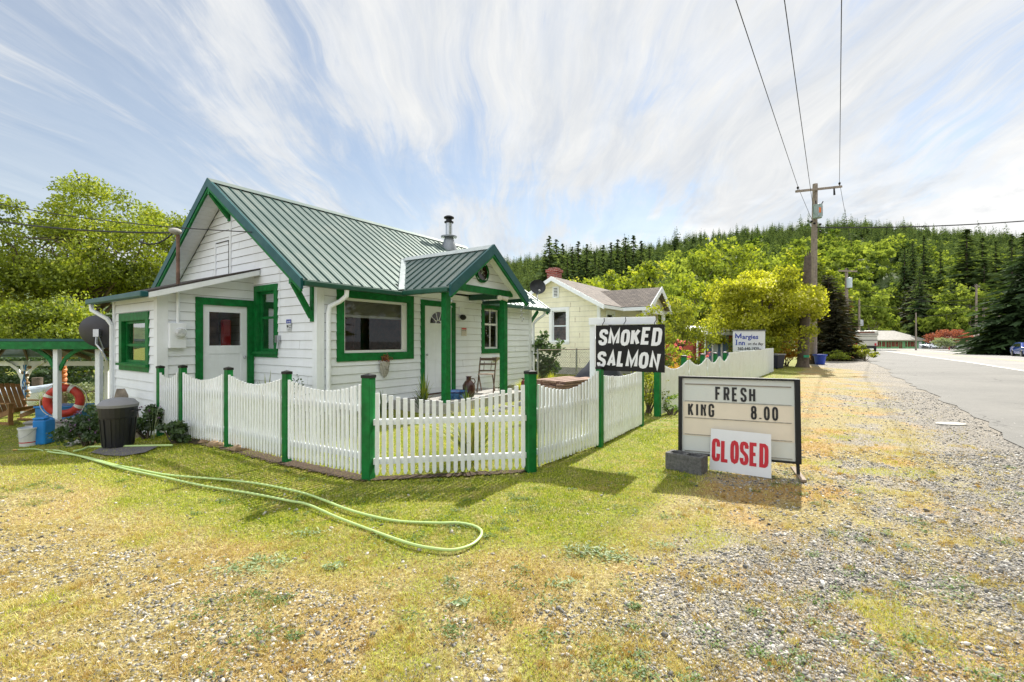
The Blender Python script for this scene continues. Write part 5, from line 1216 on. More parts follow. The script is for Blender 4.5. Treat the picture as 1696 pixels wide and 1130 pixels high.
t, fn_ = wall_sign('security_sign', 'small blue and white security camera notice on the gable wall', PG, .98, 1.64, .165, .225, pmat('notice_white', (.68, .71, .74), .4)); mb = MB(); mb.box(.0, .165, -.0305, -.0285, .150, .225); mb.build('header', M_blueink, t)
text_mesh(t, '24 HR', fn_, .03, .168, .045, M_chalk, 'header_lettering', bold=.001, o=.004); text_mesh(t, 'CCTV', fn_, .085, .095, .035, M_ink, bold=.001, o=.002); text_mesh(t, 'VIDEO', fn_, .085, .055, .03, M_ink, bold=.001, o=.002); text_mesh(t, 'IN USE 24H', fn_, .045, .015, .024, M_ink, bold=.0005, o=.002)
mb = MB(); mb.box(.02, .065, -.0305, -.0285, .085, .115); mb.box(.035, .05, -.0305, -.0285, .06, .085); mb.box(.062, .078, -.0302, -.0285, .078, .10); mb.build('camera_pictogram', M_ink, t)
t, fn_ = wall_sign('welcome_plaque', 'small cream plaque with red and black lettering on the wall between door and side window', PF, 3.98, 1.58, .20, .21, pmat('plaque_cream', (.66, .60, .52), .6)); mb = MB(); mb.box(.01, .19, -.0305, -.0285, .165, .2); mb.build('header', M_redink, t)
text_mesh(t, 'WELCOME', fn_, .012, .122, .036, M_ink, bold=.001, o=.002, xs=.9); text_mesh(t, 'to our porch', fn_, .02, .07, .03, M_ink, o=.002, xs=.9); text_mesh(t, 'come on in', fn_, .03, .025, .028, M_ink, o=.002, xs=.9)
# wind chime
def hw(px, Yoff=0): pass
p = HP(4.42, -.55, 2.40); t = thing('wind_chime', 'hanging wind chime with a spiral of small dark pieces under the porch', 'wind chime', tuple(p)); mb = MB(); mb.tube([(0, 0, .22), (0, 0, 0)], .004, 4); mb.tube([(0, 0, 0), (-.08, 0, -.13)], .003, 4); mb.tube([(0, 0, 0), (.08, 0, -.13)], .003, 4); mb.build('string', M_dark, t)
mb = MB(); mb.bar((-.11, 0, -.14), (.11, 0, -.14), .05, .025); mb.build('crossbar', M_wood, t); mb = MB(); 
for s in (-.08, .0, .08): mb.tube([(s, 0, -.15), (s, 0, -.45 - s)], .003, 4)
mb.build('thread', M_dark, t)
for i in range(9): mb = MB(); a = i * .62; mb.ell((.075 * math.cos(a), .05 * math.sin(a), -.36 - .066 * i), (.026, .02, .016), 8, 6); mb.build('bead', M_dark, t, smooth=True)
p = HP(5.30, -1.0, 2.42); t = thing('wind_chime', 'silvery glass wind chime hanging in front of the side window', 'wind chime', tuple(p)); mb = MB(); mb.tube([(0, 0, .2), (0, 0, -.1)], .003, 4); mb.build('string', M_dark, t); mb = MB(); 
for i in range(8): mb.ell((.04 * math.cos(i * 2), .04 * math.sin(i * 2), -.08 - .05 * i), (.014, .014, .028), 8, 6)
mb.build('crystals', M_steel, t, smooth=True)
p = HP(2.28, -1.16, 2.30); t = thing('hanging_ornament', 'small dark metal mobile hanging behind the left porch post', 'ornament', tuple(p)); mb = MB(); mb.tube([(0, 0, .2), (0, 0, .02)], .004, 4); mb.box(-.07, .07, -.03, .03, .10, .14); mb.build('bracket', M_dark, t); mb = MB(); mb.lathe([(.001, .02), (.06, 0), (.07, -.03), (.02, -.08), (.001, -.08)], 12); mb.ell((0, 0, -.14), (.05, .05, .035)); mb.build('bell', M_steel, t, smooth=True)
t = thing('wall_shelf', 'small stone corbel shelf on the wall under the side window', 'shelf', tuple(HP(5.42, -.10, 1.0)), ANG); mb = MB(); mb.hexa([(-.04, .07, -.13), (.04, .07, -.13), (.04, .1, -.13), (-.04, .1, -.13), (-.10, -.07, -.03), (.10, -.07, -.03), (.10, .1, -.03), (-.10, .1, -.03)]); mb.box(-.12, .12, -.09, .1, -.03, .0); mb.build('shelf', pmat('sandstone', (.42, .36, .26), .9, var=.2), t)
# folding chair
def folding_chair():
    t = thing('folding_chair', 'old folding wooden chair with a slatted seat on the porch', 'chair', tuple(HP(4.12, -.72, .19)), ANG + R(-62)); M = pmat('chair_wood', (.12, .075, .05), .6, var=.3, vs=10)
    for s in (-1, 1):
        mb = MB(); mb.bar((s * .20, .26, .84), (s * .20, -.22, 0), .028, .035); mb.build('back_rail', M, t)
        mb = MB(); mb.bar((s * .17, .24, .0), (s * .17, -.16, .44), .026, .033); mb.build('leg', M, t)
    for i in range(5): mb = MB(); y = -.20 + i * .075; mb.box(-.185, .185, y, y + .055, .435, .452); mb.build('seat_slat', pmat('worn_slat', (.32, .24, .19), .7, var=.3), t)
    mb = MB(); mb.bar((-.2, .245, .80), (.2, .245, .80), .02, .07); mb.build('top_slat', M, t)
    mb = MB(); mb.bar((-.2, .175, .68), (.2, .175, .68), .015, .04); mb.bar((-.09, .21, .74), (-.09, .10, .52), .012, .02); mb.bar((.09, .21, .74), (.09, .10, .52), .012, .02); mb.bar((-.2, .09, .52), (.2, .09, .52), .015, .035); mb.build('back_splat', M, t)
folding_chair()
t = thing('jug', 'tall brown stoneware jug on the porch beside the left post', 'jug', tuple(HP(3.15, -.95, .19))); mb = MB(); mb.lathe([(.001, 0), (.12, 0), (.145, .08), (.14, .26), (.09, .34), (.055, .37), (.055, .44), (.07, .46), (.001, .46)], 20); mb.build('body', pmat('brown_glaze', (.06, .02, .015), .25, var=.3), t, smooth=True); mb = MB(); mb.tube([(.12, 0, .28), (.15, 0, .34), (.12, 0, .40), (.06, 0, .40)], .012, 6); mb.build('handle', MATS['brown_glaze'], t, smooth=True)
t = thing('fire_extinguisher', 'slim dark red metal cylinder standing at the right porch post', 'cylinder', tuple(HP(4.66, -1.46, .0))); mb = MB(); mb.lathe([(.001, 0), (.06, 0), (.06, .42), (.045, .46), (.02, .48), (.02, .52), (.001, .52)], 16); mb.build('body', pmat('dark_red_paint', (.16, .02, .02), .5, var=.3), t, smooth=True); mb = MB(); mb.box(-.05, .02, -.012, .012, .50, .53); mb.build('valve', M_dark, t)
t = thing('glazed_bowl', 'wide blue and white glazed planter bowl beside the front door', 'planter', tuple(HP(2.72, -.95, .10))); mb = MB(); mb.lathe([(.001, .0), (.12, 0), (.19, .10), (.23, .20), (.25, .235), (.25, .25), (.22, .25), (.19, .18), (.001, .16)], 24, m=0); o = mb.build('bowl', pmat('blue_glaze', (.05, .16, .36), .2, var=.8, vs=16, spec=.8), t, smooth=True); mb = MB(); mb.lathe([(.251, .225), (.262, .24), (.255, .262), (.235, .255)], 24); mb.build('rim', pmat('dark_blue_glaze', (.02, .04, .14), .2), t, smooth=True)
# stones edging the flower bed
k = 0
for x in np.arange(.9, 6.9, .36):
    p = HP(x, -1.72 + .12 * math.sin(x * 2.3) - (.35 if x > 1.6 and x < 5 else 0), 0); 
    rock('grey stone number %s from the left edging the porch flower bed' % ['one', 'two', 'three', 'four', 'five', 'six', 'seven', 'eight', 'nine', 'ten', 'eleven', 'twelve', 'thirteen', 'fourteen', 'fifteen', 'sixteen', 'seventeen', 'eighteen'][k], (p.x, p.y, -.02), .10 + .03 * math.sin(x * 7), 60 + k)['group'] = 'stones edging the porch flower bed'; k += 1
# timber stack with black tarp behind the fence
t = thing('tarp', 'crumpled black tarpaulin draped over a pile behind the right fence run', 'tarpaulin', tuple(HP(6.0, -1.5, 0) * 0 + Vector((1.45, 9.3, 0))), R(40)); mb = MB(); rn = random.Random(9); nx, ny = 22, 16
for i in range(nx):
    for j in range(ny):
        u, v = i / (nx - 1), j / (ny - 1); hgt = (.2 + .95 * min(1, u * 1.25) ** 1.3 * (1 - max(0, u - .8) * 2.0)) * math.sin(math.pi * min(.98, max(.02, v))) ** .45; mb.v.append((-.9 + 1.9 * u, -.55 + 1.1 * v, hgt * 1.12 + .04 * math.sin(9 * u + 7 * v) + .03 * math.sin(17 * v - 5 * u) + rn.uniform(-.012, .012)))
for i in range(nx - 1):
    for j in range(ny - 1): mb.f.append((i * ny + j, (i + 1) * ny + j, (i + 1) * ny + j + 1, i * ny + j + 1)); mb.m.append(0)
mb.build('sheet', pmat('black_tarp', (.018, .02, .03), .42, var=.3, bump=.3, bs=10), t, smooth=True)
t = thing('lumber_stack', 'low stack of reddish brown boards behind the fence beside the black tarp', 'lumber', (.75, 8.2, 0), R(48)); rn = random.Random(3); 
for i in range(3):
    for j in range(4): mb = MB(); mb.box(-.15 + rn.uniform(-.1, .1), 1.0 + rn.uniform(-.15, .1), -.35 + j * .19, -.20 + j * .19, .62 + i * .045, .655 + i * .045); mb.build('board', pmat('red_brown_board', (.24, .15, .11), .8, var=.4, vs=5), t)
for s in (.0, .7): mb = MB(); mb.box(s - .1, s + .1, -.35, .35, 0, .615); mb.build('support', M_conc, t)

# ---------------------------------------------------------------- the yellow house next door
M_yel = pmat('yellow_siding', (.86, .83, .66), .6, var=.05, vs=3, dirt=(.5, .46, .3), dirt_amt=.2, dirt_s=1.2, streak=True)
M_shing = pmat('brown_shingle', (.20, .145, .115), .9, var=.35, vs=5, bump=.4, bs=30)
def shingle_mat():
    m = bpy.data.materials.new('shingle_courses'); m.use_nodes = True; t = m.node_tree; b = t.nodes['Principled BSDF']; P = N(t, 'ShaderNodeTexCoord').outputs['UV']
    br = N(t, 'ShaderNodeTexBrick'); br.inputs['Scale'].default_value = 1; br.inputs['Brick Width'].default_value = .22; br.inputs['Row Height'].default_value = .14; br.inputs['Mortar Size'].default_value = .012
    br.inputs['Color1'].default_value = (.20, .165, .14, 1); br.inputs['Color2'].default_value = (.11, .09, .08, 1); br.inputs['Mortar'].default_value = (.03, .025, .02, 1)
    t.links.new(P, br.inputs['Vector']); c = mixc(t, .5, br.outputs['Color'], ramp(t, noise(t, P, 3, 6, .7), [(.3, (.6, .6, .6)), (.7, (1.3, 1.25, 1.2))]), 'MULTIPLY')
    t.links.new(c, b.inputs['Base Color']); b.inputs['Roughness'].default_value = .9; return m
M_shc = shingle_mat()
def quad_uv(pts, su, sv, name, mat, parent, th=.06):
    """a roof slope: pts eaveL, eaveR, ridgeR, ridgeL with shingle UVs, with thickness"""
    p = [Vector(q) for q in pts]; nrm = (p[1] - p[0]).cross(p[3] - p[0]).normalized(); 
    if nrm.z < 0: nrm = -nrm
    vs = p + [q - nrm * th for q in p]; me = bpy.data.meshes.new(name); me.from_pydata([tuple(v) for v in vs], [], [(0, 1, 2, 3), (4, 7, 6, 5), (0, 4, 5, 1), (1, 5, 6, 2), (2, 6, 7, 3), (3, 7, 4, 0)])
    uv = me.uv_layers.new(name='UVMap'); ax = (p[1] - p[0]).normalized(); ay = nrm.cross(ax)
    for poly in me.polygons:
        for li in poly.loop_indices: v = Vector(me.vertices[me.loops[li].vertex_index].co) - p[0]; uv.data[li].uv = (v.dot(ax), v.dot(ay))
    me.materials.append(mat); o = bpy.data.objects.new(name, me); COL.objects.link(o); o.parent = parent; return o
def brick_mat():
    m = bpy.data.materials.new('red_brick'); m.use_nodes = True; t = m.node_tree; b = t.nodes['Principled BSDF']; tc = N(t, 'ShaderNodeTexCoord').outputs['Object']
    mp = N(t, 'ShaderNodeMapping'); mp.inputs['Rotation'].default_value = (R(90), 0, 0); sp_ = N(t, 'ShaderNodeSeparateXYZ'); t.links.new(tc, sp_.inputs[0]); cb_ = N(t, 'ShaderNodeCombineXYZ'); t.links.new(math_n(t, 'ADD', sp_.outputs[0], sp_.outputs[1]), cb_.inputs[0]); t.links.new(sp_.outputs[2], cb_.inputs[1])
    br = N(t, 'ShaderNodeTexBrick'); br.inputs['Scale'].default_value = 1; br.inputs['Brick Width'].default_value = .21; br.inputs['Row Height'].default_value = .075; br.inputs['Mortar Size'].default_value = .008
    br.inputs['Color1'].default_value = (.36, .05, .035, 1); br.inputs['Color2'].default_value = (.22, .035, .03, 1); br.inputs['Mortar'].default_value = (.42, .36, .32, 1); t.links.new(cb_.outputs[0], br.inputs['Vector']); t.links.new(br.outputs[0], b.inputs['Base Color']); b.inputs['Roughness'].default_value = .9; return m
M_brick = brick_mat()
C2 = Vector((at(993, 565, 19).x, 19, 0)); yh = thing('yellow_house', 'pale yellow bungalow with white trim, brown shingle roof and a brick chimney', 'house', tuple(C2), ANG)
YW, YL, YE = 4.12, 8.2, .35; YEZ, YRZ = 2.95, 4.27; YS = (YRZ - YEZ) / (YW / 2 + YE)
YF = Plane((0, 0, 0), (1, 0, 0), (0, -1, 0)); YG = Plane((0, 0, 0), (0, 1, 0), (-1, 0, 0)); YEn = Plane((YL, 0, 0), (0, 1, 0), (1, 0, 0)); YB = Plane((0, YW, 0), (1, 0, 0), (0, 1, 0))
ywt = YEZ + YE * YS - .1
def y_lo(z): return 0 if z < ywt else min((z + .1 - YEZ) / YS - YE, YW / 2)
siding(YF, 0, YL, .3, ywt, [(.75, 1.6, 1.35, 2.70), (2.5, 3.4, .35, 2.5), (5.3, 6.4, 1.3, 2.6)], .22, .014).build('front_wall', [M_yel, M_gap], yh)
siding(YG, y_lo, lambda z: YW - y_lo(z), .3, YRZ - .1, [(1.50, 2.30, 1.40, 2.84)], .22, .014).build('gable_wall', [M_yel, M_gap], yh)
siding(YEn, y_lo, lambda z: YW - y_lo(z), .3, YRZ - .1, (), .22, .014).build('far_gable_wall', [M_yel, M_gap], yh); siding(YB, 0, YL, .3, ywt, (), .22, .014).build('back_wall', [M_yel, M_gap], yh)
mb = MB(); mb.box(.01, YL - .01, .01, YW - .01, -.2, .3); mb.build('foundation', M_conc, yh); mb = MB(); mb.box(1.2, 7, 1.0, 3.2, .3, 2.6); mb.build('interior_wall', M_int, yh)
mb = MB(); YF.box(mb, -.02, .1, .3, ywt, 0, .03); YG.box(mb, 0, .1, .3, ywt, 0, .028); mb.build('corner_board', M_white, yh)
mb = MB()
for zz in np.arange(.5, ywt, .22):
    for aa in (.7 + (zz * 7) % 1.1, 3.0 + (zz * 5) % .8):
        if 1.3 < zz < 2.9 and 1.3 < aa < 2.5: continue
        YG.box(mb, aa, aa + .006, zz, zz + .2, .004, .017)
mb.build('siding_joint', M_int, yh)
def yr(y): return YEZ + (min(y, YW - y) + YE) * YS
for nm, a, b in (('roof', -YE, YW / 2), ('roof', YW + YE, YW / 2)):
    quad_uv([(-.42, a, YEZ), (YL + .4, a, YEZ), (YL + .4, b, YRZ), (-.42, b, YRZ)], 1, 1, nm, M_shc, yh)
def ybar(mb, x0, x1, t0, t1, e=YE + .03):
    for bk in (0, 1):
        f = (lambda y: YW - y) if bk else (lambda y: y); h_ = YW / 2 - .001 * bk
        mb.hexa([(x0, f(-e), yr(-e) + t0), (x1, f(-e), yr(-e) + t0), (x1, f(h_), yr(h_) + t0), (x0, f(h_), yr(h_) + t0), (x0, f(-e), yr(-e) + t1), (x1, f(-e), yr(-e) + t1), (x1, f(h_), yr(h_) + t1), (x0, f(h_), yr(h_) + t1)])
mb = MB(); ybar(mb, -.46, -.42, -.20, -.01); mb.build('barge_board', M_white, yh); mb = MB(); ybar(mb, -.415, -.01, -.10, -.065, YE - .02); mb.build('soffit', M_yel, yh)
mb = MB(); mb.box(-.42, 1.72, -YE - .03, -YE + .02, YEZ - .16, YEZ - .03); mb.build('fascia', M_white, yh)
window(yh, YG, 1.40, 2.40, 1.30, 2.93, .13, M_white, M_white, mid=.5, sill=True); window(yh, YF, .65, 1.7, 1.25, 2.78, .11, M_white, M_white, mid=.5); window(yh, YF, 5.2, 6.5, 1.2, 2.7, .11, M_white, M_white, mull=[.5])
mb = MB(); YF.box(mb, 2.42, 2.52, .3, 2.6, 0, .04); YF.box(mb, 3.38, 3.48, .3, 2.6, 0, .04); YF.box(mb, 2.52, 3.38, 2.5, 2.6, 0, .04); d = mb.build('door', M_white, yh); mb = MB(); YF.box(mb, 2.52, 3.38, .33, 2.5, -.05, -.01); mb.build('door_panel', M_white, d)
mb = MB(); YG.box(mb, 1.90, 2.22, 3.36, 3.86, .01, .04); v = mb.build('gable_vent', M_white, yh); mb = MB()
for i in range(6): YG.box(mb, 1.97, 2.15, 3.43 + i * .065, 3.46 + i * .065, .041, .05)
mb.build('louvre', M_dark, v)
mb = MB(); mb.box(.5, 1.0, YW / 2 + .25, YW / 2 + .75, 3.6, 4.72); ch = mb.build('chimney', M_brick, yh); mb = MB(); mb.box(.45, 1.05, YW / 2 + .2, YW / 2 + .8, 4.62, 4.74); mb.box(.55, .95, YW / 2 + .3, YW / 2 + .7, 4.74, 4.82); mb.build('chimney_cap', M_brick, ch)
# its porch
QX0, QX1, QY = 1.72, 5.15, -YE - 1.21; QC = (QX0 + QX1) / 2; QR = 3.93; QS = (QR - YEZ) / (QC - QX0)
vy = -YE + (QR - YEZ) / YS
quad_uv([(QX0, QY, YEZ + .005), (QX0, -YE, YEZ + .005), (QC, vy, QR), (QC, QY, QR)], 1, 1, 'porch_roof', M_shc, yh, .05); quad_uv([(QX1, QY, YEZ + .005), (QX1, -YE, YEZ + .005), (QC, vy, QR), (QC, QY, QR)], 1, 1, 'porch_roof', M_shc, yh, .05)
mb = MB()
for xa in (QX0 - .03, QX1 + .03):
    s_ = 1 if xa < QC else -1; z0_ = YEZ - .03 * QS
    n_ = 9
    mb.hexa([(xa, QY - .05, z0_ - .20), (QC, QY - .05, QR - .20), (QC, QY - .01, QR - .20), (xa, QY - .01, z0_ - .20), (xa, QY - .05, z0_ + .02), (QC, QY - .05, QR + .02), (QC, QY - .01, QR + .02), (xa, QY - .01, z0_ + .02)])
    for k in range(n_): f = (k + .6) / n_; mb.ell((xa + (QC - xa) * f, QY - .03, z0_ + (QR - z0_) * f - .20), (.09, .018, .05), 8, 5)
mb.build('porch_barge_board', M_white, yh); mb = MB(); mb.box(QX0 - .04, QX0 + .02, QY, -YE, YEZ - .17, YEZ - .02); mb.box(QX1 - .02, QX1 + .04, QY, -YE, YEZ - .17, YEZ - .02); mb.build('porch_fascia', M_white, yh)
QP = Plane((0, QY + .3, 0), (1, 0, 0), (0, -1, 0)); siding(QP, lambda z: min(QX0 + (z + .08 - YEZ) / QS, QC), lambda z: max(QX1 - (z + .08 - YEZ) / QS, QC), YEZ - .05, QR - .08, (), .2, .012).build('porch_gable', [M_yel, M_gap], yh)
mb = MB(); mb.box(QX0 + .1, QX1 - .1, QY + .25, QY + .38, YEZ - .22, YEZ - .05); mb.build('porch_beam', M_white, yh)
for x in (QX0 + .25, QX1 - .25):
    mb = MB(); mb.box(x - .07, x + .07, QY + .25, QY + .39, 0, YEZ - .22); mb.build('porch_post', M_white, yh)
mb = MB(); mb.box(QX0, QX1, QY + .1, -.02, -.1, .3); mb.build('porch_floor', M_conc, yh); mb = MB()
for x in np.arange(QX0 + .4, QX1 - .3, .14): mb.box(x, x + .03, QY + .3, QY + .33, .4, 1.1)
mb.box(QX0 + .3, QX1 - .3, QY + .28, QY + .35, 1.1, 1.16); mb.build('porch_railing', M_white, yh)

# chain link fence between the houses
def chain_mat():
    m = bpy.data.materials.new('chain_link'); m.use_nodes = True; t = m.node_tree; t.nodes.clear(); P = N(t, 'ShaderNodeTexCoord').outputs['UV']; s = N(t, 'ShaderNodeSeparateXYZ'); t.links.new(P, s.inputs[0])
    a = math_n(t, 'FRACT', math_n(t, 'MULTIPLY', math_n(t, 'ADD', s.outputs[0], s.outputs[1]), 12.0)); b = math_n(t, 'FRACT', math_n(t, 'MULTIPLY', math_n(t, 'SUBTRACT', s.outputs[0], s.outputs[1]), 12.0))
    f = math_n(t, 'MAXIMUM', math_n(t, 'LESS_THAN', a, .11), math_n(t, 'LESS_THAN', b, .11)); tr = N(t, 'ShaderNodeBsdfTransparent'); d = N(t, 'ShaderNodeBsdfPrincipled'); d.inputs['Base Color'].default_value = (.12, .13, .12, 1); d.inputs['Metallic'].default_value = .2
    mx = N(t, 'ShaderNodeMixShader'); t.links.new(f, mx.inputs[0]); t.links.new(tr.outputs[0], mx.inputs[1]); t.links.new(d.outputs[0], mx.inputs[2]); o = N(t, 'ShaderNodeOutputMaterial'); t.links.new(mx.outputs[0], o.inputs[0]); return m
cl = thing('chain_link_fence', 'grey chain link fence in front of the yellow house wall', 'fence', (0, 0, 0)); ca_, cb2 = Vector((.75, 13.2, 0)), Vector((5.9, 17.8, 0)); n_ = 5; LL = (cb2 - ca_).length
me = bpy.data.meshes.new('mesh'); me.from_pydata([tuple(ca_ + Vector((0, 0, .05))), tuple(cb2 + Vector((0, 0, .05))), tuple(cb2 + Vector((0, 0, 1.18))), tuple(ca_ + Vector((0, 0, 1.18)))], [], [(0, 1, 2, 3)]); uv = me.uv_layers.new(name='UVMap')
for li, u in zip(range(4), ((0, 0), (LL, 0), (LL, 1.13), (0, 1.13))): uv.data[li].uv = u
me.materials.append(chain_mat()); o = bpy.data.objects.new('wire_mesh', me); COL.objects.link(o); o.parent = cl
mb = MB(); mb.tube([ca_ + Vector((0, 0, 1.19)), cb2 + Vector((0, 0, 1.19))], .014, 8); mb.build('top_rail', MATS['pole_wood'], cl)
for i in range(n_): p = ca_.lerp(cb2, i / (n_ - 1)); mb = MB(); mb.tube([p + Vector((0, .03, -.1)), p + Vector((0, .03, 1.22))], .028, 8); mb.build('post', M_steel, cl)

# inn sign behind the tall fence
p = at(1214, 565, 14.4); isg = thing('inn_sign', 'white roadside sign of an inn with blue lettering above the tall fence panel', 'sign', (p.x, p.y, 0), R(-8)); q = at(1263, 565, 14.4); SWi = (q.x - p.x) * 1.01
mb = MB(); mb.box(0, SWi, -.02, .02, 1.12, 1.76); mb.build('board', pmat('sign_face_white', (.70, .72, .80), .45, var=.03), isg); mb = MB(); mb.box(-.02, SWi + .02, -.03, .03, 1.76, 1.80); mb.build('cap', M_steel, isg)
for x in (.06, SWi - .06): mb = MB(); mb.box(x - .03, x + .03, .021, .08, -.1, 1.7); mb.build('post', M_white, isg)
fi = lambda a, z, o: (a, -.02 - o, z)
lettering(isg, 'M', fi, .055, 1.515, .195, .175, .042, .0, M_blueink); text_mesh(isg, 'argies', fi, .27, 1.515, .20, M_blueink, bold=.005, o=.003, xs=1.02)
text_mesh(isg, 'I', fi, .07, 1.325, .23, M_blueink, bold=.006, o=.003); text_mesh(isg, 'nn', fi, .155, 1.325, .20, M_blueink, bold=.006, o=.003, xs=1.0); text_mesh(isg, 'on the Bay', fi, .43, 1.325, .115, M_ink, slant=.25, bold=.002, o=.003, xs=.9)
mb = MB()
for (a0, a1, z0, z1) in ((.055, .125, 1.322, 1.336), (.055, .125, 1.480, 1.494)): mb.box(a0, a1, -.0245, -.0225, z0, z1)
mb.build('serif', M_blueink, isg); text_mesh(isg, '360-640-1920', fi, .13, 1.165, .13, M_ink, bold=.004, o=.003, xs=.86)

k_ = 19.5 / 14.4; isg.scale = (k_, k_, k_); isg.location = (p.x * k_, 19.5, H * (1 - k_))
# small far cottage between the trees
p = on(1180, 27); t = thing('far_cottage', 'small cottage with pale roof, blue and red walls seen beyond the scalloped fence', 'house', (p.x, p.y, 0), R(12))
mb = MB(); mb.box(-1.3, -.35, 0, 3, 0, 1.9); mb.build('red_wall', pmat('red_wall_paint', (.30, .05, .04), .7, var=.2), t); mb = MB(); mb.box(-.35, 1.0, -.15, 3, 0, 1.85); mb.build('blue_wall', pmat('blue_wall_paint', (.16, .24, .42), .7), t); mb = MB(); mb.box(1.0, 1.35, -.1, 3, 0, 1.85); mb.build('orange_wall', pmat('orange_wall_paint', (.60, .20, .05), .7), t)
mb = MB(); mb.hexa([(-1.5, -.5, 1.78), (1.6, -.5, 1.78), (1.3, 1.2, 2.32), (-1.2, 1.2, 2.32), (-1.5, -.5, 1.84), (1.6, -.5, 1.84), (1.3, 1.2, 2.38), (-1.2, 1.2, 2.38)]); mb.build('roof', pmat('pale_roof', (.50, .52, .46), .7), t)
for x in (-1.3, -.8, -.3, .3): mb = MB(); mb.box(x, x + .07, -.42, -.35, 0, 1.78); mb.build('porch_post', M_white, t)
mb = MB(); mb.box(-.15, .25, -.17, -.155, .8, 1.6); mb.build('window', M_white, t)
# bins by the trees
M_navy = pmat('navy_plastic', (.012, .014, .035), .4, var=.2); M_royal = pmat('royal_blue_plastic', (.015, .06, .45), .4, var=.1)
p = on(1287, 23.6); t = thing('wheeled_bin', 'dark navy wheeled bin standing on the grass at the end of the tall fence', 'rubbish bin', (p.x, p.y, p.z), .3); mb = MB(); mb.hexa([(-.2, -.2, .05), (.2, -.2, .05), (.2, .2, .05), (-.2, .2, .05), (-.26, -.26, .72), (.26, -.26, .72), (.26, .28, .72), (-.26, .28, .72)]); mb.build('body', M_navy, t, bevel=.02)
mb = MB(); mb.box(-.29, .29, -.3, .32, .72, .79); mb.build('lid', M_lid, t, bevel=.02)
for s in (-1, 1): mb = MB(); mb.tube([(s * .2, .22, .08), (s * .26, .22, .08)], .08, 12); mb.build('wheel', M_black, t)
p = on(1358, 28.2); t = thing('tub', 'royal blue tapered tub on the grass beside the tall utility pole', 'tub', tuple(p)); mb = MB(); mb.lathe([(.001, .02), (.25, 0), (.34, .58), (.38, .58), (.38, .62), (.33, .62), (.001, .60)], 20); mb.build('body', M_royal, t, smooth=True); mb = MB(); mb.lathe([(.385, .54), (.385, .63)], 20); mb.build('rim', M_royal, t, smooth=True)
p = on(1329, 25.2); sn = thing('tree_snag', 'dark barkless old tree trunk standing behind the bright leafy tree', 'dead tree', tuple(p)); mb = MB(); tp = at(1338, 425, 25.6) - p; mb.tube([(0, 0, -.1), (.03, 0, .25), tuple(tp * .4), tuple(tp * .8), tuple(tp)], [.40, .29, .25, .22, .17], 11); mb.build('trunk', M_bark, sn, smooth=True); mb = MB(); rn = random.Random(5)
for i in range(7): a = rn.uniform(0, 6.28); mb.tube([tp + Vector((.1 * math.cos(a), .1 * math.sin(a), -.1)), tp + Vector((.13 * math.cos(a), .13 * math.sin(a), rn.uniform(.05, .3)))], [.05, .015], 5)
mb.build('splinter', M_bark, sn); mb = MB(); mb.box(-.16, .16, -.36, -.33, .55, .68); mb.build('marker_plate', pmat('marker_green', (.02, .30, .16), .5), sn)

# ---------------------------------------------------------------- utility poles and wires
def crossarm(t, z, L, rot, n=2):
    mb = MB(); c, s = math.cos(rot), math.sin(rot); a = mb.bar((-L / 2 * c, -L / 2 * s - .14, z), (L / 2 * c, L / 2 * s - .14, z), .10, .13); o = mb.build('crossarm', M_pole, t)
    for q in np.linspace(-.46, .46, n): m = MB(); m.lathe([(.02, .06), (.02, .14), (.055, .16), (.045, .20), (.06, .22), (.03, .28), (.001, .29)], 10, (q * L * c, q * L * s - .14, z)); m.build('insulator', M_dark, o, smooth=True)
    return o
pb = on(1347, 28.8); zt = H + (565 - 305) / F * 28.8
P1 = thing('utility_pole', 'tall wooden utility pole with a crossarm and grey transformer in front of the hedge', 'utility pole', tuple(pb)); mb = MB(); mb.tube([(0, 0, -.5), (.0, 0, 3), (.06, 0, 8), (.12, 0, zt)], [.21, .20, .17, .14], 14); mb.build('pole', M_pole, P1, smooth=True)
mb = MB(); mb.tube([(0, 0, -.1), (0, 0, .62)], [.225, .22], 14); mb.build('tar_base', pmat('tar_bark', (.05, .035, .03), .9, var=.5, vs=10, bump=.8), P1, smooth=True)
L1 = Vector((at(1315, 321, 28.3).x, 28.3, H + (565 - 319) / F * 28.3)); L2 = Vector((at(1390, 311, 29.3).x, 29.3, H + (565 - 311) / F * 29.3)); mb = MB(); mb.bar(L1 - pb + Vector((0, -.2, 0)), L2 - pb + Vector((0, -.2, 0)), .11, .13); ca1 = mb.build('crossarm', M_pole, P1)
for q in (.04, .955): m = MB(); p = L1.lerp(L2, q) - pb; m.lathe([(.02, .04), (.02, .14), (.07, .16), (.05, .20), (.08, .23), (.03, .30), (.001, .31)], 10, (p.x, p.y - .2, p.z)); m.build('insulator', M_dark, ca1, smooth=True)
m = MB(); p = L1.lerp(L2, .82) - pb; m.tube([(p.x, p.y - .25, p.z - .1), (p.x, p.y - .28, p.z - .5)], [.045, .06], 8); m.build('fuse_cutout', M_dark, ca1)
zT = H + (565 - 354) / F * 28.8; mb = MB(); mb.lathe([(.001, -.40), (.24, -.40), (.25, -.36), (.25, .34), (.27, .36), (.27, .42), (.10, .47), (.001, .47)], 18, (-.02, -.42, zT)); tr = mb.build('transformer', pmat('transformer_grey', (.28, .36, .35), .4, var=.1), P1, smooth=True); mb = MB(); mb.tube([(.18, -.5, zT + .45), (.28, -.5, zT + .62)], .03, 6); mb.tube([(-.16, -.5, zT + .45), (-.18, -.5, zT + .66)], .03, 6); mb.build('bushing', M_dark, tr)
mb = MB(); mb.box(-.10, .03, -.685, -.672, zT - .12, zT + .20); mb.build('warning_label', pmat('orange_label', (.65, .16, .03), .6), tr)
mb = MB()
for s in (-.12, .12): mb.box(s - .015, s + .015, -.692, -.665, zT - .35, zT + .3)
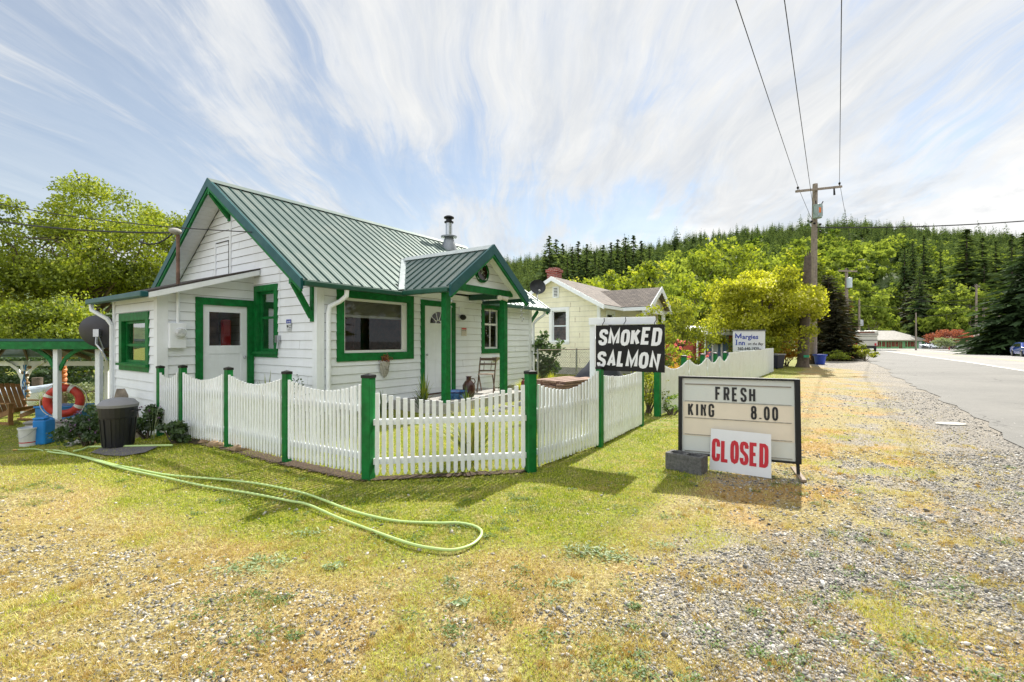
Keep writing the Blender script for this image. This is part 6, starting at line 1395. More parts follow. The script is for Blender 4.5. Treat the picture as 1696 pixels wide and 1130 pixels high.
mb.build('cooling_rib', M_steel, tr)
m = MB(); z2 = H + (565 - 372) / F * 28.8
for s, dz in ((-.28, .12), (-.1, -.0), (.26, -.05), (.26, -.5)): m.ell((s, -.26, z2 + dz), (.09, .06, .07), 8, 6)
m.build('spool_insulator', M_dark, P1)
def wire(name, label, a, b, sag, r=.014, cat='cable', n=20, group=None):
    a = Vector(a); b = Vector(b); mb = MB(); mb.tube([a.lerp(b, i / n) - Vector((0, 0, sag * 4 * (i / n) * (1 - i / n))) for i in range(n + 1)], r, 5, cap=False); o = mb.build(name, M_wire, None); return tag(o, label, cat, group)
def far_end(X12, z12, s0, L=34):
    """continue a wire from its pole point s0 through its point at Y=12.1"""
    a = Vector(s0); b = Vector((X12, 12.1, z12)); d = (b - a); return a + d * (L / d.length)
ins1 = L1.lerp(L2, .04) + Vector((0, -.2, .3)); ins2 = L1.lerp(L2, .955) + Vector((0, -.2, .3)); top = pb + Vector((.0, -.1, z2 + .5))
wire('power_line', 'overhead wire rising out of the photo from the left end of the tall pole crossarm', ins1, far_end(5.97, 10.5, ins1), .05, .013)
wire('power_line', 'overhead wire rising out of the photo from the tall pole shaft', top, far_end(7.25, 10.5, top), .05, .013)
wire('power_line', 'overhead wire rising out of the photo from the right end of its crossarm', ins2, far_end(8.76, 10.5, ins2), .05, .013)
wire('telephone_cable', 'thick cable from the tall pole to the right edge of the photo across the hill', pb + Vector((.1, -.2, H + 187 / F * 28.8)), at(1760, 361, 27), .2, .035)
P2b = on(1402, 42); z22 = H + (565 - 448) / F * 42
P2 = thing('utility_pole', 'second wooden utility pole with a crossarm and pale transformer before the dark hedge', 'utility pole', tuple(P2b)); mb = MB(); mb.tube([(0, 0, -.5), (0, 0, z22 + .3)], [.19, .12], 10); mb.build('pole', M_pole, P2, smooth=True); crossarm(P2, z22, 2.0, R(10), 3); mb = MB(); mb.lathe([(.001, -.5), (.22, -.5), (.22, .4), (.001, .45)], 12, (0, -.36, z22 - 1.05)); mb.build('transformer', pmat('pale_transformer', (.5, .58, .62), .4), P2, smooth=True)
wire('power_line', 'wire from the left end of the tall pole crossarm down to the second pole', ins1, P2b + Vector((-.9, -.14, z22 + .3)), .4, .012); wire('power_line', 'wire from the right end of the tall pole crossarm down to the second pole', ins2, P2b + Vector((.9, -.14, z22 + .3)), .4, .012)
def simple_pole(label, px, ytop, Y, arm=0, box=False, lean=0):
    b = on(px, Y); zt_ = H + (565 - ytop) / F * Y - b.z; t = thing('utility_pole', label, 'utility pole', tuple(b)); mb = MB(); mb.tube([(0, 0, -.5), (lean, 0, zt_)], [.17, .11], 8); mb.build('pole', M_pole, t, smooth=True)
    if arm: crossarm(t, zt_ - .3, arm, R(15), 2)
    if box: mb = MB(); mb.lathe([(.001, -.4), (.25, -.4), (.25, .4), (.001, .42)], 10, (.0, -.35, zt_ * box)); mb.build('transformer', M_steel, t, smooth=True)
    return b, zt_
pa, za = simple_pole('thin pole with a white box left of the bare brown conifer', 1423, 494, 62, 0, .55); pb2, zb2 = simple_pole('tall dark pole with a transformer beside the pink building', 1617, 471, 66, 1.0, .36)
pc, zc = simple_pole('short wooden pole left of the dark roadside conifer', 1629, 507, 58, .8); pd, zd = simple_pole('leaning wooden brace pole at the dark roadside conifer', 1637, 515, 60, 0, lean=1.6); pe, ze = simple_pole('slim far pole in front of the green shop trees', 1517, 518, 92, 0)
for i, (q0_, q1_) in enumerate((((1410, 478), (1700, 515)), ((1518, 492), (1617, 472)), ((1518, 500), (1700, 484)), ((1410, 505), (1617, 508)), ((1520, 524), (1629, 508)), ((1617, 525), (1700, 512)), ((1629, 522), (1700, 520)), ((1629, 526), (1700, 516)), ((1617, 473), (1656, 484)))):
    wire('utility_wire', ['sagging wire high across the far trees from the second pole to the right edge', 'wire from the bare conifer to the top of the tall dark pole', 'wire crossing the green hillside trees to the right edge', 'wire between the second pole and the dark pole, lower than the rest', 'low wire from the shop roof to the short wooden pole', 'wire from the dark pole into the roadside conifer', 'middle wire of the bundle leaving the short wooden pole', 'lowest wire of the bundle leaving the short wooden pole', 'guy wire dropping right from the top of the tall dark pole'][i], at(*q0_, 60), at(*q1_, 60), .35, .024)
# service wires on the left
mh = HP(-1.42, LY0, 3.44); wire('service_cable', 'thick service cable from the left edge to the rusty roof mast', at(-80, 353, 10.5), mh, .12, .017); wire('service_wire', 'thin wire from the left edge to the cottage gable', at(-80, 322, 11), HP(RX0 - .04, 1.35, rz_(1.35) - .08), .15, .010)
wire('drip_loop', 'short looping cable at the rusty mast head', mh + Vector((-.03, 0, -.0)), mh + Vector((-.62, -.05, -.16)), .12, .014)

# ---------------------------------------------------------------- vehicles and far buildings
def far_z(px, py, Y): return H - (py - 565) / F * Y
def car(label, loc, rot, paint, suv=False, name='parked_car'):
    t = thing(name, label, 'car', tuple(loc), rot); L, W_, hh = 4.5, 1.8, (1.68 if suv else 1.42)
    side = [(-2.2, .35), (-2.25, .62), (-2.18, .92), (-1.2, .98 if not suv else 1.02), (-.6, hh - .04), (.2, hh), (1.3, hh - .05), (1.75 if not suv else 2.05, 1.02), (2.22, .94), (2.26, .5), (2.15, .32), (1.75, .28), (1.45, .28), (1.0, .28), (-1.0, .28), (-1.4, .28), (-1.9, .28)]
    mb = MB(); ws = []; n = len(side)
    for sgn, ins in ((-1, 0), (-1, 1), (1, 1), (1, 0)):
        pass
    def hwid(z): return .88 if z < .95 else .88 - (z - .95) * .36
    mb.v += [(x, -hwid(z), z) for x, z in side] + [(x, hwid(z), z) for x, z in side]; mb.f += [tuple(range(n))[::-1], tuple(range(n, 2 * n))] + [(i, (i + 1) % n, (i + 1) % n + n, i + n) for i in range(n)]; mb.m += [0] * (n + 2)
    mb.build('body', paint, t, bevel=.04)
    g = MB(); gm = pmat('car_glass', (.012, .015, .02), .08, var=.1)
    for s in (-1, 1):
        for xs in ([(-1.0, 1.0), (-.58, hh - .12), (.22, hh - .09), (.22, 1.0)], [(.30, 1.0), (.30, hh - .09), (1.22, hh - .12), (1.6, 1.0)]): g.add([(x, s * (hwid(z) + .008), z) for x, z in xs], [(0, 1, 2, 3)])
    g.add([(-1.24, -.68, 1.02), (-1.24, .68, 1.02), (-.68, .60, hh - .09), (-.68, -.60, hh - .09)], [(0, 1, 2, 3)]); g.build('window', gm, t)
    for x in (-1.42, 1.42):
        for s in (-1, 1): w = MB(); w.lathe([(.001, -.11), (.33, -.10), (.34, 0), (.33, .10), (.001, .11)], 16, (x, s * .82, .33), ax='y'); wh = w.build('wheel', M_black, t, smooth=True); r_ = MB(); r_.lathe([(.001, 0), (.19, 0)], 12, (x, s * .94, .33), ax='y'); r_.build('rim', M_steel, wh)
    for s in (-1, 1): m = MB(); m.box(-2.27, -2.2, s * .62 - .16, s * .62 + .16, .62, .78); m.build('headlight', M_steel, t)
    m = MB(); m.box(-2.29, -2.2, -.4, .4, .38, .6); m.build('grille', M_black, t); return t
def onz(px, py, Y): return Vector(((px - 848) / F * Y, Y, H - (py - 565) / F * Y))
car('silver station wagon parked beside the green shop', onz(1543, 577.5, 108), R(12), pmat('silver_paint', (.50, .54, .58), .25, metal=.5, coat=.5), True)
car('dark grey saloon car parked in front of the copper tree', onz(1594, 577.5, 100), R(-14), pmat('dark_car_paint', (.04, .05, .06), .25, coat=.6))
bc = on(1706, 44.5); car('blue car cut by the right edge on the far side of the road', bc, R(200) * 0 + R(54.5), pmat('blue_car_paint', (.01, .06, .40), .2, coat=.8))
p = onz(1572, 579.5, 98); t = thing('hydrant', 'small red hydrant near the dark car', 'hydrant', tuple(p)); mb = MB(); mb.lathe([(.14, 0), (.14, .08), (.1, .1), (.1, .55), (.13, .56), (.08, .7), (.001, .74)], 10); mb.build('barrel', M_redink, t, smooth=True); mb = MB(); mb.tube([(-.2, 0, .42), (.2, 0, .42)], .06, 8); mb.build('outlet', M_redink, t)
# green shop
p = onz(1528, 578.5, 128); gs = thing('green_shop', 'low pale green shop with wide dark windows and a grey hipped roof', 'shop', (p.x, p.y, p.z), R(-2)); Wd = 15.0
M_mint = pmat('mint_paint', (.22, .50, .22), .6, var=.06); M_groof = pmat('grey_far_roof', (.42, .40, .36), .9, var=.2, vs=2)
mb = MB(); mb.box(-Wd, 0, 0, 9, 0, 2.7); mb.build('wall', M_mint, gs); mb = MB(); mb.add([(-Wd - .8, -1.1, 2.55), (.9, -1.1, 2.55), (.9, 9.8, 2.55), (-Wd - .8, 9.8, 2.55), (-Wd + 3.8, 4.4, 5.3), (-4.4, 4.4, 5.3)], [(0, 1, 5, 4), (1, 2, 5), (2, 3, 4, 5), (3, 0, 4), (0, 3, 2, 1)]); mb.build('roof', M_groof, gs)
mb = MB(); mb.box(-Wd - .82, .92, -1.16, -1.08, 2.35, 2.62); mb.build('fascia', pmat('sand_fascia', (.45, .40, .30), .7), gs)
for i, (a, b, z) in enumerate(((-13.6, -10.2, .7), (-9.9, -8.7, .5), (-8.5, -6.6, .7), (-6.4, -5.6, .1), (-4.7, -2.2, .7))): m = MB(); m.box(a, b, -.06, -.01, z, 2.15); w = m.build('window', M_int, gs); m = MB(); m.box(a - .1, b + .1, -.05, -.0, z - .12, z); m.box((a + b) / 2 - .04, (a + b) / 2 + .04, -.09, -.061, z, 2.15); m.build('frame', M_mint, w)
m = MB(); m.box(-1.1, -.3, -.06, -.01, 0, 2.1); m.build('door', M_white, gs)
for x in (-12, -5, -.5): m = MB(); m.box(x, x + .12, -1.0, -.9, 0, 2.4); m.build('post', M_mint, gs)
p = onz(1534, 578.5, 134); t = thing('carport', 'small grey roofed carport joining the right side of the green shop', 'carport', (p.x, p.y, p.z)); mb = MB(); mb.hexa([(-.6, -1, 2.6), (5.6, -1, 1.6), (5.6, 5, 1.6), (-.6, 5, 2.6), (-.6, -1, 2.9), (5.6, -1, 1.8), (5.6, 5, 1.8), (-.6, 5, 2.9)]); mb.build('roof', M_groof, t)
for x in (.2, 5.2): m = MB(); m.box(x, x + .15, -.6, -.45, 0, 1.7); m.build('post', M_white, t)
p = onz(1594, 577.5, 112); t = thing('pink_building', 'plain pale pink shed building right of the copper tree', 'building', (p.x, p.y, p.z), R(5)); mb = MB(); mb.prism([(0, 0), (4.6, 0), (4.6, 3.6), (1.5, 3.2), (0, 2.2)], lambda a, b, d: (a, d, b), 0, 6); mb.build('wall', pmat('pale_pink_wall', (.52, .42, .38), .7, var=.05), t); mb = MB(); mb.bar((-.3, 3, 2.12), (4.9, 3, 3.72), 6.6, .12, up=(0, 0, 1)); mb.build('roof', M_groof, t)
# truck camper by the verge
p = onz(1434, 582.5, 60); t = thing('camper_truck', 'old white camper body on a truck seen from behind, beyond the small verge bush', 'camper', (p.x, p.y, p.z), R(-35)); M_cam = pmat('camper_white', (.62, .60, .52), .45, var=.08, dirt=(.3, .28, .2), dirt_amt=.4, dirt_s=1)
mb = MB(); mb.box(-1.2, 1.2, -.1, 3.0, .75, 2.0); mb.build('body', M_cam, t, bevel=.08); mb = MB(); mb.box(-1.28, 1.28, -.2, 3.3, 2.0, 2.75); mb.build('upper_body', M_cam, t, bevel=.12); mb = MB(); mb.box(-1.29, 1.29, -.21, -.202, 2.25, 2.34); mb.box(-1.21, 1.21, -.115, -.105, 1.45, 1.55); mb.build('stripe', pmat('dark_stripe', (.08, .08, .07), .5), t)
m = MB(); m.box(-.9, .9, -.215, -.203, 2.45, 2.62); m.build('rear_window', M_int, t); m = MB(); m.box(-1.1, 1.1, 0, 4.5, .45, .75); m.build('chassis', M_black, t)
for s in (-1, 1):
    m = MB(); m.lathe([(.001, -.12), (.36, -.12), (.38, 0), (.36, .12), (.001, .12)], 14, (s * 1.0, .9, .36), ax='x'); m.build('wheel', M_black, t, smooth=True); m = MB(); m.box(s * 1.0 - .1, s * 1.0 + .1, -.14, -.09, .8, 1.1); m.build('tail_light', M_redink, t)

# ---------------------------------------------------------------- trees and shrubs
def hh(px, ytop, Y): return H + (565 - ytop) / F * Y - on(px, Y).z
def bl(px, ytop, Y, r, mat, leaf, label, n, **kw):
    return broadleaf('broadleaf_tree', label, 'tree', tuple(on(px, Y)), hh(px, ytop, Y), r, leaf, mat, n=n, **kw)
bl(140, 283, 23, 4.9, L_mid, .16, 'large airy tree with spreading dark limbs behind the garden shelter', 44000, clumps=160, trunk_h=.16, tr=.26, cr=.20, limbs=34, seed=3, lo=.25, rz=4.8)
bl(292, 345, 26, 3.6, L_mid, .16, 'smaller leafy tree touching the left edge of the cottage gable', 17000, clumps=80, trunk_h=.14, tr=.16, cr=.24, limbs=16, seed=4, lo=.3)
bl(-40, 405, 20, 2.8, L_lime, .15, 'yellow green tree cut by the left edge of the photo', 15000, clumps=80, trunk_h=.12, tr=.15, cr=.25, limbs=16, seed=5, lo=.3)
bush('hedge_bush', 'yellow green thicket behind the shelter roof, left of the satellite dish', 'bush', tuple(on(40, 18.5)), 3.6, 1.8, 3.9, .13, L_mid, n=13000, seed=6, clumps=70, cr=.26)
bush('hedge_bush', 'dense leafy thicket between the satellite dish and the big tree', 'bush', tuple(on(165, 19.5)), 3.2, 1.8, 4.1, .13, L_mid, n=13000, seed=7, clumps=70, cr=.26)
bush('hedge_bush', 'low dark hedge along the back of the garden lawn', 'bush', tuple(on(60, 16.4)), 4.6, .8, 1.7, .10, L_dark, n=12000, seed=8, clumps=90, cr=.2)
bush('garden_bush', 'small pale leafed shrub beside the terracotta planter', 'bush', tuple(on(150, 13.6)), .9, .6, .9, .07, L_sage, n=1800, seed=9)
clump('grass_clump', 'green strap leaved clump behind the red lifebuoy', 'plant', tuple(on(75, 13)), 80, .75, .55, .03, L_mid, seed=10); 
bush('flowering_shrub', 'dark green shrub with small purple and white flowers left of the rubbish bin', 'shrub', tuple(on(146, 7.3) + Vector((0, 0, -.02))), .42, .36, .72, .055, L_dark, n=2600, seed=11, clumps=34, flowers=(L_purple, 30, .02))
bush('flowering_shrub', 'dark leafed columbine with purple flowers right of the rubbish bin', 'shrub', tuple(on(243, 6.95)), .26, .24, .55, .07, L_dark, n=1300, seed=12, clumps=26, flowers=(L_purple, 26, .022))
clump('flower_stalks', 'thin purple flower stalks rising beside the first fence post', 'plant', tuple(on(252, 6.75)), 12, .66, .22, .006, L_sage, seed=13, arch=.2)
bush('leafy_weed', 'low dark green leafy plant at the foot of the second fence post', 'plant', tuple(on(292, 6.45)), .24, .2, .34, .075, L_dark, n=700, seed=14, clumps=16)
clump('lavender', 'thin pink flower stalks beside the tall driftwood', 'plant', tuple(on(187, 8.4)), 26, 1.05, .16, .014, L_purple, seed=15, arch=.2)
clump('fern', 'feathery fern behind the fence under the small gable window', 'plant', tuple(HP(-.45, .9, 0)), 34, .98, .55, .045, L_mid, seed=16, arch=.9); bush('garden_bush', 'sparse green plant behind the fence near the cottage corner', 'plant', tuple(HP(-.35, .15, 0)), .28, .25, .85, .05, L_dark, n=420, seed=17)
for i, (x, y, n, h, lab) in enumerate(((2.15, -.55, 46, .78, 'tall dark iris leaves under the big window, left of the front door'), (1.75, -.85, 30, .50, 'short dark strap leaves near the iris under the big window'), (2.6, -1.35, 36, .55, 'dark strap leaves in front of the glazed bowl'), (.9, -.7, 34, .52, 'strap leaved plant below the face planter'), (4.75, -.75, 40, .50, 'dark green leaves behind the folding chair'))):
    clump('iris_clump', lab, 'plant', tuple(HP(x, y, 0)), n, h, .30, .030, L_dark if i else L_mid, seed=20 + i, arch=.5)
for i, (x, y, s, lab) in enumerate(((5.15, -1.15, .55, 'bright yellow green grass mound left of the right porch post'), (6.35, -.75, .62, 'bright yellow green grass mound right of the right porch post'), (7.0, -.95, .58, 'bright yellow green grass mound at the far corner behind the gate post'))):
    clump('golden_grass', lab, 'ornamental grass', tuple(HP(x, y, 0)), 420, s, .42, .012, leafmat('golden_blades', (.30, .36, .02), (.62, .62, .06), .5, .05) if i == 0 else bpy.data.materials['golden_blades'], seed=30 + i, arch=.7)
clump('yucca', 'big arching clump of green and straw coloured blades in the fenced lawn', 'plant', tuple(gp(782, 760)), 170, .85, .95, .022, L_yucca, seed=40, arch=.75, base=.12)
bush('climbing_vine', 'dark leafy vine growing against the far corner of the cottage', 'vine', tuple(on(900, 14.7)), .62, .45, 1.9, .13, L_dark, n=1500, seed=41, clumps=36)
bush('garden_bush', 'loose pale green shrub in the gap between the two fence runs', 'bush', tuple(on(1073, 9.2)), .42, .4, 1.0, .045, L_lime, n=1500, seed=42, clumps=28)
bl(1128, 492, 15.5, 1.35, L_lime, .085, 'young light green tree beside the yellow house porch', 5200, clumps=46, trunk_h=.2, tr=.05, cr=.26, limbs=12, seed=43, lo=.3)
bush('rhododendron', 'pink flowering shrub behind the scalloped fence, nearest the black sign', 'shrub', tuple(on(1108, 12.6)), .75, .6, 1.55, .09, L_mid, n=2200, seed=44, clumps=30, flowers=(L_pink, 22, .05)); bush('rhododendron', 'smaller pink flowering shrub behind the scalloped fence under the young tree', 'shrub', tuple(on(1140, 15.2)), .8, .6, 1.35, .09, L_mid, n=1500, seed=45, clumps=26, flowers=(L_pink, 14, .05))
bush('garden_bush', 'yellow leafed shrub just over the first scallop of the roadside fence', 'bush', tuple(on(1121, 11.2)), .34, .3, 1.20, .05, L_orange, n=900, seed=46)
bush('weed_patch', 'weeds climbing the foot of the roadside fence beside the letter board', 'weeds', tuple(on(1112, 8.95)), .35, .16, .40, .045, L_weed, n=420, seed=47)
broadleaf('broadleaf_tree', 'broad bright yellow green tree with hanging leaves behind the inn sign', 'tree', tuple(on(1262, 26.5)), hh(1262, 437, 26.5), 3.35, .16, L_bloom, n=44000, clumps=160, trunk_h=.08, tr=.16, cr=.22, limbs=22, seed=48, lo=.35, rz=2.8, flat_bottom=.85)
bush('hedge_bush', 'green thicket under the bright tree behind the tall white fence', 'bush', tuple(on(1246, 25)), 1.3, 1.0, 1.9, .13, L_mid, n=3000, seed=49, clumps=40); bush('azalea', 'orange and yellow shrub behind the wheeled bin', 'shrub', tuple(on(1303, 26)), 1.1, .8, 1.7, .11, L_orange, n=2200, seed=50, clumps=26)
# dark hedge conifer
for i, (px, yt, Y, r, lab) in enumerate(((1372, 456, 36, 1.9, 'tall dark conifer with rusty tips immediately right of the big pole'), (1392, 484, 38, 1.5, 'dark conifer behind the second utility pole'), (1382, 505, 34.5, 1.4, 'shorter dark conifer in front of the two others beside the second pole'))):
    conifer('conifer_tree', lab, tuple(on(px, Y)), hh(px, yt, Y), r, L_rust, seed=60 + i, n_lev=44, per=15, dens=8, start=.01, power=.42, droop=.15, wid=.16)
bush('verge_bush', 'round yellow green bush on the verge in front of the camper', 'bush', tuple(on(1432, 33.5)), .82, .7, 1.22, .12, L_lime, n=1500, seed=65)
bush('verge_bush', 'low green bush under the dark conifers by the second pole', 'bush', tuple(on(1380, 33)), 1.4, .7, .8, .10, L_mid, n=1500, seed=66)
conifer('bare_conifer', 'brown half bare conifer with a clear trunk behind the green shop', tuple(onz(1521, 574, 142)), 21, 5.6, L_rust, seed=67, n_lev=36, per=9, dens=6, start=.32, power=.5, wid=.12, bark=M_bark)
conifer('conifer_tree', 'massive dark spruce at the right edge beside the road', tuple(on(1700, 52)), hh(1690, 410, 52), 5.4, L_con, seed=68, n_lev=48, per=14, dens=8, start=.02, power=.62, wid=.12)
conifer('conifer_tree', 'second dark spruce sweeping low left of the massive one', tuple(on(1668, 54)), hh(1668, 500, 54), 3.9, L_con, seed=69, n_lev=34, per=13, dens=7, start=.02, power=.55, wid=.14)
bush('verge_bush', 'leafy green shrub at the left foot of the roadside spruces', 'bush', tuple(on(1640, 55)), 1.6, 1.4, 2.9, .22, L_mid, n=2200, seed=70)
bush('copper_tree', 'rounded copper red tree in front of the pink building', 'tree', tuple(onz(1577, 576, 96)), 4.0, 3.2, 4.4, .27, L_red, n=6500, seed=71, clumps=40); bush('verge_bush', 'pale olive rounded bush right of the silver wagon', 'bush', tuple(onz(1566, 578, 90)), 2.7, 1.8, 2.5, .26, L_sage, n=2600, seed=72, clumps=30)
# mid distance trees
rn = random.Random(21)
mids = [(955, 458, 62, 4.2, 'yellow green tree just above the brick chimney roof ridge'), (1010, 452, 70, 5, 'mid green tree above the yellow house valley'), (1045, 440, 66, 4.8, 'grey limbed green tree above the yellow house porch roof'), (1085, 432, 62, 5, 'green tree right above the yellow porch gable'), (1130, 420, 72, 5.8, 'tall green tree left of the bright tree, first of the high row'), (1178, 402, 78, 6.2, 'highest crown in the row of green trees left of the tall pole'), (1226, 403, 74, 6.0, 'round green crown behind the top of the bright tree'), (1283, 398, 80, 6.4, 'yellow topped green tree just left of the tall pole'), (1322, 408, 70, 4.6, 'yellow green tree behind the old snag'), (1150, 462, 48, 4.2, 'low green tree behind the young tree'), (1100, 478, 44, 3.4, 'shadowy green tree behind the yellow porch'), (1205, 455, 50, 4.2, 'deep green tree behind the left side of the bright tree'), (1362, 440, 66, 3.6, 'slim pale green tree right of the tall pole'),
        (1438, 487, 100, 5.6, 'green tree above the camper'), (1470, 496, 156, 8.0, 'light green tree behind the shop roof'), (1566, 505, 124, 5.4, 'round light green tree behind the silver wagon'), (1540, 528, 142, 5.2, 'small green tree beside the shop gable'), (1606, 468, 130, 8.5, 'large round bright tree on the bank above the copper tree'), (1490, 468, 158, 9, 'broad leafy tree behind the bare brown conifer'), (1556, 455, 160, 10, 'wide bright tree on the bank left of the large round one'), (1420, 462, 105, 6, 'bright tree between the second pole and the shop')]
for i, (px, yt, Y, r, lab) in enumerate(mids):
    m = [L_mid, L_hill, L_mid][(i * 7) % 3 if Y < 85 else 1]
    bl(px, yt, Y, r, m, .014 * Y / 2.0 + .10, lab, 4600 if Y < 60 else 3800, clumps=60, trunk_h=.16, tr=.22, cr=.26, limbs=9, seed=100 + i, lo=.35, bark=M_greybark)
conif = [(903, 430, 118), (910, 406, 112), (921, 412, 116), (932, 419, 120), (948, 424, 115), (958, 415, 118), (972, 420, 112), (985, 432, 108), (999, 421, 118), (1012, 417, 114), (1023, 412, 120), (1036, 409, 116), (1049, 405, 118), (1062, 414, 122), (1076, 424, 118), (940, 438, 104), (992, 444, 100), (1030, 440, 104)]
# a few crown meshes shared by many trees
def con_variant(seed, h, r, lev, per, dens, mat, **kw):
    rg = np.random.default_rng(seed); V, Fc, T = conifer_mesh('c', h, r, lev, mat, rg, per, dens, **kw); o = np_mesh('crown', V, Fc, mat, None, T); me = o.data; bpy.data.objects.remove(o); mb = MB(); mb.tube([(0, 0, -1.5), (0, 0, h * .97)], [r * .09, .03], 6, cap=False); o2 = mb.build('trunk', M_bark, None, smooth=True); tm = o2.data; bpy.data.objects.remove(o2); return me, tm, h
def bl_variant(seed, h, r, n, leaf, mat, clumps=26):
    rg = np.random.default_rng(seed); P, tc, cc = crown_points(n, rg, (0, 0, h * .58), (r, r, h * .42), clumps, .34, .4, .8); V, Fc = leaves(P, leaf, rg, .7); T = np.clip(.25 + .5 * tc + rg.normal(0, .13, n), 0, 1); o = np_mesh('crown', V, Fc, mat, None, T); me = o.data; bpy.data.objects.remove(o); mb = MB(); mb.tube([(0, 0, -1), (0, 0, h * .7)], [.22, .06], 6, cap=False); o2 = mb.build('trunk', M_greybark, None); tm = o2.data; bpy.data.objects.remove(o2); return me, tm, h
def put(variant, name, label, loc, h, rng, group=None, cat='tree', wide=1.0):
    me, tm, h0 = variant; s = h / h0; t = thing(name, label, cat, tuple(loc), rng.uniform(0, 6.28), group); t.scale = (s * wide, s * wide, s)
    for nm, d in (('crown', me), ('trunk', tm)): o = bpy.data.objects.new(nm, d); COL.objects.link(o); o.parent = t
    return t
CV = [con_variant(200 + i, 20, 3.6 + .5 * (i % 3), 46, 10, 5, L_conf, wid=.30, start=.08 + .05 * (i % 2), power=.72, ragged=.45) for i in range(5)]
BV = [bl_variant(300 + i, 11, 4.4, 2200, .5, L_hill, 34) for i in range(5)]
NUM = 'first second third fourth fifth sixth seventh eighth ninth tenth eleventh twelfth thirteenth fourteenth fifteenth sixteenth seventeenth eighteenth'.split()
for i, (px, yt, Y) in enumerate(sorted(conif)):
    lab = {0: 'leftmost dark conifer of the row above the brick chimney', 1: 'tallest dark conifer directly above the brick chimney'}.get(i, '%s dark conifer from the left in the row above the yellow house' % NUM[i])
    put(CV[i % 5], 'conifer_tree', lab, onz(px, 560, Y), hh(px, yt, Y) - .6, rn, 'dark conifers above the yellow house roof' if i > 1 else None, 'conifer tree', 1.15)
for i, (px, yt, Y, w, lab) in enumerate(((1601, 378, 142, 1.8, 'tallest dark spruce on the right hillside, its tip on the skyline'), (1627, 392, 146, 1.3, 'dark spruce right of the tallest one on the hillside'), (1649, 398, 150, 1.2, 'dark spruce further right of the tallest one on the hillside'), (1676, 386, 140, 1.2, 'thin topped spruce near the right edge of the hillside'), (1696, 384, 144, 1.5, 'hillside spruce cut by the right edge'), (1530, 388, 160, 1.0, 'dark conifer on the hillside above the bare brown conifer'), (1512, 398, 158, .9, 'shorter conifer left of the one above the bare brown conifer'), (1498, 408, 156, .9, 'narrow conifer on the hillside above the green shop'), (1558, 415, 160, .9, 'small conifer between the two hillside groups'), (1574, 462, 135, .9, 'dark pointed conifer among the bright trees above the copper tree'), (1630, 428, 134, 1.7, 'broad bluish spruce low on the right hillside'), (1523, 442, 135, 1.0, 'small conifer on the bright green knoll'), (1413, 452, 135, .7, 'slim dark conifer right of the second pole top'))):
    ph_ = (px - 848) / F; z0 = float(hillz(ph_, Y)); put(CV[i % 5], 'conifer_tree', lab, (ph_ * Y, Y, z0 - .5), H + (565 - yt) / F * Y - z0, rn, None, 'conifer tree', w)

# the trees across the road, beside and behind the viewer, that the cottage windows mirror
for i in range(16):
    s_ = -34 + i * 3.4; x, y = rp(s_, 19 + 3.5 * ((i * 5) % 3)); v_ = (CV if i % 3 else BV)[i % 5]
    put(v_, 'conifer_tree' if i % 3 else 'broadleaf_tree', 'tree in the wood across the road, out of the picture to the right', (x, y, gzf(x, y)), 15 + (i * 7) % 5, rn, 'trees across the road', 'tree', 1.5)

# hillside forest: nearest trees one by one, the rest as one mass
def hill_trees():
    rg = np.random.default_rng(77); pts = []
    tries = 0
    while len(pts) < 5200 and tries < 60000:
        tries += 1; ph = rg.uniform(-.12, 1.40) if rg.uniform() < .86 else rg.uniform(-1.6, -.12); Y = math.sqrt(rg.uniform(HY0 ** 2, 500 ** 2))
        if ph < -.12 and rg.uniform() < .6: continue
        pts.append((ph, Y))
    pts = np.array(pts); ph, Y = pts.T; X = ph * Y; Z = hillz(ph, Y); el = (Z - H) / Y
    px = 848 + F * ph
    # conifers on the upper slopes, on the left ridge and in groups; broadleaf on the bright lower slopes
    f = fbm(X, Y, 55, 70); top = np.interp(px, SKX, SKY); yy = 565 - el * F
    con = (yy < top + 30 + 60 * (f - .5)) | (px < 1110) | (f > .545)
    con |= ((px > 1480) & (px < 1580) & (yy > 400) & (yy < 445) & (f > .42))
    return ph, Y, X, Z, con, rg
ph, Y_, X_, Z_, con, rg = hill_trees()
order = np.argsort(Y_ + 60 * (np.abs(ph - .6) > .75)); indiv_c = [i for i in order if con[i] and ph[i] > -.05][:70]; indiv_b = [i for i in order if not con[i] and ph[i] > .3][:90]
for i in indiv_c: put(CV[i % 5], 'conifer_tree', 'dark conifer on the lower wooded hillside', (X_[i], Y_[i], Z_[i] - .5), rg.uniform(8, 14), rn, 'dark conifers on the lower wooded hillside', 'conifer tree')
for i in indiv_b: put(BV[i % 5], 'broadleaf_tree', 'bright green leafy tree on the lower hillside', (X_[i], Y_[i], Z_[i] - .5), rg.uniform(6, 9.5), rn, 'bright green trees on the lower hillside', 'tree', 1.05)
rest = np.ones(len(ph), bool); rest[indiv_c] = False; rest[indiv_b] = False
def mass(name, label, idx, variants, hlo, hhi, mat, wide=1.0):
    VV = []; FF = []; TT = []; o = 0
    for i in idx:
        V, Fc, T = variants[i % len(variants)]; h = rg.uniform(hlo, hhi) * (1.0 if rg.uniform() > .06 else 1.5); a = rg.uniform(0, 6.28); c, s = math.cos(a), math.sin(a)
        W_ = V * np.array([h * wide, h * wide, h]); W_ = np.stack([W_[:, 0] * c - W_[:, 1] * s + X_[i], W_[:, 0] * s + W_[:, 1] * c + Y_[i], W_[:, 2] + Z_[i] - .5], 1); VV.append(W_); FF.append(Fc + o); TT.append(np.clip(T + rg.uniform(-.28, .28), 0, 1)); o += len(V)
    tag(np_mesh(name, np.concatenate(VV), np.concatenate(FF), mat, None, np.concatenate(TT)), label, 'forest', None, 'stuff')
cvs = []
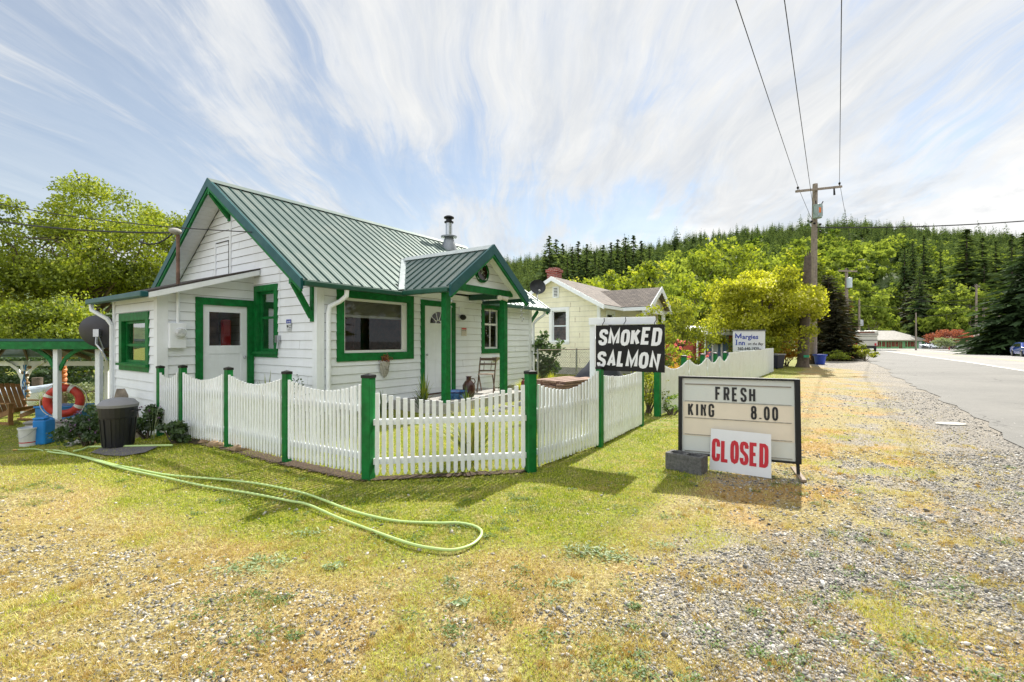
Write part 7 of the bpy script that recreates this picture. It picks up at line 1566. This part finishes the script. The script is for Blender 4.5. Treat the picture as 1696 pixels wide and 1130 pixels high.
for k in range(6): rk = np.random.default_rng(400 + k); V, Fc, T = conifer_mesh('m', 1, .22 + .02 * k, 18, None, rk, 8, 2, wid=.55, start=.05, power=.8, ragged=.35); cvs.append((V, Fc, T))
bvs = []
for k in range(6): rk = np.random.default_rng(500 + k); P, tc, cc = crown_points(210, rk, (0, 0, .55), (.46, .46, .45), 18, .34, .4, .9); V, Fc = leaves(P, .155, rk, .8); bvs.append((V, Fc, np.clip(.2 + .45 * tc + rk.normal(0, .13, 210), 0, 1)))
mass('conifer_forest', 'dense dark conifer forest covering the upper hillside', [i for i in range(len(ph)) if rest[i] and con[i]], cvs, 6, 15, L_conf)
mass('broadleaf_forest', 'mass of bright green broadleaf woodland on the hillside', [i for i in range(len(ph)) if rest[i] and not con[i]], bvs, 5.5, 9.5, L_hill, 1.1)

# ---------------------------------------------------------------- ground cover close by
def ground_cover():
    rg = np.random.default_rng(5)
    def und(x, y): return gz(x, y) + (fbm(x, y, .5, 40, 3) - .5) * .03 * sst(-roadd(x, y), .3, 1.2) * (1 - sst(y, 14, 20))
    def frus(n, y0, y1, p=1.0):
        y = y0 + (y1 - y0) * rg.uniform(0, 1, n) ** p; x = rg.uniform(-1.28, 1.28, n) * y + rg.uniform(-.3, .3, n); return x, y
    # loose stones
    ico = np.array([[0, 0, 1], [.894, 0, .447], [.276, .851, .447], [-.724, .526, .447], [-.724, -.526, .447], [.276, -.851, .447], [.724, .526, -.447], [-.276, .851, -.447], [-.894, 0, -.447], [-.276, -.851, -.447], [.724, -.526, -.447], [0, 0, -1]])
    icf = np.array([[0, 1, 2], [0, 2, 3], [0, 3, 4], [0, 4, 5], [0, 5, 1], [1, 6, 2], [2, 7, 3], [3, 8, 4], [4, 9, 5], [5, 10, 1], [6, 7, 2], [7, 8, 3], [8, 9, 4], [9, 10, 5], [10, 6, 1]])
    xs, ys = [], []
    for (n, a, b) in ((105000, 1.5, 3.2), (80000, 3.2, 6.0), (34000, 6.0, 13)):
        x, y = frus(n, a, b); xs.append(x); ys.append(y)
    x = np.concatenate(xs); y = np.concatenate(ys); g = green_amt(x, y); d = dry_amt(x, y); rd = roadd(x, y)
    k = (rg.uniform(0, 1, len(x)) > np.clip(g * 1.5 + d * .68, 0, .97)) & (rd < .15 + .5 * rg.uniform(0, 1, len(x)) ** 2) & (y < np.interp(x, BX, BY) + 1.6 + 8 * (x > 2.4)); x = x[k]; y = y[k]; n = len(x)
    s = np.exp(rg.normal(-5.3, .42, n)) * (1 + .13 * np.clip(y - 2.5, 0, 8)); s = np.clip(s, .003, .020)
    sc = np.stack([s * rg.uniform(.8, 1.5, n), s * rg.uniform(.7, 1.1, n), s * rg.uniform(.35, .7, n)], 1); a = rg.uniform(0, 6.28, n)
    V = ico[None] * (1 + rg.uniform(-.22, .22, (n, 12, 1))) * sc[:, None]; c, s_ = np.cos(a)[:, None], np.sin(a)[:, None]
    tl = rg.uniform(-.5, .5, (n, 1)); V = np.stack([V[..., 0] * c - V[..., 1] * s_, V[..., 0] * s_ + V[..., 1] * c, V[..., 2] + V[..., 0] * tl], -1)
    V[..., 0] += x[:, None]; V[..., 1] += y[:, None]; V[..., 2] += (und(x, y) + sc[:, 2] * .45)[:, None]
    Fc = (icf[None] + (np.arange(n) * 12)[:, None, None]).reshape(-1, 3)
    m = bpy.data.materials.new('gravel_stones'); m.use_nodes = True; t = m.node_tree; b = t.nodes['Principled BSDF']; at_ = N(t, 'ShaderNodeAttribute'); at_.attribute_name = 'tint'
    cc = ramp(t, at_.outputs['Fac'], [(0, (.05, .05, .05)), (.22, (.14, .138, .13)), (.5, (.29, .275, .25)), (.8, (.45, .42, .37)), (.95, (.56, .53, .48)), (1, (.76, .74, .70))]); t.links.new(cc, b.inputs['Base Color']); b.inputs['Roughness'].default_value = .75
    o = np_mesh('gravel', V.reshape(-1, 3), Fc, m, None, np.repeat(rg.uniform(0, 1, n), 15)); tag(o, 'loose grey and tan gravel scattered over the driveway foreground', 'gravel', None, 'stuff')
    # lawn blades
    xs, ys = [], []
    for (n, a, b) in ((190000, 1.8, 4.2), (210000, 4.2, 7.5), (90000, 7.5, 13), (40000, 13, 24)):
        x, y = frus(n, a, b); xs.append(x); ys.append(y)
    x = np.concatenate(xs); y = np.concatenate(ys); g = green_amt(x, y); d = dry_amt(x, y)
    hx = (x - CX) * UD.x + (y - CY) * UD.y; hy = (x - CX) * VD.x + (y - CY) * VD.y; inside = ((hx > -1.75) & (hx < 7.5) & (hy > 0) & (hy < 6.6) & ((hx > 0) | (hy > 2.2))) | ((hx > 1.4) & (hx < 5) & (hy > -1.6) & (hy < .1))
    k = (rg.uniform(0, 1, len(x)) < g) & ~inside & (roadd(x, y) < -.1); x, y, g, d = x[k], y[k], g[k], d[k]; n = len(x)
    h_ = rg.uniform(.010, .034, n) * (1 + .05 * np.clip(y - 4, 0, 10)) * (.7 + .6 * fbm(x, y, .6, 88)); w = .0042 + .0008 * np.clip(y - 3, 0, 12)
    P = np.stack([x, y, und(x, y) - .002], 1); V, Fc = blades(P, h_, w, rg, .75)
    tint = np.clip(rg.normal(.44, .26, n) + .65 * (1 - g) + .5 * (fbm(x, y, .45, 90) - .45), 0, 1)
    tag(np_mesh('lawn_grass', V, Fc, L_grass, None, tint), 'short yellow green lawn grass around the fence', 'grass', None, 'stuff')
    # dry wisps
    xs, ys = [], []
    for (n, a, b) in ((190000, 1.5, 3.6), (160000, 3.6, 7.5), (70000, 7.5, 16)):
        x, y = frus(n, a, b); xs.append(x); ys.append(y)
    x = np.concatenate(xs); y = np.concatenate(ys); d = dry_amt(x, y); g = green_amt(x, y); cl_ = sst(fbm(x, y, .16, 61, 3), .42, .66)
    k = (rg.uniform(0, 1, len(x)) < np.minimum(1, d * 1.25) * (.30 + .70 * cl_) * (1 - .45 * g)) & (roadd(x, y) < -.2) & (y < np.interp(x, BX, BY) + 2.0 + 99 * (x > 2.6)); x, y = x[k], y[k]; n = len(x)
    P = np.stack([x, y, und(x, y) - .002], 1); h_ = rg.uniform(.010, .038, n); w = .0034 + .0007 * np.clip(y - 3, 0, 12); V, Fc = blades(P, h_, w, rg, 1.3)
    tint = np.clip(rg.normal(.55, .25, n) - .5 * red_amt(x, y), 0, 1); tag(np_mesh('dry_grass', V, Fc, L_dry, None, tint), 'dry straw and orange grass thatch between lawn and gravel', 'dry grass', None, 'stuff')
    # small tufts standing out of the gravel
    nt_ = 1000; x = rg.uniform(-1.25, 1.3, nt_ * 3); y = 1.7 + 4.6 * rg.uniform(0, 1, nt_ * 3) ** 1.3; x = x * y; k = (y < np.interp(x, BX, BY) + .3 + 3 * (x > 2.6)) & (roadd(x, y) < -.4); x = x[k][:nt_]; y = y[k][:nt_]; n = len(x)
    rep = rg.integers(20, 60, n); rr = rg.uniform(.02, .07, n); idx = np.repeat(np.arange(n), rep); aa = rg.uniform(0, 6.28, len(idx)); q = rr[idx] * np.sqrt(rg.uniform(0, 1, len(idx))); bx = x[idx] + q * np.cos(aa); by = y[idx] + q * np.sin(aa)
    P = np.stack([bx, by, und(bx, by) - .002], 1); V, Fc = blades(P, rg.uniform(.018, .052, len(idx)) * np.repeat(rg.uniform(.5, 1.1, n), rep), .0042, rg, .9)
    tint = np.clip(np.repeat(rg.uniform(.0, .9, n), rep) + rg.normal(0, .12, len(idx)), 0, 1); tag(np_mesh('dry_tufts', V, Fc, L_dry, None, tint), 'little orange grass tufts standing in the gravel', 'grass tufts', None, 'stuff')
    x = rg.uniform(-1.2, 1.3, 900); y = 1.75 + 3.5 * rg.uniform(0, 1, 900); x = x * y; k = (roadd(x, y) < -.4) & (fbm(x, y, .9, 95) > .47); x, y = x[k][:230], y[k][:230]; n = len(x)
    rep = rg.integers(16, 70, n); idx = np.repeat(np.arange(n), rep); rr = rg.uniform(.02, .075, n); P = np.stack([x[idx] + rg.normal(0, 1, len(idx)) * rr[idx], y[idx] + rg.normal(0, 1, len(idx)) * rr[idx] * .8], 1); P = np.c_[P, und(P[:, 0], P[:, 1]) + rg.uniform(.004, .022, len(idx))]
    V, Fc = leaves(P, .017, rg, .6, .75); tag(np_mesh('clover_weeds', V, Fc, L_weed, None, rg.uniform(0, 1, len(idx))), 'flat green clover and weed patches in the gravel and lawn edge', 'weeds', None, 'stuff')
    # silvery broad leaved weeds, photographed at these places
    Ps = []
    for (px, py, s_, c_) in ((400, 945, .20, 150), (440, 930, .18, 130), (505, 885, .16, 90), (550, 940, .09, 60), (930, 972, .09, 60), (760, 1003, .08, 50), (975, 915, .18, 200), (1020, 925, .14, 120), (1100, 905, .1, 50)):
        c0_ = gp(px, py); q = np.array([c0_.x, c0_.y]) + rg.normal(size=(c_, 2)) * s_ * np.array([1, .5]) * .6; Ps.append(np.c_[q, und(q[:, 0], q[:, 1]) + rg.uniform(.005, .03, c_)])
    P = np.concatenate(Ps); V, Fc = leaves(P, .034, rg, .32, .7); tag(np_mesh('broadleaf_weeds', V, Fc, leafmat('pale_weed', (.10, .20, .05), (.36, .44, .22), .35, .08), None, rg.uniform(0, 1, len(P))), 'pale green broad leaved weeds in the lawn edge', 'weeds', None, 'stuff')
ground_cover()
# dark soil and litter under the fence, gravel patch by the bin
def patch(name, pts, mat, dz=.006):
    me = MB(); P = [gp(*p) for p in pts]; me.add([(p.x, p.y, p.z + dz) for p in P], [tuple(range(len(P)))]); return tag(me.build(name, mat), kind='structure')
patch('gravel_patch', [(150, 752), (165, 745), (215, 741), (262, 742), (240, 752), (205, 758), (175, 757)], pmat('dark_gravel', (.13, .12, .13), .9, var=.6, vs=70, bump=1, bs=90), .022)
p = gp(1575, 703); mb = MB(); mb.lathe([(.001, .02), (.42, .02), (.45, .0)], 20); o = mb.build('utility_cover', pmat('pale_concrete', (.42, .40, .36), .8)); o.location = (p.x, p.y, .004); o.scale = (.55, .35, .8); tag(o, 'flat pale oval utility cover in the gravel beside the road', 'utility cover')
def soil_strip():
    rg = np.random.default_rng(8); V = []; Fc = []
    runs = [(FP[1], FP[2]), (FP[2], FP[3]), (FP[3], FP[4]), (FP[4], FP[5]), (FP[5], FP[6]), (FP[6], FP[7])]; mb = MB()
    P = [Vector((*p, 0)) for p in FP[1:8]]; n = 420; L = [0]
    for a, b in zip(P[:-1], P[1:]): L.append(L[-1] + (b - a).length)
    A = []; B = []
    for s in np.linspace(0, L[-1], n):
        x = np.interp(s, L, [p.x for p in P]); y = np.interp(s, L, [p.y for p in P]); w = .10 + .05 * rg.uniform(); w *= .55 + .6 * rg.uniform(); A.append((x - .06 - w * .3, y - w * .8, .014)); B.append((x + .03, y + w * .6, .014))
    mb.v = A + B; mb.f = [(i, i + 1, n + i + 1, n + i) for i in range(n - 1)]; mb.m = [0] * (n - 1)
    tag(mb.build('soil_strip', pmat('brown_soil', (.055, .034, .02), .95, var=.75, vs=40, bump=1, bs=60)), kind='structure')
soil_strip()
